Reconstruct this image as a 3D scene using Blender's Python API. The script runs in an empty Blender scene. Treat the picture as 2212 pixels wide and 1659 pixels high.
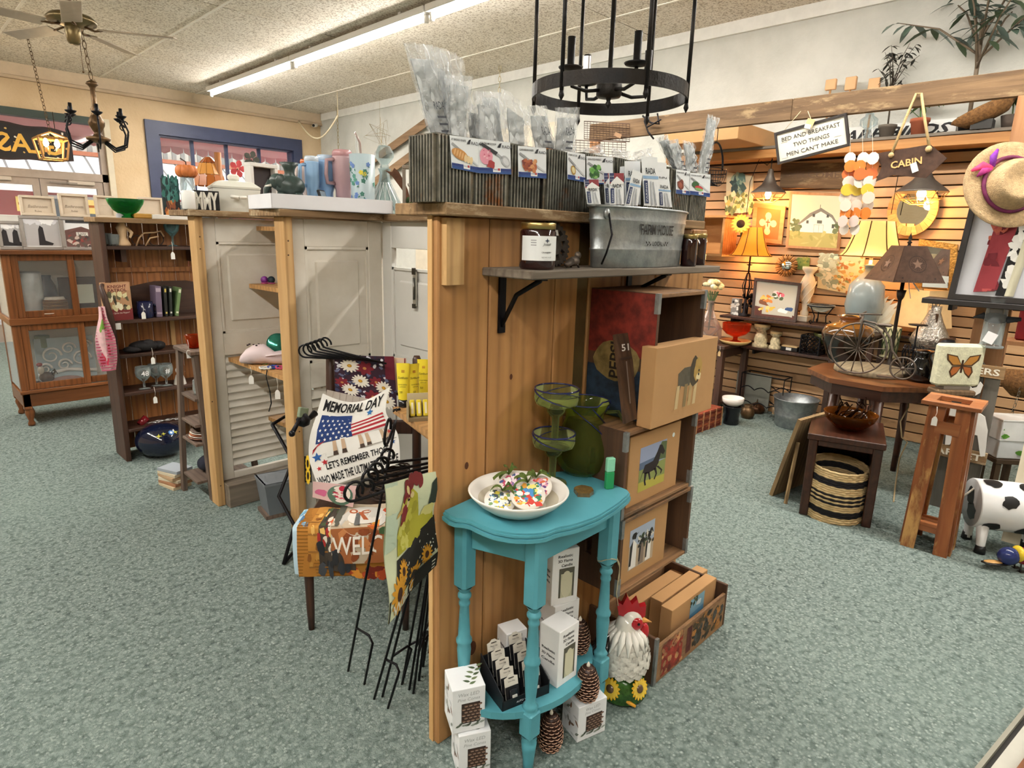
import bpy,bmesh,math,random
from mathutils import Matrix,Vector,Euler
R_=math.radians;PI=math.pi;rnd=random.Random(7)
sc=bpy.context.scene;COL=sc.collection
# ---------------------------------------------------------------- camera
FPX,PIT,YAW,ROL,EYE=1355.5,R_(13.24),R_(45.555),R_(1.611),1.5
cF=Vector((math.sin(YAW)*math.cos(PIT),math.cos(YAW)*math.cos(PIT),-math.sin(PIT)))
_r=Vector((math.cos(YAW),-math.sin(YAW),0));_u=_r.cross(cF)
cR=_r*math.cos(ROL)+_u*math.sin(ROL);cU=_u*math.cos(ROL)-_r*math.sin(ROL)
cam=bpy.data.objects.new('camera',bpy.data.cameras.new('camera'));COL.objects.link(cam)
cam.data.sensor_width=36;cam.data.lens=FPX/2212*36;cam.data.clip_start=.02
m=Matrix((cR,cU,-cF)).transposed().to_4x4();m.translation=(0,0,EYE);cam.matrix_world=m
sc.camera=cam
# surveyed points: a sight line meets a level (pz) or an upright plane (pX, pY)
def ray(x,y):return cF+cR*((x-1106)/FPX)-cU*((y-829.5)/FPX)
def pz(x,y,z=0.):d=ray(x,y);return Vector((0,0,EYE))+d*((z-EYE)/d.z)
def pX(x,y,X):d=ray(x,y);return Vector((0,0,EYE))+d*(X/d.x)
def pY(x,y,Y):d=ray(x,y);return Vector((0,0,EYE))+d*(Y/d.y)
# ---------------------------------------------------------------- view, world, sun
vs=sc.view_settings;vs.view_transform='Standard';vs.look='None';vs.gamma=1;vs.use_curve_mapping=False;vs.exposure=0.46
w=bpy.data.worlds.new('sky');sc.world=w;w.use_nodes=True
bg=w.node_tree.nodes['Background'];bg.inputs[0].default_value=(.80,.90,1,1);bg.inputs[1].default_value=1.15
sun=bpy.data.objects.new('sun',bpy.data.lights.new('sun','SUN'));COL.objects.link(sun)
sun.data.energy=2.0;sun.data.angle=.01;sun.data.color=(1,.95,.86);sun.rotation_euler=(R_(52),0,R_(-25))
sc.cycles.max_bounces=5;sc.cycles.diffuse_bounces=3;sc.cycles.glossy_bounces=2;sc.cycles.transparent_max_bounces=12;sc.cycles.transmission_bounces=3;sc.cycles.adaptive_threshold=.1;sc.cycles.adaptive_min_samples=12
sc.cycles.sample_clamp_indirect=6;sc.cycles.caustics_reflective=False;sc.cycles.caustics_refractive=False
# ---------------------------------------------------------------- colours and materials
def lin(c):
 if isinstance(c,str):
  c=c.lstrip('#');c=tuple(int(c[i:i+2],16)/255 for i in(0,2,4))
 return tuple((v/12.92 if v<=.04045 else((v+.055)/1.055)**2.4)for v in c[:3])+(1.,)
MATS={}
def newmat(name):
 mt=bpy.data.materials.new(name);mt.use_nodes=True;MATS[name]=mt
 nt=mt.node_tree;return mt,nt,nt.nodes['Principled BSDF']
def nd(nt,t,**kw):
 n=nt.nodes.new(t)
 for k,v in kw.items():setattr(n,k,v)
 return n
def coords(nt,scale=(1,1,1),rnd_off=True):
 tc=nd(nt,'ShaderNodeTexCoord');mp=nd(nt,'ShaderNodeMapping');mp.inputs['Scale'].default_value=scale
 nt.links.new(tc.outputs['Object'],mp.inputs['Vector'])
 if rnd_off:
  oi=nd(nt,'ShaderNodeObjectInfo');mu=nd(nt,'ShaderNodeMath',operation='MULTIPLY');mu.inputs[1].default_value=37.
  nt.links.new(oi.outputs['Random'],mu.inputs[0]);nt.links.new(mu.outputs[0],mp.inputs['Location'])
 return mp.outputs[0]
def mixc(nt,a,b,fac,mode='MIX'):
 mx=nd(nt,'ShaderNodeMix',data_type='RGBA',blend_type=mode)
 for i,v in((0,fac),(6,a),(7,b)):
  if hasattr(v,'links'):nt.links.new(v,mx.inputs[i])
  else:mx.inputs[i].default_value=v
 return mx.outputs[2]
def noise(nt,vec,scale,detail=3,rough=.55,lo=.35,hi=.65,dist=0):
 n=nd(nt,'ShaderNodeTexNoise');n.inputs['Scale'].default_value=scale;n.inputs['Detail'].default_value=detail
 n.inputs['Roughness'].default_value=rough;n.inputs['Distortion'].default_value=dist;nt.links.new(vec,n.inputs['Vector'])
 mr=nd(nt,'ShaderNodeMapRange');mr.inputs[1].default_value=lo;mr.inputs[2].default_value=hi
 nt.links.new(n.outputs['Fac'],mr.inputs[0]);return mr.outputs[0]
def bump(nt,bs,h,strength,dist=.002):
 b=nd(nt,'ShaderNodeBump');b.inputs['Strength'].default_value=strength;b.inputs['Distance'].default_value=dist
 nt.links.new(h,b.inputs['Height']);nt.links.new(b.outputs[0],bs.inputs['Normal'])
def mat(name,col=None,rough=.6,metal=0,var=0,vs_=9,bmp=0,bs_=120,trans=0,ior=1.45,emit=0,col2=None,sss=0,spec=.5,coat=0):
 """plain paint / plastic / metal; col None reads the colours laid on the faces"""
 if name in MATS:return MATS[name]
 mt,nt,bs=newmat(name);vec=None
 if col is None:
  a=nd(nt,'ShaderNodeAttribute',attribute_name='Col');c=a.outputs['Color']
 else:c=lin(col)
 if var or col2:
  vec=coords(nt);f=noise(nt,vec,vs_,5,.6)
  if col2:c=mixc(nt,c,lin(col2),f)
  else:
   mr=nd(nt,'ShaderNodeMapRange');mr.inputs[3].default_value=1-var;mr.inputs[4].default_value=1+var*.6
   nt.links.new(f,mr.inputs[0]);c=mixc(nt,c,mr.outputs[0],1.,'MULTIPLY')
 if hasattr(c,'links'):nt.links.new(c,bs.inputs['Base Color'])
 else:bs.inputs['Base Color'].default_value=c
 bs.inputs['Roughness'].default_value=rough;bs.inputs['Metallic'].default_value=metal
 bs.inputs['Transmission Weight'].default_value=trans;bs.inputs['IOR'].default_value=ior
 bs.inputs['Specular IOR Level'].default_value=spec;bs.inputs['Coat Weight'].default_value=coat
 if emit:
  if hasattr(c,'links'):nt.links.new(c,bs.inputs['Emission Color'])
  else:bs.inputs['Emission Color'].default_value=c
  bs.inputs['Emission Strength'].default_value=emit
 if bmp:
  vec=vec or coords(nt);bump(nt,bs,noise(nt,vec,bs_,3),bmp)
 return mt
def wood(name,c1,c2,axis='Z',scale=1.,dark='',rough=.62,wear=None,wamt=.5,ring=1.,bmp=.25):
 """boards with grain along one axis; wear = colour of worn patches"""
 if name in MATS:return MATS[name]
 mt,nt,bs=newmat(name)
 s=[14*scale]*3;s['XYZ'.index(axis)]=1.1*scale;vec=coords(nt,s)
 g=noise(nt,vec,1.6,4,.6,.3,.7,.6*ring)
 wv=nd(nt,'ShaderNodeTexWave',bands_direction={'X':'Y','Y':'X','Z':'X'}[axis]);wv.inputs['Scale'].default_value=.55
 wv.inputs['Distortion'].default_value=7*ring;wv.inputs['Detail'].default_value=3;wv.inputs['Detail Scale'].default_value=.6
 nt.links.new(vec,wv.inputs['Vector'])
 c=mixc(nt,lin(c1),lin(c2),g)
 dk=lin(dark)if dark else tuple(v*.55 for v in lin(c2)[:3])+(1,)
 pw=nd(nt,'ShaderNodeMath',operation='POWER');pw.inputs[1].default_value=3;nt.links.new(wv.outputs['Fac'],pw.inputs[0])
 ml=nd(nt,'ShaderNodeMath',operation='MULTIPLY');ml.inputs[1].default_value=.4;nt.links.new(pw.outputs[0],ml.inputs[0])
 c=mixc(nt,c,dk,ml.outputs[0])
 if wear:
  s2=[1,1,1];s2['XYZ'.index(axis)]=.3;v2=coords(nt,s2);wn=noise(nt,v2,7*scale,6,.7,.62-wamt*.25,.72-wamt*.25);c=mixc(nt,c,lin(wear),wn)
 oi=nd(nt,'ShaderNodeObjectInfo');mr=nd(nt,'ShaderNodeMapRange');mr.inputs[3].default_value=.82;mr.inputs[4].default_value=1.12
 nt.links.new(oi.outputs['Random'],mr.inputs[0]);c=mixc(nt,c,mr.outputs[0],1.,'MULTIPLY')
 nt.links.new(c,bs.inputs['Base Color']);bs.inputs['Roughness'].default_value=rough
 bump(nt,bs,g,bmp,.002);return mt
def film(name,col,opac,rough=.15,gloss=.35,bs_=0):
 """thin clear sheet: mostly see-through, some sheen"""
 if name in MATS:return MATS[name]
 mt,nt,bs=newmat(name);out=nt.nodes['Material Output']
 bs.inputs['Base Color'].default_value=lin(col);bs.inputs['Roughness'].default_value=rough;bs.inputs['Specular IOR Level'].default_value=gloss*2
 tr=nd(nt,'ShaderNodeBsdfTransparent');mx=nd(nt,'ShaderNodeMixShader');fr=nd(nt,'ShaderNodeFresnel')
 mr=nd(nt,'ShaderNodeMapRange');mr.inputs[3].default_value=opac;mr.inputs[4].default_value=min(1,opac+.55);mr.inputs[1].default_value=.03;mr.inputs[2].default_value=.5;nt.links.new(fr.outputs[0],mr.inputs[0])
 nt.links.new(mr.outputs[0],mx.inputs[0]);nt.links.new(tr.outputs[0],mx.inputs[1]);nt.links.new(bs.outputs[0],mx.inputs[2]);nt.links.new(mx.outputs[0],out.inputs[0])
 if bs_:bump(nt,bs,noise(nt,coords(nt),bs_,4,.6),.9,.01)
 return mt
PAINT=mat('paint',None,.55,var=.06);GLOSS=mat('gloss_paint',None,.18,spec=.6);MATTE=mat('matte',None,.85,var=.08)
PRINT=mat('print',None,.6);METAL=mat('coloured_metal',None,.35,1);CLOTH=mat('cloth',None,.95,var=.12,vs_=40,bmp=.3,bs_=500)
PAPER=mat('paper',None,.75,var=.03)
BLACKM=mat('black_iron','#17161a',.45,.6,var=.2,bmp=.15,bs_=200)
CLEAR=film('clear_glass','#eef4f4',.07,.03,.6)
CLEARG=mat('solid_glass','#f4faf8',.03,trans=1)
# ---------------------------------------------------------------- mesh builder
class G:
 def __init__(s):s.v=[];s.f=[];s.c=[];s.sm=[];s.mi=[];s.T=Matrix();s.col=(1,1,1,1);s.m=0
 def at(s,loc=(0,0,0),rot=(0,0,0),sc_=1):
  s.T=Matrix.Translation(loc)@Euler([R_(a)for a in rot]).to_matrix().to_4x4()@(Matrix.Diagonal((sc_,sc_,sc_,1))if not isinstance(sc_,tuple)else Matrix.Diagonal(sc_+(1,)));return s
 def frame(s,o,x,y):
  """local x,y axes along the vectors x and y (their lengths scale)"""
  x=Vector(x);y=Vector(y);z=x.cross(y).normalized();mm=Matrix((x,y,z)).transposed().to_4x4();mm.translation=Vector(o);s.T=mm;return s
 def add(s,vs_,fs,col=None,smooth=False):
  b=len(s.v);T=s.T
  s.v+=[T@Vector(p)for p in vs_];flip=T.to_3x3().determinant()<0
  for f in fs:
   f=[b+i for i in f];s.f.append(f[::-1]if flip else f)
  cc=lin(col)if col is not None else s.col
  n=len(fs);s.c+=[cc]*n;s.sm+=[smooth]*n;s.mi+=[s.m]*n;return s
 def box(s,c,d,col=None,rot=None,bev=0):
  x,y,z=d[0]/2,d[1]/2,d[2]/2
  Rm=Euler([R_(a)for a in rot]).to_matrix()if rot else None
  if bev:
   e=min(bev,x*.9,y*.9,z*.9);P=[];idx={}
   for sx in(-1,1):
    for sy in(-1,1):
     for sz in(-1,1):
      for k in range(3):
       q=[sx*(x-e),sy*(y-e),sz*(z-e)];q[k]=(sx*x,sy*y,sz*z)[k];idx[sx,sy,sz,k]=len(P);P.append(q)
   F=[]
   for k in range(3):
    a,b=(k+1)%3,(k+2)%3
    for sg in(-1,1):
     f=[]
     for u,v in((-1,-1),(1,-1),(1,1),(-1,1)):
      t=[0,0,0];t[k]=sg;t[a]=u;t[b]=v;f.append(idx[t[0],t[1],t[2],k])
     F.append(f if sg>0 else f[::-1])
   for k in range(3):
    a,b=(k+1)%3,(k+2)%3
    for u in(-1,1):
     for v in(-1,1):
      f=[]
      for kk,w_ in((a,-1),(a,1),(b,1),(b,-1)):
       t=[0,0,0];t[k]=w_;t[a]=u;t[b]=v;f.append(idx[t[0],t[1],t[2],kk])
      F.append(f if u*v<0 else f[::-1])
   for sx in(-1,1):
    for sy in(-1,1):
     for sz in(-1,1):
      f=[idx[sx,sy,sz,k]for k in range(3)];F.append(f if sx*sy*sz>0 else f[::-1])
  else:
   P=[(i*x,j*y,k*z)for i in(-1,1)for j in(-1,1)for k in(-1,1)]
   F=[(0,1,3,2),(4,6,7,5),(0,4,5,1),(2,3,7,6),(0,2,6,4),(1,5,7,3)]
  c=Vector(c);P=[c+(Rm@Vector(p)if Rm else Vector(p))for p in P]
  return s.add(P,F,col)
 def bx(s,x0,x1,y0,y1,z0,z1,col=None,bev=0):return s.box(((x0+x1)/2,(y0+y1)/2,(z0+z1)/2),(abs(x1-x0),abs(y1-y0),abs(z1-z0)),col,None,bev)
 def tube(s,pts,r,n=8,col=None,closed=False,caps=True,flat=None):
  pts=[Vector(p)for p in pts];N=len(pts);rs=r if isinstance(r,(list,tuple))else[r]*N;V=[];F=[];up=None
  for i,p in enumerate(pts):
   if closed:t=pts[(i+1)%N]-pts[i-1]
   else:t=pts[min(i+1,N-1)]-pts[max(i-1,0)]
   t=t.normalized()if t.length>1e-9 else Vector((0,0,1))
   if up is None:up=Vector((0,0,1))if abs(t.z)<.9 else Vector((1,0,0))
   a=up-t*up.dot(t)
   if a.length<1e-5:a=t.orthogonal()
   a.normalize();up=a;b=t.cross(a)
   for k in range(n):
    q=2*PI*k/n;V.append(p+(a*math.cos(q)*(flat or 1)+b*math.sin(q))*rs[i])
  for i in range(N if closed else N-1):
   j=(i+1)%N
   for k in range(n):F.append((i*n+k,i*n+(k+1)%n,j*n+(k+1)%n,j*n+k))
  if caps and not closed:F.append(tuple(range(n))[::-1]);F.append(tuple((N-1)*n+k for k in range(n)))
  return s.add(V,F,col,n>4)
 def lathe(s,prof,n=20,col=None,sx=1,sy=1,a0=0,a1=360,cols=None,smooth=True):
  full=abs(a1-a0)>=360;m_=n if full else n+1;V=[];N=len(prof)
  for r,z in prof:
   for k in range(m_):
    q=R_(a0+(a1-a0)*k/n);V.append((r*math.cos(q)*sx,r*math.sin(q)*sy,z))
  for i in range(N-1):
   F=[]
   for k in range(n):
    a,b=k,(k+1)%m_
    q=[i*m_+a,i*m_+b,(i+1)*m_+b,(i+1)*m_+a]
    if prof[i][0]<1e-6:q=[q[0],q[2],q[3]]
    elif prof[i+1][0]<1e-6:q=q[:3]
    F.append(q)
   if i==0:base=len(s.v);s.add(V,F,cols[0]if cols else col,smooth)
   else:
    cc=lin(cols[i])if cols else(lin(col)if col is not None else s.col)
    for f in F:
     f=[base+j for j in f];s.f.append(f[::-1]if s.T.to_3x3().determinant()<0 else f);s.c.append(cc);s.sm.append(smooth);s.mi.append(s.m)
  return s
 def prism(s,poly,z0,z1,col=None,smooth=False):
  n=len(poly);V=[(p[0],p[1],z0)for p in poly]+[(p[0],p[1],z1)for p in poly]
  F=[tuple(range(n))[::-1],tuple(range(n,2*n))]+[(i,(i+1)%n,n+(i+1)%n,n+i)for i in range(n)]
  ar=sum(poly[i][0]*poly[(i+1)%n][1]-poly[(i+1)%n][0]*poly[i][1]for i in range(n))
  if ar<0:F=[f[::-1]for f in F]
  return s.add(V,F,col,smooth)
 def sph(s,c,r,nu=14,nv=9,col=None,rot=None):
  r=(r,r,r)if not isinstance(r,tuple)else r;V=[];F=[]
  Rm=Euler([R_(a)for a in rot]).to_matrix()if rot else Matrix.Identity(3)
  for i in range(nv+1):
   t=PI*i/nv
   for k in range(nu):
    q=2*PI*k/nu;V.append(Vector(c)+Rm@Vector((r[0]*math.sin(t)*math.cos(q),r[1]*math.sin(t)*math.sin(q),-r[2]*math.cos(t))))
  for i in range(nv):
   for k in range(nu):
    a,b=i*nu+k,i*nu+(k+1)%nu;F.append((a,b,b+nu,a+nu))
  return s.add(V,F,col,True)
 def poly(s,pts,col=None):return s.add([p if len(p)==3 else(p[0],p[1],0)for p in pts],[tuple(range(len(pts)))],col)
 def disc(s,c,r,n=20,col=None,ry=None,z=0,rot=0):
  ry=r if ry is None else ry;k_=R_(rot);P=[]
  for i in range(n):
   a=2*PI*i/n;x,y=r*math.cos(a),ry*math.sin(a);P.append((c[0]+x*math.cos(k_)-y*math.sin(k_),c[1]+x*math.sin(k_)+y*math.cos(k_),z))
  return s.poly(P,col)
 def star(s,c,r,k=5,inner=.4,col=None,z=0,rot=90):
  return s.poly([(c[0]+(r if i%2==0 else r*inner)*math.cos(R_(rot)+PI*i/k),c[1]+(r if i%2==0 else r*inner)*math.sin(R_(rot)+PI*i/k),z)for i in range(2*k)],col)
 def petals(s,c,r,n,wd,col,z=0,r0=.15,tilt=0,rot=0):
  for i in range(n):
   a=2*PI*i/n+R_(rot);ca,sa=math.cos(a),math.sin(a)
   def q(u,v):return(c[0]+(u*ca-v*sa),c[1]+(u*sa+v*ca),z+tilt*u)
   s.poly([q(r*r0,-wd*.3),q(r*.6,-wd),q(r*.9,-wd*.6),q(r,0),q(r*.9,wd*.6),q(r*.6,wd),q(r*r0,wd*.3)],col)
  return s
 def grid(s,fn,nu,nv,col=None,smooth=True,colfn=None):
  V=[fn(i/nu,j/nv)for j in range(nv+1)for i in range(nu+1)];b=len(s.v)
  F=[(j*(nu+1)+i,j*(nu+1)+i+1,(j+1)*(nu+1)+i+1,(j+1)*(nu+1)+i)for j in range(nv)for i in range(nu)]
  if not colfn:return s.add(V,F,col,smooth)
  n0=len(s.c);s.add(V,F,col,smooth)
  for q,(j,i)in enumerate(((j,i)for j in range(nv)for i in range(nu))):s.c[n0+q]=lin(colfn((i+.5)/nu,(j+.5)/nv))
  return s
 def text(s,t,size,c=(0,0),col='#000000',z=.0006,wide=1.,bold=0,shear=0,align='CENTER',mir=False,rot=0,squeeze=None,depth=0):
  V,F=text_mesh(t,bold,shear,depth);w_=max(v[0]for v in V)-min(v[0]for v in V);x0=min(v[0]for v in V)
  if squeeze:wide=squeeze/(w_*size)
  ox={'CENTER':-w_/2,'LEFT':0,'RIGHT':-w_}[align];k=R_(rot);P=[]
  for v in V:
   x,y=(v[0]-x0+ox)*size*wide*(-1 if mir else 1),v[1]*size;P.append((c[0]+x*math.cos(k)-y*math.sin(k),c[1]+x*math.sin(k)+y*math.cos(k),z+v[2]))
  return s.add(P,[f[::-1]for f in F]if mir else F,col)
 def mapped(s,other,fn,sub=0):
  """copy another builder's flat shapes through fn(x,y,z)->point, for print on curved sheets"""
  me=other.mesh('tmp');bm=bmesh.new();bm.from_mesh(me);cl=bm.loops.layers.float_color.get('Col')
  bmesh.ops.triangulate(bm,faces=bm.faces[:])
  for _ in range(sub):bmesh.ops.subdivide_edges(bm,edges=bm.edges[:],cuts=1,use_grid_fill=True)
  b=len(s.v);bm.verts.index_update();s.v+=[s.T@Vector(fn(*v.co))for v in bm.verts]
  for f in bm.faces:
   s.f.append([b+v.index for v in f.verts]);s.c.append(tuple(f.loops[0][cl]));s.sm.append(True);s.mi.append(f.material_index)
  bm.free();bpy.data.meshes.remove(me);return s
 def mesh(s,name):
  me=bpy.data.meshes.new(name);me.from_pydata([tuple(v)for v in s.v],[],s.f)
  at=me.attributes.new('Col','FLOAT_COLOR','CORNER');cs=[]
  for p,c in zip(me.polygons,s.c):cs+=list(c)*p.loop_total
  at.data.foreach_set('color',cs)
  me.polygons.foreach_set('use_smooth',s.sm);me.polygons.foreach_set('material_index',s.mi);me.update();return me
 def build(s,name,mt=None,parent=None,loc=None,rot=None,weld=False):
  me=s.mesh(name)
  for x in(mt if isinstance(mt,(list,tuple))else[mt or PAINT]):me.materials.append(x)
  o=bpy.data.objects.new(name,me);COL.objects.link(o)
  if parent:o.parent=parent
  if loc is not None:o.location=loc
  if rot is not None:o.rotation_euler=[R_(a)for a in rot]
  return o
_tx={}
def text_mesh(t,bold=0,shear=0,depth=0):
 k=(t,bold,shear,depth)
 if k not in _tx:
  cu=bpy.data.curves.new('t','FONT');cu.body=t;cu.size=1;cu.offset=bold;cu.shear=shear;cu.resolution_u=2;cu.extrude=depth
  o=bpy.data.objects.new('t',cu);me=o.to_mesh();_tx[k]=([tuple(v.co)for v in me.vertices],[tuple(p.vertices)for p in me.polygons])
  o.to_mesh_clear();bpy.data.objects.remove(o);bpy.data.curves.remove(cu)
 return _tx[k]
def tag(o,label,cat,group=None,kind=None):
 o['label']=label;o['category']=cat
 if group:o['group']=group
 if kind:o['kind']=kind
 return o
def thing(name,label,cat,loc=(0,0,0),rz=0,group=None,rot=None):
 o=bpy.data.objects.new(name,None);COL.objects.link(o);o.empty_display_size=.05;o.location=loc
 o.rotation_euler=[R_(a)for a in rot]if rot else(0,0,R_(rz));return tag(o,label,cat,group)
def solo(name,label,cat,g,mt=None,loc=(0,0,0),rz=0,group=None,rot=None):
 return tag(g.build(name,mt,None,loc,rot or(0,0,rz)),label,cat,group)
def struct(name,g,mt,parent=None):
 o=g.build(name,mt,parent)
 if not parent:o['kind']='structure'
 return o
def dup(root,loc,rz=None,label=None,rot=None):
 r=root.copy();COL.objects.link(r);r.location=loc
 if rot is not None:r.rotation_euler=[R_(a)for a in rot]
 elif rz is not None:r.rotation_euler=(0,0,R_(rz))
 if label:r['label']=label
 for ch in root.children:
  c=ch.copy();COL.objects.link(c);c.parent=r
  for g_ in ch.children:
   d=g_.copy();COL.objects.link(d);d.parent=c
 return r
def inst(o,loc,rot=None,parent=None,scale=None):
 c=o.copy();COL.objects.link(c);c.location=loc
 if rot is not None:c.rotation_euler=[R_(a)for a in rot]
 if parent is not None:c.parent=parent
 if scale is not None:c.scale=scale
 return c
def arc(c,r,a0,a1,n=12,plane='xz',ry=None):
 P=[]
 for i in range(n+1):
  a=R_(a0+(a1-a0)*i/n);u,v=r*math.cos(a),(ry or r)*math.sin(a)
  P.append((c[0]+u,c[1],c[2]+v)if plane=='xz'else(c[0]+u,c[1]+v,c[2])if plane=='xy'else(c[0],c[1]+u,c[2]+v))
 return P
def price_tag(parent_loc,label,drop=.09,rz=0,col='#f2f0ea'):
 """white price tag on its string, hung from a point"""
 t=thing('price_tag',label,'price tag',parent_loc,rz,'white string price tags')
 G().tube([(0,0,0),(.004,0,-drop*.3),(0,0,-drop*.5)],.0012,5,'#e8e4da').build('string',PAPER,t)
 G().at((0,-.001,-drop*.5),(90,0,0)).prism([(-.012,-.045),(.012,-.045),(.012,-.012),(.005,0),(-.005,0),(-.012,-.012)],0,.0012,col).build('card',PAPER,t)
 return t
 # ---------------------------------------------------------------- shared shapes
def bl(P):
 """bilinear sheet through four corners (bl, br, tr, tl); z runs out of its visible side"""
 P=[Vector(p)for p in P];n=(P[1]-P[0]).cross(P[3]-P[0]).normalized()
 if n.dot(Vector((0,0,EYE))-P[0])<0:n=-n
 def f(x,y,z=0,b=0):return P[0]*(1-x)*(1-y)+P[1]*x*(1-y)+P[2]*x*y+P[3]*(1-x)*y+n*(z+b)
 return f
def qY(pts,Y):return[pY(x,y,Y[i]if isinstance(Y,(list,tuple))else Y)for i,(x,y)in enumerate(pts)]
def qX(pts,X):return[pX(x,y,X[i]if isinstance(X,(list,tuple))else X)for i,(x,y)in enumerate(pts)]
def wbuild(g,name,mt,t):
 """geometry given in room coordinates, hung under t (t unrotated)"""
 me=g.mesh(name);me.transform(Matrix.Translation(-t.location))
 for x in(mt if isinstance(mt,(list,tuple))else[mt]):me.materials.append(x)
 o=bpy.data.objects.new(name,me);COL.objects.link(o);o.parent=t;return o
def slab(g,P,th,col=None):
 """a sheet of real thickness, the given corners being its visible face"""
 f=bl(P);a=[f(*c)for c in((0,0),(1,0),(1,1),(0,1))];b=[f(c[0],c[1],-th)for c in((0,0),(1,0),(1,1),(0,1))]
 F=[(0,1,2,3),(7,6,5,4),(0,4,5,1),(1,5,6,2),(2,6,7,3),(3,7,4,0)]
 n=(a[1]-a[0]).cross(a[3]-a[0])
 if n.dot(f(0,0,1)-f(0,0,0))<0:F=[q[::-1]for q in F]
 return g.add(a+b,F,col)
def artsheet(name,label,cat,P,art,th=.0015,base='#f4f3ee',group=None,mt=None,sheet='card',pmt=None):
 """flat printed thing: a card plus its print; art is a builder in unit coordinates"""
 c=sum((Vector(p)for p in P),Vector())/4;t=thing(name,label,cat,(c.x,c.y,min(p[2]for p in P)),0,group)
 wbuild(slab(G(),P,th,base),sheet,mt or PAPER,t)
 if art:f=bl(P);wbuild(G().mapped(art,lambda x,y,z:f(x,y,z*2+.0008)),'print',pmt or PRINT,t)
 return t
def upz(p,x,y):
 """height at which the sight line passes over plan point p"""
 d=ray(x,y);s=(p.x*d.x+p.y*d.y)/(d.x*d.x+d.y*d.y);return EYE+s*d.z
def size_at(p,px_):return px_*((Vector(p)-Vector((0,0,EYE))).dot(cF))/FPX
def carton(name,label,P0,P1,d,h,arts,base='#f1f1f0',cat='box',group=None,mt=None,bev=.0015):
 """box with its visible lower edge from P0 to P1; arts: {'front':G,'left':G,'top':G} in metres from the face's lower left"""
 P0,P1=Vector(P0),Vector(P1);w_=(P1.xy-P0.xy).length;a=math.degrees(math.atan2(P1.y-P0.y,P1.x-P0.x))
 t=thing(name,label,cat,P0,a,group);t['w']=w_
 G().bx(0,w_,0,d,0,h,base,bev).build('carton',mt or PAPER,t)
 for k,A in arts.items():
  A=A(w_,d,h)if callable(A)else A
  g=G()
  if k=='front':g.at((0,-.0004,0),(90,0,0))
  elif k=='left':g.at((-.0004,d,0),(90,0,-90))
  elif k=='right':g.at((w_+.0004,0,0),(90,0,90))
  else:g.at((0,0,h+.0004))
  g.mapped(A,lambda x,y,z:(x,y,z));g.build('print'if k=='front'else 'print_'+('side'if k!='top'else 'lid'),PRINT,t)
 return t
def leafy(g,x,y,L,a,col,z=.0002,wd=.22):
 ca,sa=math.cos(R_(a)),math.sin(R_(a));pts=[(0,0),(.3,wd),(.6,wd*.9),(1,0),(.6,-wd*.9),(.3,-wd)]
 g.poly([(x+L*(u*ca-v*sa),y+L*(u*sa+v*ca),z)for u,v in pts],col);return g
def blob(g,x,y,rx,ry,col,z=.0002,n=12,jit=.2,sd=1,rot=0):
 r=random.Random(sd);k=R_(rot);P=[]
 for i in range(n):
  q=2*PI*i/n;s=1+r.uniform(-jit,jit);u,v=rx*s*math.cos(q),ry*s*math.sin(q);P.append((x+u*math.cos(k)-v*math.sin(k),y+u*math.sin(k)+v*math.cos(k),z))
 return g.poly(P,col)
def rect(g,x0,x1,y0,y1,col,z=.0002):return g.poly([(x0,y0,z),(x1,y0,z),(x1,y1,z),(x0,y1,z)],col)
def spat(g,n,x0,x1,y0,y1,r,cols,z=.0003,sd=1,asp=1.):
 q=random.Random(sd)
 for _ in range(n):
  blob(g,q.uniform(x0,x1),q.uniform(y0,y1),r*q.uniform(.5,1.3),r*asp*q.uniform(.5,1.3),q.choice(cols),z+q.uniform(0,.0003),7,.3,q.random(),q.uniform(0,180))
 return g
 # ================================================================ room shell
XR,YF,ZC=5.65,10.2,3.38
def carpet():
 mt,nt,bs=newmat('carpet');v=coords(nt,(1,1,1),False)
 vo=nd(nt,'ShaderNodeTexVoronoi',feature='F1');vo.inputs['Scale'].default_value=78;nt.links.new(v,vo.inputs['Vector'])
 a=noise(nt,v,95,2,.5,.40,.60,1.2);b=noise(nt,v,38,3,.6,.3,.7);l=noise(nt,v,.7,2,.5,.3,.7)
 rg=nd(nt,'ShaderNodeMapRange');rg.inputs[1].default_value=.15;rg.inputs[2].default_value=.6;nt.links.new(vo.outputs['Distance'],rg.inputs[0])
 c=mixc(nt,lin('#b3bdb8'),lin('#68746f'),a);c=mixc(nt,c,lin('#434f4e'),rg.outputs[0]);c=mixc(nt,c,lin('#84918c'),b)
 c2=mixc(nt,c,lin('#8a9f97'),.25);c=mixc(nt,c,c2,l)
 nt.links.new(c,bs.inputs['Base Color']);bs.inputs['Roughness'].default_value=1;bs.inputs['Specular IOR Level'].default_value=.1
 bump(nt,bs,a,.6,.004);return mt
def stucco(name,c1,c2,scale=3.,spk=None,bscale=26,bst=.5,spk_scale=60,lo=.56,hi=.62):
 mt,nt,bs=newmat(name);v=coords(nt,(1,1,1),False);c=mixc(nt,lin(c1),lin(c2),noise(nt,v,scale,5,.6));h=noise(nt,v,bscale,5,.6)
 if spk:h=noise(nt,v,spk_scale,3,.6,lo,hi);c=mixc(nt,c,lin(spk),h)
 nt.links.new(c,bs.inputs['Base Color']);bs.inputs['Roughness'].default_value=.9;bump(nt,bs,h,bst,.006);return mt
struct('floor',G().bx(-5,XR,-5,YF,-.08,0),carpet())
g=G().bx(-5,XR+.2,-5,YF+.2,ZC+.03,ZC+.12,'#54483f');ceil=struct('ceiling',g,MATTE)
PANEL=stucco('ceiling_panel','#f2e9dc','#e9decd',2,'#b5a591',60,-.5,62,.50,.60)
mp=G().bx(0,1.196,0,2.407,ZC,ZC+.03);first=None
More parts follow.
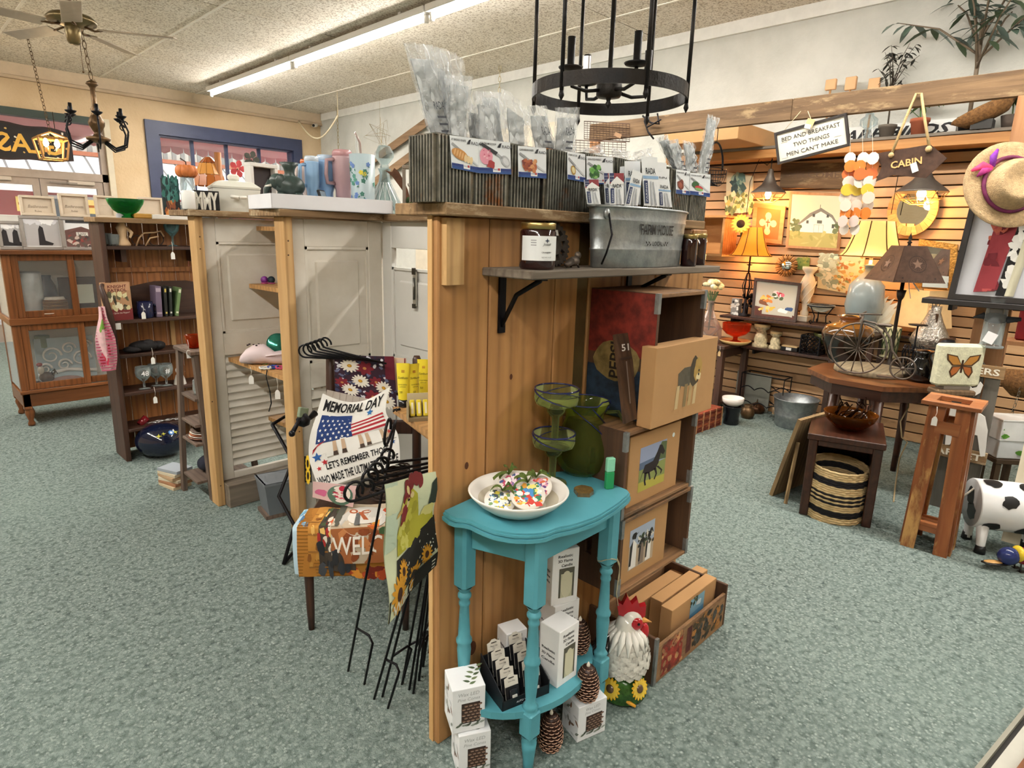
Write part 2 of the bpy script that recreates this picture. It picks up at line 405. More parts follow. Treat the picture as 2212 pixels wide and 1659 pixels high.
for i in range(-5,4):
 for j in range(-6,1):
  x,y=1.28+1.2*i+.002,8.55+2.42*(j+0)+.006
  if x+1.2>XR+1.1:continue
  if first is None:first=mp.build('ceiling_panel',PANEL,ceil,(x,y,0))
  else:inst(first,(x,y,0),parent=ceil)
bt=G().bx(-.012,.012,-5,YF,ZC-.006,ZC,'#efe6d8').build('ceiling_batten',PAINT,ceil,(1.28,0,0))
for i in(-4,-3,-2,-1,1,2,3):inst(bt,(1.28+1.2*i,0,0),parent=ceil)
WF=stucco('tan_plaster','#dcc3a0','#d0b48e',1.5);WR=stucco('white_brick_paint','#d6d5cd','#c6c6be',2.2,None,9,.55)
dx0,dx1,dzt=.55,2.47,2.87;wx0,wx1,wz0,wz1=3.14,5.14,.8,2.76
g=G()
for x0,x1,z0,z1 in((-5,dx0,0,3.4),(dx0,dx1,dzt,3.4),(dx1,wx0,0,3.4),(wx0,wx1,0,wz0),(wx0,wx1,wz1,3.4),(wx1,XR+.2,0,3.4)):g.bx(x0,x1,YF,YF+.2,z0,z1)
struct('wall_front',g,WF)
struct('wall_right',G().bx(XR,XR+.2,-5,YF,0,3.42),WR)
struct('wall_back',G().bx(-5,XR,-5.2,-5,0,3.42),WF);struct('wall_left',G().bx(-5.2,-5,-5,YF,0,3.42),WF)
struct('trim_1',G().bx(-5,XR,YF-.05,YF,3.24,ZC+.02,'#d9c4a8').bx(-5,XR,YF-.07,YF-.002,3.2,3.235,'#c9b296'),PAINT)
struct('trim_2',G().bx(XR-.03,XR,-5,YF-.08,3.275,ZC+.02,'#eceae3'),PAINT)
# ---- window with a blue casing
NAVY=mat('navy_paint','#3f4663',.45,var=.08)
win=struct('window_1',G().bx(wx0-.17,wx1+.15,YF-.035,YF,wz1,wz1+.18).bx(wx0-.17,wx0,YF-.035,YF,.7,wz1).bx(wx1,wx1+.15,YF-.035,YF,.7,wz1).bx(wx0-.2,wx1+.2,YF-.08,YF,.66,.74),NAVY)
struct('window_reveal',G().bx(wx0,wx0+.02,YF,YF+.17,wz0,wz1).bx(wx1-.02,wx1,YF,YF+.17,wz0,wz1).bx(wx0,wx1,YF,YF+.17,wz1-.02,wz1),NAVY,win)
mx=[wx0+.02]+[pY(x,350,YF+.12).x for x in(417,490,560)]+[wx1-.02]
for x in mx[1:4]:struct('mullion',G().bx(x-.022,x+.022,YF+.1,YF+.15,wz0,wz1),NAVY,win)
for a,b in zip(mx,mx[1:]):struct('window_pane',G().bx(a+.02,b-.02,YF+.12,YF+.126,wz0,wz1-.02),CLEAR,win)
# ---- glazed double door with a transom
ALU=mat('door_aluminium','#a39488',.45,.2,var=.08);GRN=mat('door_head_green','#3d4a45',.5)
door=struct('door_1',G().bx(dx0,dx0+.07,YF+.02,YF+.12,0,dzt).bx(dx1-.07,dx1,YF+.02,YF+.12,0,dzt).bx(dx0,dx1,YF+.02,YF+.12,2.06,2.16),ALU)
struct('door_frame',G().bx(dx1,dx1+.07,YF-.03,YF,0,dzt,'#d8cdb6').bx(dx0-.07,dx0,YF-.03,YF,0,dzt,'#d8cdb6'),PAINT,door)
struct('door_head',G().bx(dx0-.1,dx1-.02,YF-.03,YF+.12,dzt-.09,dzt),GRN,door)
dm=pY(88,420,YF+.07).x
for a,b in((dx0+.07,dm),(dm,dx1-.07)):
 lf=struct('door_leaf',G().bx(a+.004,a+.075,YF+.04,YF+.09,0,2.06).bx(b-.075,b-.004,YF+.04,YF+.09,0,2.06).bx(a+.075,b-.075,YF+.04,YF+.09,1.97,2.06).bx(a+.075,b-.075,YF+.04,YF+.09,0,.22),ALU,door)
 struct('door_pane',G().bx(a+.075,b-.075,YF+.06,YF+.066,.22,1.97),CLEAR,lf)
 struct('door_closer',G().box(((a+b)/2+.1,YF+.02,2.03),(.3,.05,.05),'#c3b5a6',None,.008).box(((a+b)/2-.1,YF+.0,2.02),(.3,.012,.02),'#8d8278'),PAINT,lf)
 struct('paper_notice',G().bx(b-.27,b-.1,YF+.052,YF+.055,1.64,1.82,'#e8cf86').bx(b-.25,b-.12,YF+.049,YF+.051,1.72,1.75,'#b06a3a'),PAPER,lf)
struct('transom_pane',G().bx(dx0+.07,dx1-.07,YF+.06,YF+.066,2.16,dzt-.09),CLEAR,door)
# ---- the street outside
SUNW=mat('white_metal_roof','#efeee8',.5);REDP=mat('red_facade','#c43a3c',.8,var=.15,vs_=2);PINK=mat('pink_awning','#e08a86',.7)
struct('street_1',G().bx(-30,40,YF+.2,40,-.2,-.05,'#b9b2a8'),MATTE)
bld=thing('building','red building with white metal awning across the street','building',(4,23,0))
g=G().bx(-16,16,0,4,0,3.0,'#c0393c').bx(-16,16,.01,4,3.4,4.2,'#cfc9bd').bx(-16,16,-.15,4,4.2,7.6,'#d4797a');g.build('wall',PAINT,bld)
g=G();n=64
for i in range(n):g.poly([(-16+.5*i,.0,3.5),(-16+.5*i+.44,.0,3.5),(-16+.5*i+.44,-1.9,2.45),(-16+.5*i,-1.9,2.45)][::-1],'#f2f1ec').poly([(-16+.5*i+.44,.0,3.49),(-16+.5*i+.5,.0,3.49),(-16+.5*i+.5,-1.9,2.44),(-16+.5*i+.44,-1.9,2.44)][::-1],'#8f8c88')
g.bx(-16,16,-1.95,-1.9,2.3,2.46,'#e9dcd4');g.build('awning',MATTE,bld)
g=G()
for i in range(110):g.bx(-14+.26*i,-14+.26*i+.12,-.05,.02,3.6,4.15,'#8f8a84')
g.build('corrugated_siding',MATTE,bld)
g=G().bx(-16,16,-.1,0,3.48,3.6,'#b0603c').bx(-16,16,-.25,0,4.15,4.25,'#b0603c');g.build('roof_trim',MATTE,bld)
for x in(-9,-6.2,-4.6,-2.6,.5,4,8):
 wn=G().bx(x-.7,x+.7,-.06,.0,.9,2.3,'#f0eee8').build('shop_window',PAINT,bld);G().bx(x-.6,x+.6,-.08,-.06,1,2.2,'#4a5a68').build('pane',mat('dark_pane','#42525e',.15),wn)
aw=thing('street_awning','red scalloped fabric awning over the shop front','awning',(1.2,YF+.25,2.66))
def awf(u,v):return(-3+9*u,1.35*v,.5-.36*v-.02*abs(math.sin(u*60)))
g=G().grid(awf,90,6,'#d98a88');g.build('canopy',mat('awning_cloth','#ee9a9a',.8),aw)
g=G()
for i in range(45):g.prism([(-3+.2*i,-.0),(-3+.2*i+.2,0),(-3+.2*i+.19,-.09),(-3+.2*i+.1,-.13),(-3+.2*i+.01,-.09)],0,.005,'#d3767a')
o=g.build('valance',MATTE,aw);o.location=(0,1.35,.14);o.rotation_euler=(R_(90),0,0)
# ---- strip lights
FIXW=mat('white_enamel','#e9e6df',.4);TUBE=mat('lit_tube','#ffffff',.4,emit=40);TUBE.node_tree.nodes['Principled BSDF'].inputs['Emission Color'].default_value=(1,.96,.9,1)
def fixture(loc,label):
 t=thing('strip_light',label,'ceiling light',loc,0,'white fluorescent strip lights in a row')
 G().bx(-.06,.06,-1.19,1.19,.03,.085,None,.006).build('channel',FIXW,t)
 G().tube([(0,-1.13,0),(0,1.13,0)],.019,12).build('tube',TUBE,t)
 for s in(-1,1):
  G().box((0,s*1.16,.0),(.035,.035,.07),'#eeeeea',None,.006).build('lamp_holder',FIXW,t)
  G().bx(-.02,.02,s*.8-.02,s*.8+.02,.08,ZC-loc[2]).build('hanger',FIXW,t)
 l=bpy.data.lights.new('tube_light','AREA');l.shape='RECTANGLE';l.size=.12;l.size_y=2.25;l.energy=44;l.color=(1,.95,.87)
 o=bpy.data.objects.new('tube_light',l);COL.objects.link(o);o.parent=t;o.location=(0,0,-.03);return t
FX=3.6
for k,s in enumerate(('farthest from camera beside the shop front','second from the shop front','third from the shop front')):
 fixture((FX,8.22-2.4*k,3.26),'white fluorescent strip light, '+s)
for k in range(3,5):fixture((FX,8.22-2.4*k,3.26),'white fluorescent strip light overhead, '+('fourth','fifth')[k-3]+' from the shop front')
for k in range(5):fixture((-1.,8.22-2.6*k,3.26),'white fluorescent strip light of the parallel row, '+('first','second','third','fourth','fifth')[k]+' from the shop front')  # second row is assumed: lies out of view, added to light the room
# ================================================================ display partition: pine panel, bifold doors, posts
PINE=wood('pine','#bd8d58','#a87848','Z',.8,'#7d5530',rough=.5,ring=.8);PINEL=wood('light_pine','#d9b27c','#c89c62','Z',1.2,'#8a6236',ring=.5)
PINEX=wood('light_pine_x','#c79a64','#a97c48','X',1.2,'#6a4826');RUSTX=wood('rough_board_x','#a3835c','#7d6142','X',1.4,'#4a3825',rough=.85,wear='#b9a483',wamt=.3)
RUSTY=wood('rough_board_y','#a3835c','#7d6142','Y',1.4,'#4a3825',rough=.85,wear='#b9a483',wamt=.3)
GREYX=wood('grey_board_x','#857a6c','#6a5f52','X',1.4,'#443b32',rough=.85)
WDOOR=mat('old_white_paint','#e2ddd2',.5,var=.10,vs_=4,col2='#d3ccbe');WDOOR2=mat('white_paint','#dcdbd6',.5,var=.05,vs_=3)
PY=1.252;PX0=1.0;PT=1.545
pp=thing('pine_partition','knotty pine plank end panel of the central display, behind blue table','partition',(0,0,0))
xs=[PX0]+[pY(x,800,PY).x for x in(1054,1193,1240,1262,1330,1400,1470)]+[2.36]
for i,(a,b)in enumerate(zip(xs,xs[1:])):
 if i==3:G().bx(a,b,PY+.012,PY+.03,0,PT,'#8a7350').bx(a,b,PY+.006,PY+.012,0,PT,'#6d5636').build('hinge_strip',mat('brass_old','#7d6a45',.45,.5,var=.2),pp)
 else:G().bx(a+.002,b-.002,PY,PY+.022,0,PT,None,.004).build('plank',PINE,pp)
KN=mat('knot','#5a3420',.6)
for x,y,r in((1008,1006,.010),(1104,814,.008),(1306,770,.006),(1020,1400,.022),(1320,985,.008)):
 p=pY(x,y,PY-.0006);G().at(p,(90,0,0)).disc((0,0),r*.75,12,ry=r*1.1).build('knot',KN,pp)
G().bx(PX0-.001,PX0+.032,PY+.022,PY+.04,0,PT).build('stud',PINEL,pp)
G().bx(PX0+.012,pY(1003,530,PY-.02).x,PY-.02,PY,pY(960,615,PY).z,PT-.005).build('corner_board',PINEL,pp)
# upper shelf board
us=thing('display_shelf','rough sawn plank shelf along the pine panel top holding corrugated bins','shelf')
G().bx(.985,2.24,PY-.05,PY+.16,PT,PT+.03,None,.003).build('board',RUSTX,us)
# lower shelf on brackets
LZ=pY(1145,586,PY-.186).z
ls=thing('bracket_shelf','weathered grey plank shelf on iron brackets fixed to pine panel','shelf')
lx0,lx1=pY(1040,568,PY).x,pY(1556,580,PY-.186).x
G().bx(lx0,lx1,PY-.186,PY-.001,LZ-.022,LZ,None,.003).build('board',GREYX,ls)
for x in(1085,1357):
 bxp=pY(x,640,PY-.005).x;z0=LZ-.022
 G().bx(bxp-.012,bxp+.012,PY-.008,PY-.001,z0-.16,z0,'#1d1b1c').bx(bxp-.012,bxp+.012,PY-.16,PY-.001,z0-.006,z0,'#1d1b1c').tube([(bxp,PY-.145,z0-.006),(bxp,PY-.06,z0-.05),(bxp,PY-.005,z0-.14)],.007,6,'#1d1b1c').build('bracket',BLACKM,ls)
 # bifold doors of the first bay
def pdoor(name,label,W,Hh,louvre,mt,loc,rz,panels):
 """a bifold leaf standing on the floor: local x along its width, front towards -y"""
 d=thing(name,label,'door',loc,rz);st=.075
 for x0 in(0,W-st):G().bx(x0,x0+st,0,.032,0.02,Hh,None,.003).build('stile',mt,d)
 zs=[(0.02,.16)]+panels[1]+[(Hh-.12,Hh)]
 for z0,z1 in zs:G().bx(st,W-st,0.002,.03,z0,z1,None,.002).build('rail',mt,d)
 for z0,z1 in panels[0]:
  G().bx(st,W-st,.012,.02,z0,z1).bx(st+.05,W-st-.05,.004,.024,z0+.06,z1-.06,None,.012).build('raised_panel',mt,d)
  G().bx(st,st+.012,.003,.012,z0,z1).bx(W-st-.012,W-st,.003,.012,z0,z1).bx(st,W-st,.003,.012,z0,z0+.012).bx(st,W-st,.003,.012,z1-.012,z1).build('panel_bead',mt,d)
 if louvre:
  z=louvre[0]+.02
  lv=None
  while z<louvre[1]-.01:
   if lv is None:lv=G().box((W/2,.016,0),(W-2*st,.006,.05),None,(-42,0,0),.002).build('louvre_slat',mt,d,(0,0,z))
   else:inst(lv,(0,0,z),parent=d)
   z+=.042
 return d
def post(name,label,x,y,h,w_=.04,dp=.09):
 p=thing(name,label,'post',(x,y,0));G().bx(0,w_,0,dp,0,h,None,.003).build('stud',PINEL,p)
 for z in(h-.1,h-.16,.6,.12):G().at((w_/2+rnd.uniform(-.008,.008),-.0008,z),(90,0,0)).disc((0,0),.004,8,'#5a4026').build('nail_head',PAINT,p)
 return p
P2x,P2y=1.262,2.62;P1x,P1y=1.17,3.39
post('stud_post','pale pine stud post at outer edge of bay with flag chair',P2x,P2y,1.555)
post('stud_post','pale pine stud post at outer edge of bay with corner shelves',P1x,P1y,1.555)
pdoor('panelled_door','old white bifold door leaf with raised panel behind flag chair',1.78-P2x-.04,1.55,(.18,.78),WDOOR,(P2x+.04,P2y+.045,0),0,([(.9,1.43)],[(.78,.9)]))
d=pdoor('panelled_door','white bifold door leaf with slide bolt beside pine panel',1.33,1.55,None,WDOOR2,(1.78,2.66,0),-90,([(.9,1.34),(.2,.8)],[(.8,.9)]))
g=G().box((.27,-.006,1.25),(.022,.008,.16),'#b9b7b0').tube([(.27,-.014,1.2),(.27,-.014,1.3)],.004,8,'#8d8b86').box((.27,-.012,1.33),(.018,.01,.03),'#55514a').box((.27,-.012,1.17),(.018,.01,.02),'#55514a')
g.build('slide_bolt',METAL,d)
pdoor('panelled_door','old white bifold door leaf with open louvres behind corner shelves',1.78-P1x-.04,1.55,(.2,.83),WDOOR,(P1x+.04,P1y+.045,0),0,([(.95,1.43)],[(.83,.95)]))
pdoor('panelled_door','white bifold door leaf closing side of corner shelf bay',.72,1.55,None,WDOOR,(1.78,3.42,0),-90,([(.9,1.43),(.2,.8)],[(.8,.9)]))
# top boards of the bays
def topboard(label,x0,x1,y0,y1,mt,z=1.555,t=.03,name='top_board'):
 o=thing(name,label,'board',((x0+x1)/2,(y0+y1)/2,z));G().bx(-(x1-x0)/2,(x1-x0)/2,-(y1-y0)/2,(y1-y0)/2,0,t,None,.003).build('plank',mt,o);return o
topboard('flat pine board capping bay with flag chair, under white tray',P2x-.03,1.98,P2y-.03,P2y+.27,RUSTX)
topboard('flat pine board running back from pine panel shelf to capping board',1.74,1.98,1.42,P2y-.032,RUSTY)
topboard('flat pine board capping corner shelf bay, under white casserole',P1x-.03,1.98,P1y-.03,P1y+.27,RUSTX)
topboard('flat pine board joining the two capping boards',1.74,1.98,P2y+.272,P1y-.032,RUSTY)
# corner shelves (quarter boards) in the second bay
def cshelf(label,z,X,mt=PINEX):
 o=thing('bay_shelf',label,'shelf',(1.778,P1y+.043,z),0,'pine shelves between bifold doors')
 G().prism([(0,0),(X-1.778,0),(X-1.808+.05,-.722),(0,-.722)],-.022,0).build('board',mt,o)
cshelf('pine bay shelf highest up, empty, under capping board',1.515,1.5)
cshelf('pine bay shelf second from top holding purple trinket',1.21,1.44)
cshelf('widest pine bay shelf holding pale clog and bracelets',.82,1.30)
cshelf('pine bay shelf under bracelets, nearly empty',.45,1.5)
t=thing('bay_plinth','grey bottom board of bay under louvred door','board',(1.5,P1y,0));G().bx(-.29,.277,-.06,.042,.0,.13,None,.003).build('board',GREYX,t)
# ================================================================ on the plank shelf: corrugated bins, bags, knife cards
UZ=PT+.03;BY=PY-.04
def galv(name,c1,c2,rust,ramt,rough=.5,scale=14):
 mt,nt,bs=newmat(name);v=coords(nt);c=mixc(nt,lin(c1),lin(c2),noise(nt,v,scale,5,.65,.35,.65));c=mixc(nt,c,lin(rust),noise(nt,v,scale*.6,6,.7,.66-ramt,.80-ramt))
 nt.links.new(c,bs.inputs['Base Color']);bs.inputs['Metallic'].default_value=.8;bs.inputs['Roughness'].default_value=rough
 bump(nt,bs,noise(nt,v,60,3),.15);return mt
BINM=galv('corrugated_steel','#8f8e84','#57574f','#8a5a34',.10,.38);GALV=galv('galvanised','#aeb2b3','#8d9395','#7d7f7c',.05,.42,22)
def corr_bin(label,xl,xr,ytop,ybot_px,front=BY,dep=.10):
 X0,X1=pY(xl,ybot_px,front).x,pY(xr,ybot_px,front).x;h=pY((xl+xr)/2,ytop,front).z-UZ
 t=thing('corrugated_bin',label,'metal bin',((X0+X1)/2,front+dep/2,UZ),0,'corrugated metal bins on the plank shelf');w_=X1-X0
 per=[]
 def side(ax,ay,bx_,by_,nx,ny):
  L=math.hypot(bx_-ax,by_-ay);n=max(4,int(L/.0105))
  for i in range(n):
   for q,o in((0,0),(.3,0),(.4,.006),(.9,.006)):u=(i+q)/n;per.append((ax+(bx_-ax)*u+nx*o,ay+(by_-ay)*u+ny*o))
 a,b=w_/2-.003,dep/2
 side(-a,-b,a,-b,0,-1);side(a,-b,a,b,1,0);side(a,b,-a,b,0,1);side(-a,b,-a,-b,-1,0)
 n=len(per);g=G().add([(x,y,0)for x,y in per]+[(x,y,h)for x,y in per],[(i,(i+1)%n,n+(i+1)%n,n+i)for i in range(n)]);g.bx(-a,a,-b,b,0,.004)
 g.build('corrugated_body',BINM,t);G().tube([(-a,-b,h),(a,-b,h),(a,b,h),(-a,b,h)],.003,6,closed=True).build('rim',BINM,t);return t
for L,xl,xr,yt,yb in(('rusty-edged corrugated bin, first on shelf, holding tallest clear bags',939,1016,294,426),('corrugated bin behind bread knife and ice cream scoop cards',1019,1092,305,433),('corrugated bin behind carver boner card',1095,1163,316,438),('corrugated bin with bare front holding white sleeves',1174,1249,327,442),('corrugated bin behind serrated paring broccoli card',1252,1318,335,448),('corrugated bin behind bucket, empty of cards in front',1321,1380,345,455),('corrugated bin rising behind farmhouse bucket',1383,1442,356,460),('corrugated bin beside steak knife card',1445,1480,368,466),('last corrugated bin on shelf under watermelon knife card',1483,1520,374,470)):
 corr_bin(L,xl,xr,yt,yb)
FILM=film('bag_film','#f6fafc',.26,.07,.8,22);SLEEVE=mat('white_sleeve',None,.5,var=.05)
def bag(label,pts,Y,txt=None,inner=None,sd=0,bul=.012):
 """clear bag standing in a bin: wrinkled film around a white sleeve"""
 P=qY(pts,Y);f=bl(P);r=random.Random(sd);ph=[r.uniform(0,6)for _ in range(6)]
 def bu(x,y):return bul*(math.sin(PI*x)**.6 if 0<x<1 else 0)*(.6+.4*math.sin(7*y+ph[0]+3*x))+.004*math.sin(19*x+ph[1]+5*y)+.003*math.sin(23*y+ph[2]-8*x)
 c=(P[0]+P[1])/2;t=thing('clear_bag',label,'plastic bag',(c.x,c.y,UZ+.006),0,'clear bags of kitchen tools in the bins')
 wbuild(G().grid(lambda u,v:f(u,v,bu(u,v)),14,24).grid(lambda u,v:f(u,v,-bu(u,v)*.6-.002),14,24),'film',FILM,t)
 a=inner or(.16,.84,0,.78);g=G()
 g.grid(lambda u,v:f(a[0]+(a[1]-a[0])*u,a[2]+(a[3]-a[2])*v,.002*math.sin(9*v+ph[3])),4,8,'#dfe4e6');
 g.grid(lambda u,v:f(a[0]+(a[1]-a[0])*u,a[2]+(a[3]-a[2])*v,.002*math.sin(9*v+ph[3])-.003),4,8,'#d5dadc')
 wbuild(g,'sleeve',SLEEVE,t)
 if txt:
  W_=(P[1]-P[0]).length;H_=(P[3]-P[0]).length;A=G()
  A.text('RADA',W_*.3,(0,.0),'#4a4d55',bold=.005)
  for k in range(5):rect(A,-.16*W_*2,.16*W_*2,-.02-.016*k,-.015-.016*k,'#4a4d55')
  wbuild(G().mapped(A,lambda x,y,z:f(.5+x/W_*.5,txt+y/H_,bul+.004)),'print',PRINT,t)
 return t
B0=PY+.0
bag('tallest clear bag at the bin row end, leaning outward',[(929,300),(985,300),(935,98),(872,92)],[B0,B0,B0,B0],.32,(.1,.9,0,.85),1)
bag('tall clear bag with folded ridge beside tallest bag',[(950,298),(992,300),(965,120),(915,95)],[B0+.02]*4,None,(.3,.8,0,.8),2)
bag('tall clear bag with broad flap top',[(965,305),(1010,305),(1000,125),(938,98)],[B0+.03]*4,None,(.2,.8,0,.7),3)
bag('wide clear bag bulging over bread knife card',[(968,305),(1012,308),(1022,165),(962,160)],[B0-.015]*4,None,(.15,.85,0,.85),4)
bag('small clear bag tucked between tall bags and scoop card',[(1010,310),(1045,315),(1050,235),(1005,220)],[B0+.01]*4,None,None,5)
bag('creased clear bag above ice cream scoop card',[(1030,320),(1072,325),(1070,215),(1022,195)],[B0-.01]*4,None,(.2,.9,0,.8),6)
bag('square topped clear bag between scoop and carver cards',[(1050,325),(1098,328),(1085,200),(1030,196)],[B0+.02]*4,None,(.2,.8,0,.9),7)
bag('glossy clear bag behind carver boner card',[(1095,330),(1140,335),(1145,245),(1085,190)],[B0-.01]*4,None,(.15,.8,0,.75),8)
bag('white sleeved bag with lettering leaning beside ring of chandelier',[(1155,335),(1205,340),(1178,228),(1140,228)],[B0]*4,.42,(.08,.92,0,.8),9)
bag('white sleeved bag with lettering standing upright in bare bin',[(1195,340),(1240,345),(1252,232),(1202,232)],[B0-.01]*4,.45,(.1,.9,0,.8),10)
bag('curled clear bag over serrated paring card',[(1262,350),(1315,356),(1300,310),(1255,325)],[B0]*4,None,(.2,.8,0,.6),11)
bag('short clear bag rising behind bucket cards',[(1326,365),(1362,368),(1360,328),(1322,318)],[B0]*4,None,(.2,.8,0,.6),12)
bag('folded clear bag behind tallest bucket card',[(1372,370),(1412,372),(1408,318),(1366,330)],[B0]*4,None,(.2,.8,0,.6),13)
bag('slanting silvery bag above steak knife card',[(1455,375),(1478,375),(1440,290),(1418,300)],[B0]*4,None,(.15,.9,0,.9),14)
bag('slanting lettered bag beside silvery bag',[(1462,375),(1486,378),(1462,300),(1438,305)],[B0-.015]*4,.5,(.15,.9,0,.9),15)
bag('small barcoded bag above watermelon knife card',[(1482,372),(1506,374),(1500,310),(1476,302)],[B0-.01]*4,.3,(.1,.9,0,.9),16)
bag('long narrow bag sticking up above the row at beam height',[(1505,378),(1528,380),(1552,256),(1530,246)],[B0]*4,.35,(.12,.88,0,.95),17)
def flame_logo(g,x,y,s):
 g.poly([(x-s*.2,y,.0003),(x-s*.05,y+s*.25,.0003),(x+s*.1,y+s*.3,.0003),(x+s*.0,y,.0003)],'#23252c');g.text('RADA',s*.26,(x+s*.12,y),'#2f3138',align='LEFT',bold=.004,z=.0003)
def knife_card(label,pts,title,food,Y=BY-.009,scoop=False):
 A=G();rect(A,0,1,0,.09,'#2c4f8f',.0001);rect(A,0,1,.09,.17,'#24397c',.0002);rect(A,.42,.66,.05,.2,'#eef0f2',.0003);A.text('MADE',.06,(.5,.11),'#24397c',z=.0004,wide=.8);rect(A,.57,.64,.1,.17,'#b0343c',.0004)
 A.text(title,.085,(.03,.86),'#22242b',align='LEFT',bold=.015,squeeze=.50,z=.0003);flame_logo(A,.66,.80,.5)
 if scoop:A.poly([(.02,.84,.0004),(.1,.9,.0004),(.58,.66,.0004),(.52,.56,.0004)],'#2b2c31');A.poly([(.52,.58,.0004),(.57,.64,.0004),(.75,.5,.0004),(.7,.46,.0004)],'#a9adb2');A.disc((.82,.4),.13,14,'#b9bcc0',.19,.0004,30);A.disc((.83,.39),.08,12,'#d7d9dc',.13,.0005,30)
 else:A.poly([(.02,.74,.0004),(.06,.80,.0004),(.45,.55,.0004),(.40,.48,.0004)],'#9a9c9f');A.poly([(.40,.48,.0004),(.45,.55,.0004),(.98,.22,.0004),(.92,.20,.0004)],'#c9ccd0')
 food(A);return artsheet('knife_card',label,'product card',qY(pts,Y),A,.0015,'#e9edf0','knife picture cards hung on the bins')
def f_bread(A):
 A.disc((.3,.46),.30,16,'#c98f4e',.16,.0005,-18)
 for k in range(5):A.disc((.12+.09*k,.52-.03*k),.03,8,'#e0b27a',.11,.0006,-18)
 for k in range(3):A.disc((.5+.1*k,.36-.02*k),.06,10,'#e8cfa0',.12,.0007,-10)
def f_ice(A):A.disc((.22,.52),.2,14,'#e79aae',.26,.0003);blob(A,.36,.28,.13,.12,'#a8383a',.0005,12,.3,3);spat(A,8,.1,.35,.4,.7,.03,['#c9667f','#f3c3cd'],.0005,3)
def f_carve(A):spat(A,34,.12,.55,.24,.55,.08,['#9a4a2c','#c47a4a','#7a2f22','#d89a66','#b3603a'],.0005,5)
def f_onion(A):A.disc((.3,.36),.13,12,'#b98f3c',.17,.0005,25);A.disc((.3,.36),.08,12,'#e5d9a6',.12,.0006,25)
def f_broc(A):spat(A,26,.14,.46,.28,.62,.09,['#3f7d33','#5fa043','#2f6128','#79b65a'],.0005,7);A.poly([(.24,.2,.0006),(.36,.2,.0006),(.4,.36,.0006),(.22,.36,.0006)],'#8fbf6e')
def f_steak(A):blob(A,.3,.4,.2,.22,'#7b3b2c',.0005,12,.2,2,40);blob(A,.28,.38,.12,.14,'#a75a44',.0006,12,.2,4,40)
def f_melon(A):A.disc((.25,.48),.17,14,'#2e5a2c',.15,.0005);A.disc((.42,.34),.2,14,'#c23a3f',.11,.0006,-8);A.disc((.42,.28),.2,14,'#7fb36a',.06,.0007,-8)
knife_card('bread knife card with loaf picture on first bin',[(976,363),(1034,374),(1034,300),(972,292)],'6" BREAD KNIFE',f_bread)
knife_card('ice cream scoop card with pink ice cream picture',[(1034,374),(1104,377),(1102,308),(1034,300)],'ICE CREAM SCOOP',f_ice,BY-.010,True)
knife_card('carver boner card with sliced meat picture',[(1120,382),(1180,386),(1180,320),(1119,315)],'CARVER/BONER',f_carve)
knife_card('utility knife card with onion picture',[(1226,387),(1264,394),(1264,333),(1226,327)],'STUBBY BUTCHER',f_onion)
knife_card('serrated paring card with broccoli picture',[(1268,398),(1324,398),(1324,340),(1267,337)],'SERRATED PARING',f_broc)
knife_card('steak knife card with meat picture beside watermelon card',[(1460,418),(1491,422),(1491,370),(1461,366)],'STEAK KNIFE',f_steak)
knife_card('cook knife card with watermelon picture at row end',[(1490,420),(1533,426),(1535,377),(1491,373)],'COOK KNIFE',f_melon,BY-.011)
# ---------------- farmhouse bucket and its cards
bz=LZ;bcx=(pY(1268,500,PY-.119).x+pY(1478,500,PY-.119).x)/2;ba=(pY(1478,500,PY-.12).x-pY(1268,500,PY-.12).x)/2*.93;bcy=PY-.119;bb=.066;bh=upz(Vector((bcx,bcy-bb)),1370,452)-bz
bk=thing('oval_bucket','oval galvanised bucket lettered FARM HOUSE on bracket shelf','bucket',(bcx,bcy,bz))
prof=[(.90,0),(.93,.003),(.945,bh*.28),(.962,bh*.30),(.962,bh*.32),(.95,bh*.34),(.985,bh*.76),(1.0,bh*.78),(1.0,bh*.80),(.99,bh*.82),(1.01,bh*.985),(1.03,bh),(1.01,bh),(.97,bh*.8),(.9,.006),(0,.005)]
G().lathe([(0,.0005)]+prof,40,None,ba,bb).build('body',GALV,bk)
G().tube([(1.02*ba*math.cos(a*PI/20),1.02*bb*math.sin(a*PI/20),bh)for a in range(40)],.004,6,closed=True).build('rim',GALV,bk)
def on_bucket(x,y,z):
 a=-PI/2+x/ba;k=.945+.06*(y/bh);return((k*ba+z*2+.0012)*math.cos(a),(k*bb+z*2+.0012)*math.sin(a),y)
A=G().text('FARM HOUSE',.042,(0,.098),'#24211f',bold=.012,squeeze=.185).text('LOCAL',.018,(.0,.066),'#24211f',bold=.012)
for s in(-1,1):
 for k in range(4):leafy(A,s*(.036+.007*k),.072,.011,90+s*-50 if k%2 else-90+s*50,'#24211f',.0006)
wb=G().mapped(A,lambda x,y,z:on_bucket(x+.0,y,z),1);wb.build('lettering',PRINT,bk)
for s,a in((-1,-152),):
 ex,ey=ba*1.0*math.cos(R_(a)),bb*1.0*math.sin(R_(a));G().sph((ex,ey,bh-.02),(.014,.008,.016),10,6).build('ear',GALV,bk)
 G().tube([(ex,ey-.006,bh-.02),(ex-.012,ey-.03,bh*.55),(ex-.02,ey-.02,bh*.25),(ex-.012,ey,.012)],.003,6,'#2a2420').build('handle',BLACKM,bk)
